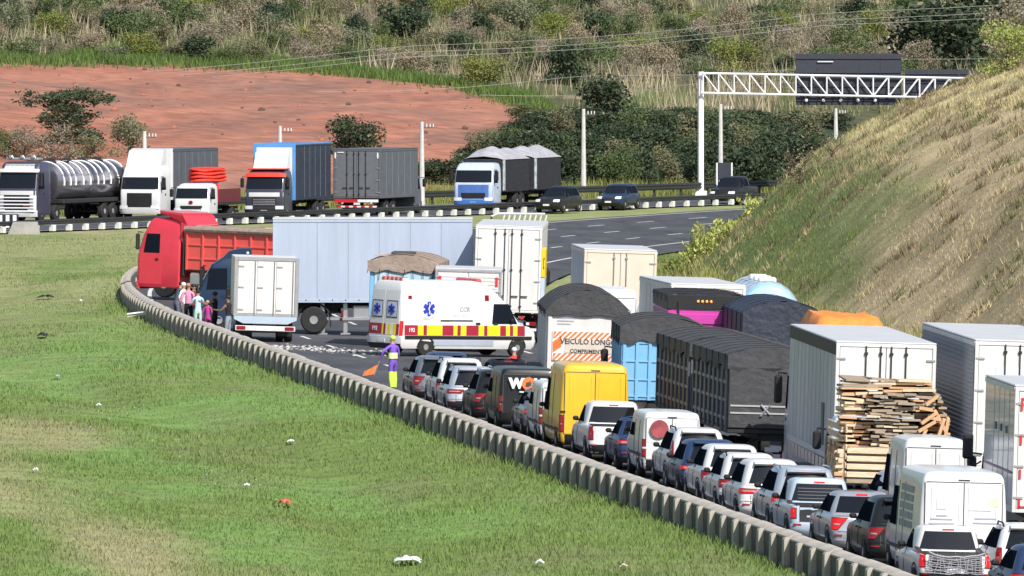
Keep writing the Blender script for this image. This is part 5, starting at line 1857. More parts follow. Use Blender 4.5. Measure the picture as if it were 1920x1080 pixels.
# ================================================================== people
def person(label, x, y, face, h=1.72, shirt='grey', trousers='black', hair=HAIR, skin=SKIN, arms=((.25, -.35), (.25, -.35)), lean=0.0, step=0.0, sleeves=True, sit=False, cat='person', group=None, cap=None, vest=None, shoes=None, z=None):
    """one continuous skinned body; arms: (outward, forward) swing of each upper arm in radians, bent at the elbow"""
    s = h / 1.75
    J, E, rad, part = [], [], [], []

    def jt(p, r, par, kind):
        J.append(Vector(p) * s)
        rad.append(r * s)
        part.append(kind)
        if par is not None:
            E.append((par, len(J) - 1))
        return len(J) - 1
    hip = .93 if not sit else .80
    ly = lean
    pel = jt((0, 0, hip), .135, None, 1)
    wa = jt((0, .03 * ly, hip + .15), .125, pel, 0)
    ch = jt((0, .18 * ly, hip + .36), .150, wa, 0)
    nb_ = jt((0, .30 * ly, hip + .53), .075, ch, 0)
    nk = jt((0, .34 * ly + .01, hip + .60), .055, nb_, 2)
    hd = jt((0, .40 * ly + .03, hip + .69), .088, nk, 2)
    tp = jt((0, .43 * ly + .02, hip + .79), .075, hd, 2)
    hands = []
    for k, sd in ((0, -1), (1, 1)):
        o_, f_ = arms[k]
        shd = jt((sd * .18, .27 * ly, hip + .47), .062, nb_, 0)
        el = jt((sd * (.20 + .26 * math.sin(o_)), .27 * ly + .27 * math.sin(max(f_, -.2)), hip + .47 - .27 * math.cos(o_) * math.cos(f_)), .046, shd, 0 if sleeves else 3)
        fw = .9 if f_ > .2 else .45
        we = jt((J[el].x / s + sd * .02 - sd * .06 * (f_ > .2), J[el].y / s + .24 * math.sin(fw + max(f_, 0)), J[el].z / s - .24 * math.cos(fw + max(f_, 0) * 1.1)), .032, el, 3)
        d = (J[we] - J[el]).normalized()
        pm = jt(J[we] / s + d * .07, .030, we, 3)
        hands.append(J[pm] / s)
        sdv = Vector((sd, 0, 0))
        for q, ln in ((-.024, .075), (-.008, .088), (.008, .082), (.024, .066)):
            b_ = jt(J[pm] / s + d * .035 + Vector((0, q, -q)) * 1.0, .0105, pm, 3)
            jt(J[pm] / s + d * (.035 + ln) + Vector((-sd * .012, q * 1.3, -q)), .008, b_, 3)
        jt(J[we] / s + d * .06 + Vector((-sd * .03, .04, .0)), .010, we, 3)
    for k, sd in ((0, -1), (1, 1)):
        st_ = step * sd
        if sit:
            hp = jt((sd * .09, .02, hip - .04), .10, pel, 1)
            kn = jt((sd * .20, .38, hip - .06), .068, hp, 1)
            an = jt((sd * .19, .25, .12), .045, kn, 1)
            jt((sd * .20, .42, .05), .040, an, 4)
        else:
            hp = jt((sd * .09, 0, hip - .06), .098, pel, 1)
            kn = jt((sd * .105, .04 + st_ * .5, .50), .066, hp, 1)
            an = jt((sd * .11, st_, .09), .044, kn, 1)
            jt((sd * .125, .17 + st_, .04), .040, an, 4)
    me = bpy.data.meshes.new('b')
    me.from_pydata([tuple(j) for j in J], E, [])
    ob = bpy.data.objects.new('b', me)
    COL.objects.link(ob)
    ob.modifiers.new('s', 'SKIN').use_smooth_shade = True
    if not me.skin_vertices:
        bpy.context.view_layer.objects.active = ob
    for i, sv_ in enumerate(me.skin_vertices[0].data):
        sv_.radius = (rad[i], rad[i] * (.72 if part[i] in (0, 1) and i < 4 else 1.0))
        sv_.use_root = (i == 0)
    su = ob.modifiers.new('d', 'SUBSURF')
    su.levels = su.render_levels = 1
    dg = bpy.context.evaluated_depsgraph_get()
    dg.update()
    nm = bpy.data.meshes.new_from_object(ob.evaluated_get(dg))
    bpy.data.objects.remove(ob)
    nm.materials.clear()
    for m_ in (cloth(*shirt), cloth(*trousers), skin, cloth(*shirt) if sleeves == 'long' else skin, shoes or BLACK):
        nm.materials.append(m_)
    Jn = np.array([tuple(j) for j in J])
    A, B = Jn[[e[0] for e in E]], Jn[[e[1] for e in E]]
    pk = np.array([part[e[1]] for e in E])
    co = np.zeros(len(nm.vertices) * 3)
    nm.vertices.foreach_get('co', co)
    co = co.reshape(-1, 3)
    for p in nm.polygons:
        c = co[list(p.vertices)].mean(0)
        ab = B - A
        tt = np.clip(((c - A) * ab).sum(1) / np.maximum(1e-9, (ab * ab).sum(1)), 0, 1)
        dd_ = ((A + ab * tt[:, None] - c) ** 2).sum(1)
        p.material_index = int(pk[dd_.argmin()])
        p.use_smooth = True
    o = bpy.data.objects.new('person', nm)
    link(o)
    tag(o, label, cat, group)
    H_ = J[hd] * .5 + J[tp] * .5
    hm = MB()
    hm.blob((H_.x, H_.y - .022 * s, H_.z + .035 * s), .093 * s, .108 * s, .092 * s, 12, 8)
    hm.build('hair' if cap is None else 'cap', hair if cap is None else cap, o, 80)
    fm = MB()
    fm.blob((H_.x, H_.y + .095 * s, H_.z - .045 * s), .014 * s, .022 * s, .024 * s, 6, 4)
    for sd in (-1, 1):
        fm.blob((H_.x + sd * .094 * s, H_.y + .0 * s, H_.z - .04 * s), .012 * s, .022 * s, .032 * s, 6, 4)
    fm.build('nose_and_ears', skin, o, 80)
    em = MB()
    for sd in (-1, 1):
        em.blob((H_.x + sd * .034 * s, H_.y + .082 * s, H_.z - .025 * s), .013 * s, .010 * s, .010 * s, 6, 4)
    em.blob((H_.x, H_.y + .082 * s, H_.z - .095 * s), .028 * s, .010 * s, .006 * s, 6, 4)
    em.build('eyes_and_mouth', HAIR, o, 80)
    if vest is not None:
        vm = MB()
        c0, c1 = J[wa], J[nb_]
        for (zz, rx, ry) in ((-.08, .175, .135),):
            pass
        prof = ((-.10, .168, .125), (.02, .165, .125), (.16, .188, .128), (.28, .198, .126), (.36, .165, .11))
        v, f = [], []
        for (dz, rx, ry) in prof:
            for a in range(16):
                th = a * math.pi / 8
                v.append((rx * s * math.cos(th), (c0.y + (c1.y - c0.y) * max(0, dz) / .38) + ry * s * math.sin(th), c0.z + dz * s))
        for i in range(len(prof) - 1):
            for a in range(16):
                f.append((i * 16 + a, i * 16 + (a + 1) % 16, (i + 1) * 16 + (a + 1) % 16, (i + 1) * 16 + a))
        vm.add(v, f)
        vo = vm.build('safety_vest', vest, o, 80)
        bm_ = MB()
        for dz in (.0, .14):
            bm_.tube([(.182 * s * math.cos(a), c0.y + .140 * s * math.sin(a), c0.z + dz * s) for a in np.linspace(0, 2 * math.pi, 17)], .012, 4)
        bm_.build('reflective_band', STEEL, vo)
    o.matrix_world = Matrix.Translation((x, y, (road_z(x, y) if z is None else z))) @ Matrix.Rotation(-face, 4, 'Z')
    return o, hands


LIME = mat('hi_vis_lime', (.55, .85, .10), rough=.8, var=.12, scale=8)
PURP = ('purple', (.20, .10, .55))
off, hands = person('traffic officer in purple with lime cap and lime gaiters holding an orange flag', px(737, 394), 394, R(-35), 1.76, PURP, ('violet', (.17, .085, .48)), cap=LIME, arms=((1.0, -.1), (.3, .2)), lean=.05, step=.10, sleeves='long')
bt = MB()
bt.grid(lambda u, v: (.178 * 1.0 * math.cos(u * 2 * math.pi) * 1.0, .135 * math.sin(u * 2 * math.pi) + .01, 1.02 + .20 * v), 16, 1, 0, 0)
bt.build('waist_band', mat('hi_vis_pale', (.66, .76, .36), rough=.8, var=.15, scale=8), off, 80)
for s in (-1, 1):
    MB().tube([(s * .112, -.0 + s * .10, .06), (s * .112, s * .07 + .02, .34), (s * .10, s * .05 + .03, .58)], [.085, .098, .088], 10).build('gaiter', LIME, off, 80)
fl = thing('signal_flag', 'orange signal flag held by the purple-shirted officer', 'flag')
MB().tube([(0, 0, .25), (0, 0, -.55)], .014, 6).build('flag_pole', WOODO, fl)
MB().grid(lambda u, v: (-.02 - .32 * u, .05 * math.sin(u * 7 + v), -.52 + .34 * v * (1 - .5 * u) - .20 * u), 8, 4, .004, .008).build('flag_cloth', mat('flag_orange', (.90, .22, .06), rough=.8, var=.1), fl, 80)
hw = off.matrix_world @ (hands[0] * (1.76 / 1.75))
fl.matrix_world = Matrix.Translation(hw) @ Matrix.Rotation(R(22), 4, 'Y')

GRPP = 'people standing by the barrier'
person('onlooker in dark jacket stooping nearest the lorry wheel', px(330, 470), 470, R(60), 1.70, ('slate', (.06, .075, .11)), ('denim', (.10, .12, .18)), lean=.55, sleeves='long', group=GRPP)
person('onlooker in pink shirt and black trousers seen from behind', px(353, 464), 464, R(8), 1.78, ('pink', (.75, .30, .48)), ('black', (.012, .012, .016)), hair=SKIN, sleeves='long', group=GRPP)
person('onlooker in pale blue top standing right of the pink shirt', px(371, 459), 459, R(-15), 1.66, ('paleblue', (.48, .68, .80)), ('mint', (.45, .66, .62)), sleeves='long', arms=((.3, .5), (.3, .4)), group=GRPP)
person('child in magenta dress between the pale blue and black-clad adults', px(389, 455), 455, R(20), 1.34, ('magenta', (.50, .05, .26)), ('magenta', (.50, .05, .26)), hair=mat('hair_light', (.45, .32, .20), rough=.7), group=GRPP)
person('bare-armed onlooker in black with one forearm raised', px(403, 452.5), 452.5, R(-70), 1.74, ('black', (.012, .012, .016)), ('black', (.012, .012, .016)), skin=SKIN2, sleeves=False, arms=((.4, 1.0), (.3, .9)), group=GRPP)
person('onlooker in black shirt leaning at the corner of the white box lorry', px(428, 446.3), 446.3, R(-60), 1.76, ('black', (.012, .012, .016)), ('jeans', (.25, .29, .34)), skin=SKIN2, sleeves=False, arms=((.2, .7), (.3, .2)), shoes=WHITESTEEL, group=GRPP)
person('onlooker in white cap half hidden behind the dark jacket', px(344, 468), 468, R(120), 1.72, ('white', (.70, .70, .70)), ('grey', (.12, .12, .13)), cap=WHITESTEEL, group=GRPP)
person('onlooker with maroon top behind the pink shirt', px(363, 466.5), 466.5, R(160), 1.70, ('maroon', (.25, .03, .06)), ('black', (.012, .012, .016)), group=GRPP)
person('motorcyclist in red jacket and white helmet sitting on the motorcycle', .14 - .05, 390.45, R(-6), 1.70, ('redjacket', (.55, .05, .06)), ('black', (.012, .012, .016)), cap=WHITESTEEL, sleeves='long', sit=True, lean=.4, arms=((.3, .8), (.3, .8)), cat='person')

# ================================================================== far carriageway traffic, facing the camera
GRPF = 'vehicles on the far carriageway'


def front_at(root, L, u, D, hd):
    h = R(hd)
    place(root, px(u, D) - L * math.sin(h), D - L * math.cos(h), h, z=.02, tilt=False)


# stainless tanker
t = thing('tank_lorry', 'white-fronted lorry with shiny banded tank at the left edge', 'lorry', GRPF)
v, f = [], []
prof = [(1.18 * math.cos(a), 2.28 + 1.18 * math.sin(a)) for a in np.linspace(0, 2 * math.pi, 27)[:-1]]
for (yy, sc) in ((0, .55), (.1, .85), (.35, 1), (5.3, 1), (5.55, .93), (5.8, .93), (6.05, 1), (10.6, 1), (10.85, .85), (10.95, .55)):
    v += [(x * sc, yy, 2.28 + (z - 2.28) * sc) for x, z in prof]
n = len(prof)
for k in range(9):
    f += [(k * n + i, k * n + (i + 1) % n, (k + 1) * n + (i + 1) % n, (k + 1) * n + i) for i in range(n)]
f += [tuple(range(n)), tuple(9 * n + i for i in range(n))]
MB().add(v, f).build('tank', mat('tank_steel', (.34, .33, .36), rough=.25, metal=.9, var=.1), t)
for yy in (.6, 1.9, 3.1, 4.2, 5.1, 6.3, 7.4, 8.6, 9.4, 10.4):
    MB().tube([(1.20 * math.cos(a), yy, 2.28 + 1.21 * math.sin(a)) for a in np.linspace(-.15, math.pi + .15, 18)], .05, 5).build('band', WHITESTEEL, t)
for yy in (2.4, 4.8, 7.2, 9.6):
    MB().lathe_x([(-.22, .22), (.22, .22)], 0, yy, 3.48, 10).box(-.3, .3, yy - .3, yy + .3, 3.42, 3.52, .03).build('hatch', DARK, t)
MB().box(-1.24, 1.24, .2, 10.7, 1.05, 1.30, .03).build('tank_skirt', DARK, t)
chassis(t, .2, 14.8, 2.45, (1.5, 2.8, 4.1, 11.6), z=1.15, dual=False)
tk = cab_over(t, 12.6, 2.3, 2.5, 3.55, mat('cab_navy_grey', (.05, .05, .085), rough=.35, coat=.3), grille_z=(.8, 1.6), visor=WHITE, stripe=(WHITE, 2.95, 3.4), bumper_m=WHITE)
mb = MB()
for k in range(5):
    mb.box(-1.15, 1.15, 14.93, 14.99, .62 + .2 * k, .70 + .2 * k, .02)
mb.build('chrome_bar', WHITESTEEL, t)
tk.fp('front_panel', WHITE, t, 1.62, 1.86, -1.2, 1.2, off=.02, nu=8, nv=1)
for s in (-1, 1):
    tk.fp('corner_panel', WHITE, t, .7, 1.6, *sorted((s * .82, s * 1.22)), off=.022, nu=3, nv=3)
tk.fp('lower_panel', ORANGE, t, .98, 1.10, .45, .80, off=.09, nu=2, nv=1)
mb = MB().box(-1.0, 1.0, 13.2, 14.0, 3.62, 3.78, .05)
for s in (-.7, 0, .7):
    mb.blob((s, 14.0, 3.82), .16, .1, .12)
mb.build('roof_lights', STEEL, t)
wheel(t, -1.05, 13.9, .5, .3)
wheel(t, 1.05, 13.9, .5, .3)
front_at(t, 14.95, 30, 684, 200)

# white cab, grey box
t = thing('box_lorry', 'tall white cab lorry with slate grey box on the far carriageway', 'lorry', GRPF)
cargo_box(t, 0, 8.6, 2.5, 1.1, 4.10, SLATEG, SLATEG, SLATEG, bars=0)
MB().box(-1.27, 1.27, 8.45, 8.64, 1.1, 4.16, .02).build('front_bulkhead', WHITE, t)
chassis(t, 0, 10.9, 2.5, (1.6, 2.9), z=1.05)
cab_over(t, 8.8, 2.2, 2.5, 3.2, WHITE, z0=.40, glass_z=(1.75, 2.5), deflector=(4.15, WHITE), grille_z=(.62, 1.55))
wheel(t, -1.05, 10.0, .5, .3)
wheel(t, 1.05, 10.0, .5, .3)
MB().lathe_x([(1.252, .16), (1.285, .16)], 0, 8.9, 3.7, 12).build('round_badge', DARK, t)
front_at(t, 11.0, 261, 695, 197)

# small lorry with red bundle
t = thing('flatbed_lorry', 'small white flatbed with a tied red bundle over its cab', 'lorry', GRPF)
cab_over(t, 4.1, 1.8, 2.15, 2.25, WHITE, z0=.40, glass_z=(1.35, 1.98), grille_z=(.75, .95))
MB().blob((0, 5.93, 1.16), .14, .03, .10).build('emblem', LAMP, t)
MB().box(-1.1, 1.1, 0, 4.0, .95, 1.1, .02).build('flatbed', DARK, t)
for s in (-1, 1):
    MB().box(min(s * 1.06, s * 1.1), max(s * 1.06, s * 1.1), 0, 4.0, 1.1, 1.9, .02).build('side_board', mat('board_maroon', (.12, .02, .025), rough=.6), t)
MB().box(-1.06, 1.06, 3.9, 3.97, 1.1, 2.2, .02).build('headboard', RED, t)
chassis(t, 0, 5.8, 2.1, (1.2,), r=.42, z=.9)
wheel(t, -.9, 5.0, .42, .26)
wheel(t, .9, 5.0, .42, .26)
front_at(t, 6.0, 357, 686, 197)
TMx = t.matrix_world.copy()
bd = empty('red_bundle')
tag(bd, 'bright red tied tarpaulin bundle on top of the small white flatbed', 'bundle')
for k in range(4):
    mb = MB()
    mb.grid(lambda u, v: ((1.04 - .02 * k) * math.cos(2 * math.pi * u) * (1 - abs(2 * v - 1) ** 3 * .25), 2.9 + 1.9 * math.sin(2 * math.pi * u) * (1 - abs(2 * v - 1) ** 3 * .2), 2.30 + .20 * k + .22 * v + .03 * math.sin(u * 25 + k)), 22, 4)
    n = len(mb.v)
    mb.build('folded_sheet', TARPR, bd, 80)
MB().blob((0, 2.9, 3.1), .95, 1.75, .08, 14, 6).build('folded_sheet', TARPR, bd, 80)
bd.matrix_world = TMx

# blue curtain lorry
t = thing('curtain_lorry', 'blue-edged lorry with navy curtain side and red visor', 'lorry', GRPF)
cargo_box(t, 0, 8.2, 2.55, 1.1, 4.42, TARPN, TARPN, BLUEW, bars=0, doors=False)
fb = mat('edge_blue', (.10, .30, .66), rough=.45, var=.06)
mb = MB()
mb.box(-1.29, -1.10, 8.2, 8.26, 1.1, 4.46, .01).box(1.10, 1.29, 8.2, 8.26, 1.1, 4.46, .01).box(-1.1, 1.1, 8.2, 8.26, 4.25, 4.46, .01).box(-1.29, -1.25, .0, 8.2, 4.36, 4.47, .01).box(1.25, 1.29, 0, 8.2, 4.36, 4.47, .01)
mb.build('front_edge', fb, t)
MB().box(-1.1, 1.1, 8.2, 8.245, 1.1, 4.25).build('front_bulkhead', WHITE, t)
chassis(t, 0, 10.6, 2.5, (1.6, 2.9), z=1.05)
cab_over(t, 8.5, 2.1, 2.4, 2.95, mat('cab_dark', (.05, .055, .075), rough=.35, coat=.4), z0=.4, visor=TARPR, glass_z=(1.78, 2.5), stripe=(WHITE, 1.35, 1.60), bumper_m=DARK, grille=DARK, grille_z=(.8, 1.3))
MB().box(-1.15, 1.15, 8.9, 10.1, 2.93, 3.02, .04).build('roof_sheet', TARPR, t)
MB().prism([(9.3, 2.95), (8.5, 2.95), (8.5, 4.0), (8.75, 3.95)], -1.02, 1.02, 'x').build('wind_deflector', WHITE, t, 20)
wheel(t, -1.05, 9.7, .5, .3)
wheel(t, 1.05, 9.7, .5, .3)
front_at(t, 10.6, 495, 694, 194)

# grey box trailer seen from behind
t = thing('box_lorry', 'matt dark grey box lorry seen from behind beyond the blue-grey trailer', 'lorry', GRPF)
cargo_box(t, 0, 7.6, 2.95, 1.05, 4.0, SLATEG, mat('door_slate', (.14, .15, .17), rough=.6, var=.12), SLATEG, frame=SLATEG, bars=4)
mb = MB()
for s in (-1, 1):
    mb.box(min(s * 1.30, s * 1.38), max(s * 1.30, s * 1.38), -.08, -.05, 3.45, 3.8)
mb.box(-1.2, -.8, -.08, -.05, 3.78, 3.84)
mb.build('reflective_strip', REFW, t, 0)
chassis(t, 0, 9.6, 2.7, (1.8, 3.1), z=1.0)
mb = MB().box(-1.42, 0, -.02, .02, .80, 1.0).build('red_bar', REFR, t, 0)
MB().box(.05, 1.35, -.02, .02, .82, .98).build('white_bar', REFW, t, 0)
cab_over(t, 7.8, 1.5, 2.4, 2.6, SLATEG)
wheel(t, -1.05, 8.8, .5, .3)
wheel(t, 1.05, 8.8, .5, .3)
place(t, px(669, 706), 706, R(17), z=.02, tilt=False)

# white and blue road train
t = thing('road_train', 'white and blue lorry pulling two black skips under pale sheets', 'lorry', GRPF)
for k, (ya, yb) in enumerate(((0, 6.6), (7.8, 14.2))):
    MB().box(-1.25, 1.25, ya, yb, 1.1, 3.15, .03).build('skip_body', TARPB, t)
    for s in (-1, 1):
        MB().box(min(s * 1.26, s * 1.30), max(s * 1.26, s * 1.30), yb - .55, yb - .05, 1.2, 3.1, .01).build('side_print', mat('print_patch', (.45, .50, .52), rough=.5, var=.5, scale=3), t)
    mb = MB()
    mb.grid(lambda u, v: (-1.3 + 2.6 * u, ya - .05 + (yb - ya + .1) * v, 3.12 + (.68 + .12 * math.sin(v * 9 + k) + .05 * math.sin(u * 17)) * (1 - abs(2 * u - 1) ** 2.2) * (1 - abs(2 * v - 1) ** 4 * .7)), 14, 14)
    mb.build('load_sheet', TARPL, t, 60)
chassis(t, 0, 16.4, 2.5, (1.5, 2.8, 9.2, 10.5), z=1.05)
cab_over(t, 14.4, 2.1, 2.5, 2.95, mat('cab_pale_blue', (.50, .58, .70), rough=.35, coat=.4), z0=.4, glass_z=(1.72, 2.5), stripe=(mat('front_blue', (.08, .17, .46), rough=.4), .80, 1.60), bumper_m=BLUEW, grille_z=(.75, 1.1))
wheel(t, -1.05, 15.6, .5, .3)
wheel(t, 1.05, 15.6, .5, .3)
front_at(t, 16.5, 887, 723, 195)

# cars on the far carriageway
def far_car(label, u, D, hd, kind, m_, **k):
    r, _ = car(label, u, D, kind, m_, group=GRPF, **k)
    L = k.get('L', 4.3)
    front_at(r, L, u, D, hd)


far_car('black SUV following the white and blue road train', 1024, 716, 200, 'suv', BLACKP, L=4.4, H=1.6)
far_car('navy car alone on the far carriageway beside the tall concrete pole', 1140, 727, 198, 'suv', NAVY, L=4.3, H=1.56, rails='chrome')
far_car('black pickup just emerging behind the grassy cutting', 1352, 746, 200, 'pickup', BLACKP, L=5.0, H=1.75, W=1.86)

# ================================================================== gantry, signs, poles, wires
g = thing('sign_gantry', 'white steel truss gantry reaching over the road from a single post', 'gantry')
GD = 784.0
gx = px(1314, GD)
gx1 = px(1960, GD)
gz0, gz1 = HC - 174 * GD / F, HC - 137 * GD / F
MB().tube([(gx, GD, -.2), (gx, GD, gz1 + .1)], .21, 10).box(gx - .4, gx + .4, GD - .4, GD + .4, -.2, .25, .04).build('post', WHITESTEEL, g)
MB().tube([(gx1, GD, -.2), (gx1, GD, gz1 - .1)], .21, 10).build('post', WHITESTEEL, g)
drop = -.45
nb_ = int((gx1 - gx) / 1.02)
for yy in (GD - .45, GD + .45):
    for z_ in (gz0, gz1):
        MB().tube([(gx, yy, z_), (gx1, yy, z_ + drop)], .075, 6).build('chord', WHITESTEEL, g)
    for k in range(nb_ + 1):
        x = gx + .15 + (gx1 - gx - .3) * k / nb_
        dz = drop * k / nb_
        MB().tube([(x, yy, gz0 + dz), (x, yy, gz1 + dz)], .045, 5).build('upright', WHITESTEEL, g)
        if k < nb_:
            x2 = gx + .15 + (gx1 - gx - .3) * (k + 1) / nb_
            if k < nb_ // 2:
                MB().tube([(x, yy, gz1 + dz), (x2, yy, gz0 + dz)], .045, 5).build('diagonal', WHITESTEEL, g)
            else:
                MB().tube([(x, yy, gz0 + dz), (x2, yy, gz1 + dz)], .045, 5).build('diagonal', WHITESTEEL, g)
for k in range(0, nb_ + 1, 2):
    x = gx + .15 + (gx1 - gx - .3) * k / nb_
    for z_ in (gz0, gz1):
        MB().tube([(x, GD - .45, z_ + drop * k / nb_), (x, GD + .45, z_ + drop * k / nb_)], .035, 5).build('cross_brace', WHITESTEEL, g)


def gantry_sign(label, u0, u1, v0, v1):
    s = thing('direction_sign', label, 'road sign', 'sign panels on the gantry')
    D_ = GD + .75
    xa, xb, za, zb_ = px(u0, D_), px(u1, D_), HC - v1 * D_ / F, HC - v0 * D_ / F
    n = max(2, int((xb - xa) / 1.4))
    for k in range(n):
        x0_, x1_ = xa + (xb - xa) * k / n, xa + (xb - xa) * (k + 1) / n
        MB().box(x0_ + .004, x1_ - .004, D_ - .04, D_ + .02, za, zb_, .01).build('panel', SIGNB, s)
    for zz in np.linspace(za + .3, zb_ - .3, 4):
        MB().box(xa, xb, D_ - .12, D_ - .045, zz - .04, zz + .04, .01).build('backing_rail', SIGNB, s)
    return s, xa, xb, za, zb_


s_, xa, xb, za, zb_ = gantry_sign('big dark sign back rising above and below the white truss', 1492, 1690, 101, 197)
MB().box(xa + 1.45, xa + 2.5, GD + .58, GD + .62, zb_ - .55, zb_ - .48).build('maker_plate', INSUL, s_)
for k in range(5):
    MB().blob((xa + .7 + 1.15 * k, GD + .55, za + .32), .12, .1, .12, 8, 5).build('sign_lamp', INSUL, s_)
gantry_sign('lower dark sign back half hidden by the cutting', 1696, 1830, 130, 196)

sg = thing('road_sign', 'small black sign back on two white legs above the pickup', 'road sign')
D_ = 752
for u in (1344, 1372):
    MB().tube([(px(u, D_), D_, -.1), (px(u, D_), D_, HC - 305 * D_ / F)], .06, 6).build('leg', WHITESTEEL, sg)
MB().box(px(1346, D_), px(1369, D_), D_ + .05, D_ + .1, HC - 338 * D_ / F, HC - 305 * D_ / F, .01).build('panel', SIGNB, sg)


def pole(label, u, vtop, D, vb=None, arms=True, r=.145):
    p = thing('utility_pole', label, 'pole', 'concrete utility poles along the far road')
    x = px(u, D)
    z0 = gz(x, D) - .3
    zt = HC - vtop * D / F
    MB().tube([(x, D, z0), (x, D, zt)], [r * 1.35, r * .8], 8).build('shaft', POLEC, p)
    if arms:
        MB().box(x - .08, x + .75, D - .04, D + .04, zt - .42, zt - .34, .01).build('crossarm', BARK, p)
        for (dx, dz) in ((.30, -.24), (.52, -.24), (.72, -.24)):
            MB().tube([(x + dx, D, zt + dz - .1), (x + dx, D, zt + dz + .10)], .045, 6).build('insulator', INSUL, p)
    return (x, D, zt)


pole('pale pole tip showing over the white cab lorry', 271, 246, 752)
pole('pale pole tip showing over the blue curtain lorry', 525, 236, 758)
pole('tall pale pole at the right edge of the grey box lorry', 791, 228, 742)
pole('tall concrete pole standing clear before the dark thicket', 1094, 204, 775)
pole('pale pole just right of the gantry post', 1351, 195, 791)
pole('short visible length of pole below the gantry sign', 1567, 203, 880)
pole('distant pole tip above the big gantry sign', 1666, 66, 1010, r=.14)

for k, (u0, v0, u1, v1, D0, D1) in enumerate(((-60, 150, 1960, -8, 905, 880), (-60, 160, 1960, 6, 905, 880), (-60, 168, 1960, 16, 905, 880), (520, 172, 1960, 95, 890, 870), (900, 178, 1960, 118, 885, 865))):
    w_ = MB()
    pts = []
    for i in range(25):
        t_ = i / 24
        D_ = D0 + (D1 - D0) * t_
        pts.append((px(u0 + (u1 - u0) * t_, D_), D_, HC - (v0 + (v1 - v0) * t_) * D_ / F - .45 * math.sin(math.pi * ((t_ * 2.5) % 1))))
    w_.tube(pts, .016, 4)
    tag(w_.build('power_line', WIRE), 'thin pale power line strung across the scrub slope', 'power line', 'power lines')

# crash block at the left end of the far rail
cb = thing('concrete_block', 'plain grey concrete block ending the far barrier at the left', 'barrier block')
MB().prism([(-.9, -.1), (.9, -.1), (.75, .62), (-.6, .62)], -.4, .4, 'y').build('block', CONCG, cb)
place(cb, px(45, 655), 655, 0, z=0, tilt=False)
dl = thing('delineator', 'black and white striped hazard board at the left edge', 'hazard board')
MB().box(-.8, .8, 0, .05, .15, .95, .01).build('board', BLACK, dl)
for k in range(4):
    MB().box(-.72 + .4 * k, -.52 + .4 * k, -.012, -.002, .2, .9).build('white_stripe', REFW, dl)
MB().box(-.6, -.5, .05, .1, -.1, .6).box(.5, .6, .05, .1, -.1, .6).build('leg', DARK, dl)
place(dl, px(8, 660), 660, 0, z=0, tilt=False)


# ================================================================== vegetation
PAL = {'dark': ((.038, .060, .037), (.082, .115, .058)), 'mid': ((.070, .108, .044), (.140, .190, .075)), 'olive': ((.140, .145, .078), (.250, .240, .135)),
       'yellow': ((.16, .20, .045), (.26, .28, .08)), 'dry': ((.25, .210, .140), (.42, .35, .24)), 'scrub': ((.190, .165, .120), (.380, .330, .245)), 'pale': ((.13, .165, .080), (.28, .29, .19)), 'bright': ((.24, .30, .07), (.42, .46, .15))}


def crown_mesh(name, pal, n, lobes, leaf, seed, flat=1.0, shell=.55):
    """leaf clumps spread through several uneven lobes; unit crown about 1 wide and 1 tall, base at z=0"""
    rs = np.random.RandomState(seed)
    L = []
    for (cx, cy, cz, rr) in lobes:
        k = int(n * rr ** 2 / sum(q[3] ** 2 for q in lobes))
        d = rs.normal(size=(k, 3))
        d /= np.linalg.norm(d, axis=1)[:, None]
        rad = rr * (shell + (1 - shell) * rs.rand(k)) * (1 + .22 * np.sin(d[:, 0] * 5 + seed) * np.cos(d[:, 1] * 4 + cz * 9))
        p = d * rad[:, None]
        p[:, 2] *= flat
        L.append(p + np.array([cx, cy, cz]))
    P = np.concatenate(L)
    P = P[P[:, 2] > .0]
    k = len(P)
    a = rs.normal(size=(k, 3))
    a /= np.linalg.norm(a, axis=1)[:, None]
    b = np.cross(a, rs.normal(size=(k, 3)))
    b /= np.linalg.norm(b, axis=1)[:, None]
    s = leaf * (.6 + .9 * rs.rand(k))[:, None]
    V = np.stack([P - a * s, P - b * s * .55, P + a * s, P + b * s * .55], 1).reshape(-1, 3)
    Fc = np.arange(4 * k).reshape(-1, 4)
    c0, c1 = np.array(PAL[pal][0]), np.array(PAL[pal][1])
    clump = vnoise(P[:, 0] * 10, P[:, 2] * 10 + P[:, 1] * 6, 2.2, seed)
    t = np.clip(clump * .75 + .35 * rs.rand(k) - .05, 0, 1)[:, None]
    C = c0 + (c1 - c0) * t
    dead = rs.rand(k) < .04
    C[dead] = (.22, .19, .12)
    o = np_mesh(name, V, Fc, LEAF, np.repeat(C, 4, 0))
    me = o.data
    bpy.data.objects.remove(o)
    return me


def lobes_round(seed, k=7, w=.30, h0=.30, h1=.85, r=(.18, .30)):
    rn = random.Random(seed)
    out = [(0, 0, .5, .30)]
    for i in range(k):
        a = 2 * math.pi * i / k + rn.uniform(-.4, .4)
        out.append((w * math.cos(a) * rn.uniform(.5, 1.1), w * math.sin(a) * rn.uniform(.5, 1.1), rn.uniform(h0, h1) - .1, rn.uniform(*r)))
    return out


PROTO = {}


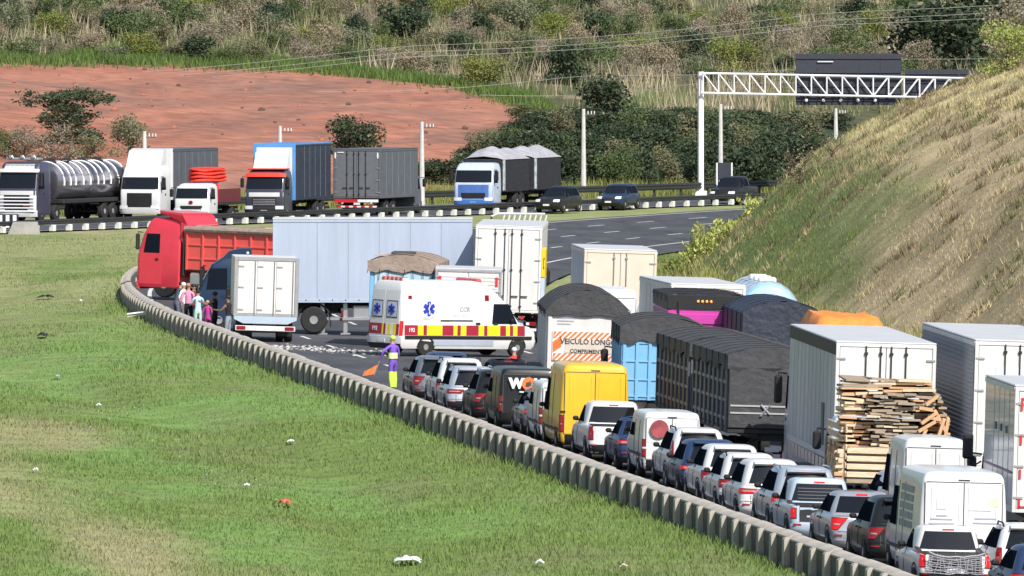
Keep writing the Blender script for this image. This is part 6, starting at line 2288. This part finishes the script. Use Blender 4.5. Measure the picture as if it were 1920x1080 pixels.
def proto(kind, var):
    key = (kind, var)
    if key in PROTO:
        return PROTO[key]
    sd = hash(kind) % 97 if False else sum(map(ord, kind)) + 13 * var
    if kind == 'scrub':
        me = crown_mesh('crown', kind, 2800, lobes_round(sd, 10, .33, .1, .85, (.11, .25)), .018, sd, shell=.35)
    elif kind == 'flat':
        rn = random.Random(sd)
        lob = [(rn.uniform(-.42, .42), rn.uniform(-.3, .3), .72 + rn.uniform(-.06, .16), rn.uniform(.10, .17)) for _ in range(20)] + [(rn.uniform(-.4, .4), rn.uniform(-.3, .3), rn.uniform(.42, .66), .12) for _ in range(10)]
        me = crown_mesh('crown', 'dark', 3000, lob, .020, sd, flat=.55, shell=.2)
    elif kind == 'bare':
        lob = lobes_round(sd, 8)
        me = crown_mesh('crown', 'dry', 420, lob, .018, sd, shell=.2)
    else:
        me = crown_mesh('crown', kind, 3600, lobes_round(sd, 9, .31, .12, .82, (.13, .29)), .027 if kind == 'dark' else .021, sd, shell=.45)
    PROTO[key] = me
    return me


_trunks = {}


def trunk_mesh(var, twiggy):
    key = (var, twiggy)
    if key in _trunks:
        return _trunks[key]
    rn = random.Random(var * 7 + 3 * twiggy)
    mb = MB()
    mb.tube([(0, 0, -.06), (.01, 0, .12), (rn.uniform(-.04, .04), 0, .30), (rn.uniform(-.06, .06), rn.uniform(-.04, .04), .55)], [.035, .026, .020, .010], 7)
    for k in range(16 if twiggy else 6):
        a = rn.uniform(0, 6.28)
        z0 = rn.uniform(.10, .42)
        l_ = rn.uniform(.22, .42)
        p1 = (math.cos(a) * l_ * .5, math.sin(a) * l_ * .5, z0 + l_ * .45)
        p2 = (math.cos(a + .3) * l_, math.sin(a + .3) * l_, z0 + l_ * rn.uniform(.7, 1.2))
        mb.tube([(0, 0, z0), p1, p2], [.012, .008, .003], 4)
        if twiggy:
            for q in range(3):
                e = (p2[0] + rn.uniform(-.12, .12), p2[1] + rn.uniform(-.12, .12), p2[2] + rn.uniform(-.02, .14))
                mb.tube([p1, e], [.006, .002], 3)
    _trunks[key] = mb.mesh('trunk', BARK, 60)
    return _trunks[key]


_vc = [0]


def tree(kind, label, u, v, wpx, hpx, name='tree', cat='tree', group=None, D=None):
    """a tree standing at image place (u, v) on the terrain, so many photo pixels wide and high"""
    if D is None:
        x, y, z = hit(u, v)
    else:
        x, y = px(u, D), D
        z = gz(x, y)
    m_ = y / F
    var = _vc[0] % 3
    _vc[0] += 1
    rn = random.Random(_vc[0])
    r = empty(name, (x, y, z - .1))
    tag(r, label, cat, group)
    rz = rn.uniform(0, 6.28)
    share('crown', proto(kind, var), r, (0, 0, 0), (0, 0, rz), (wpx * m_ * 1.05, wpx * m_ * 1.0, hpx * m_ * 1.08))
    share('trunk', trunk_mesh(var, kind == 'bare'), r, (0, 0, 0), (0, 0, rz), (wpx * m_ * .9, wpx * m_ * .9, hpx * m_))
    return r


# single trees that stand out
tree('flat', 'dark umbrella-crowned tree on the red soil at the left', 132, 288, 185, 125)
tree('mid', 'low dark bush at the left edge below the umbrella tree', 12, 292, 70, 60, 'bush', 'bush')
tree('dark', 'broad dark bush crown just under the umbrella tree', 128, 268, 150, 70, 'bush', 'bush')
tree('scrub', 'dry brown undergrowth bush below the umbrella tree', 95, 302, 140, 78, 'bush', 'bush')
tree('scrub', 'low brown bush left of the umbrella tree', 45, 300, 90, 66, 'bush', 'bush')
tree('olive', 'second dry undergrowth bush right of the umbrella tree', 165, 300, 90, 62, 'bush', 'bush')
tree('pale', 'pale-flowered small tree above the white cab lorry', 242, 296, 92, 92)
tree('dark', 'round dark tree above the dark grey box lorry', 660, 290, 118, 92)
tree('dark', 'dark tall tree with full crown above the thicket', 1138, 240, 150, 112)
tree('dark', 'dark tree cluster at the top centre of the slope', 752, 92, 130, 96)
tree('dark', 'second dark tree at the top right of the centre cluster', 880, 78, 90, 80)
tree('dark', 'dark bush below the power lines', 1062, 160, 100, 95, 'bush', 'bush')  # leaves take the dark green palette
tree('yellow', 'yellowish round bush above the end of the red field', 900, 170, 120, 72, 'bush', 'bush')
tree('mid', 'small dark bush on the tip of the red field', 985, 232, 90, 46, 'bush', 'bush')
tree('bright', 'bright green bush on top of the cutting at the right edge', 1890, 134, 112, 108, 'bush', 'bush')
tree('scrub', 'brown-leaved tree at the top right', 1700, 120, 130, 120)
tree('dark', 'large dark tree at the top right', 1765, 132, 230, 170)
tree('bare', 'leafless tree with a leaning trunk left of the bright bush', 1815, 130, 170, 150)
tree('dark', 'dark tree crown at the very top right', 1850, 70, 190, 120)
tree('scrub', 'brown-leaved tree in the top right corner', 1905, 110, 150, 140)
tree('bare', 'bare twiggy shrub on the edge of the cutting', 1500, 352, 95, 90, 'shrub', 'shrub')
tree('bare', 'second bare shrub higher on the cutting edge', 1560, 300, 60, 50, 'shrub', 'shrub')
tree('dark', 'dark green bush behind the small sign and pickup', 1420, 330, 130, 120, 'bush', 'bush', D=800)
tree('dark', 'dark bush crown rising behind the cutting edge below the gantry sign', 1500, 300, 140, 110, 'bush', 'bush', D=812)
tree('mid', 'green bush half hidden by the cutting below the sign lamps', 1590, 260, 130, 90, 'bush', 'bush', D=830)
tree('mid', 'green bush between the gantry post and the pole below the truss', 1415, 262, 120, 80, 'bush', 'bush', D=840)

rn = random.Random(31)
MARKS = ((130, 'above the tank lorry'), (330, 'above the white cab lorry'), (560, 'above the blue curtain lorry'), (800, 'above the dark grey box lorry'), (960, 'above the white and blue road train'),
         (1120, 'left of the concrete pole'), (1300, 'just left of the gantry'), (1480, 'behind the left half of the truss'), (1700, 'around the big gantry sign'), (2000, 'beside the cutting top'))
LOOK = {'dry': 'straw-coloured', 'olive': 'olive', 'pale': 'pale grey-green', 'mid': 'fresh green', 'dark': 'dark green', 'yellow': 'yellowish', 'scrub': 'grey-brown'}


def plant_label(kd, w_, h_, where, u):
    size = 'tall narrow' if h_ > w_ * .95 else ('low wide' if h_ < w_ * .66 else ('big' if w_ > 85 else 'rounded'))
    mk = next(t for lim, t in MARKS if u < lim)
    return '%s %s bush %s, %s' % (size, LOOK[kd], where, mk)


# dark thicket beyond the guard rail
k = 0
for row in range(4):
    for u in range(806, 1580, 34):
        uu = u + rn.uniform(-14, 14)
        vb = 350 - row * 36 + rn.uniform(-6, 6)
        topl = np.interp(uu, [800, 880, 940, 1000, 1060, 1300, 1580], [300, 268, 232, 206, 200, 200, 205])
        if vb - 34 < topl:
            continue
        if hit(uu, vb)[1] < 735:
            continue
        hp = min(rn.uniform(66, 100), vb - topl + rn.uniform(-4, 8))
        kd = ('dark', 'dark', 'dark', 'mid', 'dark', 'dark', 'olive')[k % 7]
        w_ = rn.uniform(80, 130)
        tree(kd, plant_label(kd, w_, hp, ('at the thicket front', 'inside the thicket', 'at the thicket back', 'at the thicket back')[row], uu), uu, vb, w_, hp, 'bush', 'bush', 'bushes of the thicket behind the guard rail')
        k += 1
# scrub band above the red field
k = 0
for row in range(7):
    for u in range(-30, 1760, 58):
        uu = u + rn.uniform(-22, 22)
        base = np.interp(uu, [0, 250, 450, 620, 840, 1000, 1250, 1500, 1800], [104, 108, 116, 128, 140, 146, 165, 168, 150])
        vb = base - row * 22 + rn.uniform(-8, 8)
        if vb < -16 or (1270 < uu < 1650 and vb < 44):
            continue
        kd = ('scrub', 'olive', 'dark', 'yellow', 'dry', 'mid', 'scrub', 'mid', 'olive', 'pale', 'scrub')[(k * 5 + row * 3) % 11]
        w_, h_ = rn.uniform(58, 112), rn.uniform(46, 84)
        if row == 0:
            h_ *= .7
        tree(kd, plant_label(kd, w_, h_, ('on the scrub fringe', 'low in the scrub', 'low in the scrub', 'in mid scrub', 'in mid scrub', 'high in the scrub', 'high in the scrub')[row], uu), uu, vb, w_, h_, 'bush', 'bush', 'bushes of the scrub band above the field')
        k += 1


# blades, canes and tufts: nobody could count them
def blades(name, label, cat, X, Y, H, Wd, cols, lean=.45, mats=BLADE, seg=1, seed=0, dz=0.0):
    rs = np.random.RandomState(seed)
    n = len(X)
    Z = ground_z(X, Y) + dz
    a = rs.rand(n) * 2 * math.pi
    dx, dy = np.cos(a), np.sin(a)
    lx, ly = (rs.rand(n) - .5) * 2 * lean * H, (rs.rand(n) - .5) * 2 * lean * H
    hw = Wd * .5
    V = np.empty((n, 4, 3))
    V[:, 0] = np.stack([X - dx * hw, Y - dy * hw, Z - .03], 1)
    V[:, 1] = np.stack([X + dx * hw, Y + dy * hw, Z - .03], 1)
    V[:, 2] = np.stack([X + lx * .6 + dx * hw * .7, Y + ly * .6 + dy * hw * .7, Z + H * .62], 1)
    V[:, 3] = np.stack([X + lx, Y + ly, Z + H], 1)
    Fc = np.arange(4 * n).reshape(-1, 4)
    o = np_mesh(name, V.reshape(-1, 3), Fc, mats, np.repeat(cols, 4, 0))
    tag(o, label, cat, kind='stuff')
    return o


def scatter_view(n, d0, d1, u0, u1, seed, p=1.0):
    """random spots of ground between two distances, denser close by"""
    rs = np.random.RandomState(seed)
    D = 1 / (1 / d0 + (1 / d1 - 1 / d0) * rs.rand(n) ** p)
    u = u0 + (u1 - u0) * rs.rand(n)
    return (u - 960) * D / F, D, rs


# median grass on the left
X, Y, rs = scatter_view(230000, 255, 655, -160, 1800, 1, .9)
o_ = offs(X, Y)
k_ = (o_ < -.42) & (X > -40)
X, Y = X[k_], Y[k_]
tall = fbm(X, Y * .3, 4.0, 61)
Hh = (.035 + .085 * np.clip((tall - .3) * 2.2, 0, 1)) * (.6 + .8 * rs.rand(len(X))) + .10 * np.exp(-((-offs(X, Y) - .6) / .9) ** 2)
C = ground_colour(X, Y) * (.80 + .5 * rs.rand(len(X), 1))
yl = rs.rand(len(X)) < .05
C[yl] = C[yl] * .5 + np.array([.22, .20, .09]) * .5
blades('grass', 'rough mown grass of the wide median', 'grass', X, Y, Hh, .020 + Y / 15000, C, .6, seed=2)

# grass and straw on the cutting
X, Y, rs = scatter_view(460000, 400, 680, 1180, 1990, 3, .7)
O_ = 19 + 62 * rs.rand(len(X)) ** 1.25
Y = 395 + 300 * rs.rand(len(X)) ** 1.1
s_ = SLOPE(Y)
nn = np.sqrt(1 + s_ ** 2)
X, Y = XB(Y) + O_ / nn, Y - s_ * O_ / nn
zz = ground_z(X, Y)
uu = 960 + X / Y * F
k_ = (uu < 2000) & (uu > 1150) & (offs(X, Y) > 18.8)
X, Y = X[k_], Y[k_]
tall = fbm(X, Y * .25, 2.0, 71)
Hh = (.05 + .13 * np.clip((tall - .3) * 2, 0, 1)) * (.5 + rs.rand(len(X)))
C = ground_colour(X, Y) * (.70 + .70 * rs.rand(len(X), 1))
drk = (fbm(X, Y * .25, .8, 77, 2) > .60) & (rs.rand(len(X)) < .6)
C[drk] = C[drk] * .35 + np.array([.13, .10, .06]) * .65
blades('hillside_grass', 'dry straw and green grass covering the cutting', 'grass', X, Y, Hh, .034 + 0 * X, C, .6, seed=4)
# coarser tufts that break the slope up
rs = np.random.RandomState(16)
n = 1500
Yc = 395 + 290 * rs.rand(n)
s_ = SLOPE(Yc)
nn = np.sqrt(1 + s_ ** 2)
Oc = 24 + 26 * rs.rand(n) ** 1.2
Xc, Yc = XB(Yc) + Oc / nn, Yc - s_ * Oc / nn
sel = fbm(Xc, Yc * .2, 4.0, 87) + .25 * rs.rand(n) > .56
Xc, Yc, Oc = Xc[sel], Yc[sel], Oc[sel]
kinds = np.array([[.20, .155, .095], [.15, .165, .065], [.47, .40, .23], [.25, .205, .125]])[rs.randint(0, 4, len(Xc))]
m_ = 38
rad = np.repeat(.14 + .26 * rs.rand(len(Xc)), m_)
X = np.repeat(Xc, m_) + rs.normal(size=len(Xc) * m_) * rad
Y = np.repeat(Yc, m_) + rs.normal(size=len(Xc) * m_) * rad
C = np.repeat(kinds, m_, 0) * (.6 + .8 * rs.rand(len(X), 1))
blades('hillside_tufts', 'coarse brown and olive tufts dotting the cutting', 'grass', X, Y, (.16 + .26 * rs.rand(len(X))), .04 + 0 * X, C, .7, seed=17)

# tall yellow-green weeds at the foot of the cutting
def clump(name, label, u, D, wpx, hpx, n, c0, c1, seed, sprays=True):
    rs = np.random.RandomState(seed)
    m_ = D / F
    xx = px(u, D) + rs.normal(size=n) * wpx * m_ * .26
    yy = D + rs.normal(size=n) * 1.2
    z_ = ground_z(xx, yy)
    hh = hpx * m_ * (.45 + .6 * rs.rand(n)) * np.exp(-((xx - px(u, D)) / (wpx * m_ * .55)) ** 2)
    r = empty(name, (px(u, D), D, gz(px(u, D), D)))
    tag(r, label, 'weeds')
    mb = MB()
    P, Cc = [], []
    for i in range(n):
        tp = Vector((xx[i] + rs.normal() * .25, yy[i], z_[i] + hh[i]))
        mb.tube([(xx[i] - r.location.x, yy[i] - r.location.y, z_[i] - r.location.z - .1), tp - r.location], [.022, .008], 3, cap=False)
        for q in range(26):
            t_ = rs.rand() ** .7
            P.append((xx[i] + (tp.x - xx[i]) * t_ + rs.normal() * .16 * (1.2 - .7 * t_), yy[i] + rs.normal() * .16, z_[i] + hh[i] * t_))
    mb.build('stem', BARK, r, 0, recalc=False)
    P = np.array(P)
    k = len(P)
    a = rs.normal(size=(k, 3))
    a[:, 2] = np.abs(a[:, 2]) + .4
    a /= np.linalg.norm(a, axis=1)[:, None]
    b = np.cross(a, rs.normal(size=(k, 3)))
    b /= np.linalg.norm(b, axis=1)[:, None]
    s = (.05 + .07 * rs.rand(k))[:, None]
    P = P - np.array(r.location)
    V = np.stack([P - a * s, P - b * s * .5, P + a * s * 1.4, P + b * s * .5], 1).reshape(-1, 3)
    C = np.array(c0) + (np.array(c1) - np.array(c0)) * rs.rand(k, 1)
    o = np_mesh('foliage', V, np.arange(4 * k).reshape(-1, 4), LEAF, np.repeat(C, 4, 0), r)
    return r


clump('tall_weeds', 'tall yellow-green weeds at the foot of the cutting behind the cream doors', 1322, 545, 105, 66, 60, (.30, .36, .07), (.55, .58, .18), 5)
clump('tall_weeds', 'small tuft of yellow weeds right of the tall clump', 1402, 548, 34, 40, 9, (.30, .36, .07), (.55, .58, .18), 6)
clump('tall_weeds', 'low green weeds beside the cream-doored lorry', 1262, 560, 50, 40, 16, (.11, .17, .035), (.22, .28, .07), 7)
rs = np.random.RandomState(18)
n = 22000
Y = 395 + 190 * rs.rand(n)
O_ = 20.5 + 5.5 * rs.rand(n)
s_ = SLOPE(Y)
X = XB(Y) + O_ / np.sqrt(1 + s_ ** 2)
k_ = fbm(X, Y, 4, 83) + .3 * rs.rand(n) > .58
X, Y = X[k_], Y[k_]
C = np.array([.27, .29, .10]) * (.6 + .8 * rs.rand(len(X), 1)) + np.array([.10, .07, .03]) * rs.rand(len(X), 1)
blades('roadside_weeds', 'yellow-green weeds fringing the foot of the cutting', 'weeds', X, Y, (.15 + .45 * rs.rand(len(X))) * (.5 + fbm(X, Y, 2.0, 85)), .05 + 0 * X, C, .6, seed=19)

# yellow-green strip beyond the guard rail
rs = np.random.RandomState(8)
n = 26000
tt = -75 + 190 * rs.rand(n)
qq = 1.2 + 7 * rs.rand(n)
X = FG0[0] + FGT[0] * tt + FGN[0] * qq
Y = FG0[1] + FGT[1] * tt + FGN[1] * qq
C = np.array([.20, .24, .07]) * (.6 + .8 * rs.rand(n, 1)) + np.array([.10, .06, .03]) * rs.rand(n, 1)
blades('tall_grass', 'yellow-green tall grass strip behind the guard rail', 'grass', X, Y, .3 + .75 * rs.rand(n) * fbm(X, Y, 5, 81) * 1.6, .06 + 0 * X, C, .4, seed=9)

# dry cane band above the field and green strips along its edge
rs = np.random.RandomState(10)
n = 60000
Y = 830 + 330 * rs.rand(n)
u = -40 + 1900 * rs.rand(n)
X = (u - 960) * Y / F
q_ = farq(X, Y)
lim = np.interp(X, [-45, -26, -14, -5, 2, 6], [100, 93, 82, 70, 56, 30])
cl = fbm(X, Y * .6, 5.0, 91)
k_ = (q_ > lim + 4) & (offs(X, Y) < 6) & (cl + .25 * rs.rand(n) > .62) & ~((u > 1280) & (u < 1640) & (q_ > 165)) & ~((X > -3) & (q_ < 46))
X, Y, cl = X[k_], Y[k_], cl[k_]
mixc = fbm(X, Y * .4, 11.0, 95)[:, None]
C = np.where(mixc > .5, np.array([[.40, .34, .235]]), np.array([[.25, .26, .13]])) * (.55 + .85 * rs.rand(len(X), 1))
blades('dry_canes', 'dense dry canes standing over the scrub slope', 'canes', X, Y, (.6 + 1.5 * rs.rand(len(X))) * np.clip(cl * 1.7, .5, 1.3), .10 + 0 * X, C, .38, seed=11)
n = 30000
rs = np.random.RandomState(12)
X = -48 + 56 * rs.rand(n)
lim = np.interp(X, [-45, -26, -14, -5, 2, 6], [100, 93, 82, 70, 56, 30])
qq = lim + rs.normal(size=n) * 2.2 + 3
# distance from q along the view: solve y from q and x
Y = FG0[1] + (qq - (X - FG0[0]) * FGN[0]) / FGN[1]
gsel = fbm(X, Y, 8.0, 99) + .2 * rs.rand(n) > .52
X, Y = X[gsel], Y[gsel]
C = np.array([.12, .185, .05]) * (.6 + .8 * rs.rand(len(X), 1))
blades('field_edge_grass', 'fresh green grass along the upper edge of the red field', 'grass', X, Y, .3 + .6 * rs.rand(len(X)), .10 + 0 * X, C, .4, seed=13)
# clods on the red soil
rs = np.random.RandomState(14)
mb = MB()
for k in range(170):
    u, v = rs.uniform(0, 990), rs.uniform(130, 300)
    x, y, z = hit(u, v)
    if farq(x, y) < 8:
        continue
    s = rs.uniform(.04, .20) * rs.rand() + .03
    mb.blob((x, y, z + s * .3), s * 1.4, s, s, 5, 3, int(rs.rand() < .5))
tag(mb.build('soil_clods', [mat('clod_dark', (.10, .065, .05), rough=.95), mat('clod_red', (.33, .13, .085), rough=.95)], None, 60), 'clods and dark tufts lying on the red soil', 'clods', kind='stuff')

# ================================================================== litter on the verge
def litter(name, label, u, v, m_, sx, sy, sz, seed, cat):
    x, y, z = hit(u, v)
    rs = random.Random(seed)
    mb = MB()
    ph = [rs.uniform(0, 6) for _ in range(4)]
    mb.grid(lambda a, b: ((a - .5) * sx * (1 + .2 * math.sin(b * 7 + ph[0])), (b - .5) * sy * (1 + .2 * math.sin(a * 9 + ph[1])), sz * (.5 + .5 * math.sin(a * 8 + ph[2]) * math.cos(b * 7 + ph[3])) * (1 - abs(2 * a - 1) ** 3)), 9, 7, .01, .02)
    o = mb.build(name, m_, None, 60)
    o.location = (x, y, z + .10)
    tag(o, label, cat)


bp = thing('bumper_panel', 'white car bumper panel lying in the grass by the barrier', 'car panel')
MB().grid(lambda u, v: (-.42 + .84 * u, .25 * math.sin(u * math.pi) * 1.0 - .1 * v, .02 + .16 * math.sin(v * math.pi * .8) + .10 * u), 12, 5, .01, .02).build('panel', WHITE, bp)
x, y, z = hit(257, 600)
place(bp, x, y, R(0), z=z + .10, tilt=False)
litter('plastic_sheet', 'crumpled white plastic sheet in the grass at the bottom', 764, 1062, WHITESTEEL, .55, 1.2, .14, 1, 'litter')
litter('cloth_rag', 'orange-red rag lying in the grass', 533, 953, mat('rag_red', (.55, .14, .08), rough=.8), .32, 1.0, .14, 2, 'litter')
litter('rubber_scrap', 'black scrap of tyre lying in the upper left grass', 80, 636, RUBBER, .34, 1.6, .12, 3, 'litter')
litter('rubber_scrap', 'thin dark tyre strip lying higher in the left grass', 85, 562, RUBBER, .62, 1.0, .12, 4, 'litter')
litter('paper_scrap', 'white paper scrap on the left grass slope', 150, 568, WHITESTEEL, .16, .6, .06, 5, 'litter')
litter('paper_scrap', 'pale blue scrap in the grass below the tyre scrap', 107, 712, PALEB, .16, .6, .06, 6, 'litter')
litter('paper_scrap', 'white scrap in the dip left of the rag', 185, 766, WHITESTEEL, .14, .5, .06, 7, 'litter')
litter('paper_scrap', 'white scrap near the ditch in mid grass', 462, 918, WHITESTEEL, .14, .5, .06, 8, 'litter')
litter('paper_scrap', 'white scrap below the middle of the barrier', 545, 836, WHITESTEEL, .18, .6, .06, 9, 'litter')
litter('paper_scrap', 'small white scrap at the bottom right of the grass', 1012, 1066, WHITESTEEL, .20, .5, .08, 10, 'litter')
litter('paper_scrap', 'white scrap at the left end of the ditch', 66, 888, WHITESTEEL, .12, .5, .06, 11, 'litter')
litter('paper_scrap', 'pale scrap at the bottom of the grass beside the barrier end', 1170, 1072, WOODP, .16, .5, .06, 12, 'litter')
rs = random.Random(9)
mb = MB()
for k in range(26):
    u, v = rs.choice(((205, 790), (215, 800), (330, 860), (440, 905), (60, 700), (470, 925))), 0
    x, y, z = hit(u[0] + rs.uniform(-60, 60), u[1] + rs.uniform(-25, 25))
    mb.blob((x, y, z + .12), .022, .05, .02, 5, 3)
tag(mb.build('litter', INSUL, None, 60), 'specks of white litter along the grassy ditch', 'litter', kind='stuff')
mb = MB()
for k in range(300):
    u, v = rs.uniform(505, 730), 0
    v = 648 + (u - 520) * .03 + rs.gauss(0, 2.6)
    D_ = HC / (v / F)
    x = px(u, D_)
    s = rs.uniform(.012, .05)
    mb.blob((x, D_, road_z(x, D_) + s * .4), s * 1.6, s * 1.6, s * .7, 5, 3, int(rs.random() < .4))
tag(mb.build('debris', [CONCG, CONCW], None, 60), 'pale spilled debris strewn across the asphalt before the ambulance', 'debris', kind='stuff')

bpy.context.view_layer.update()
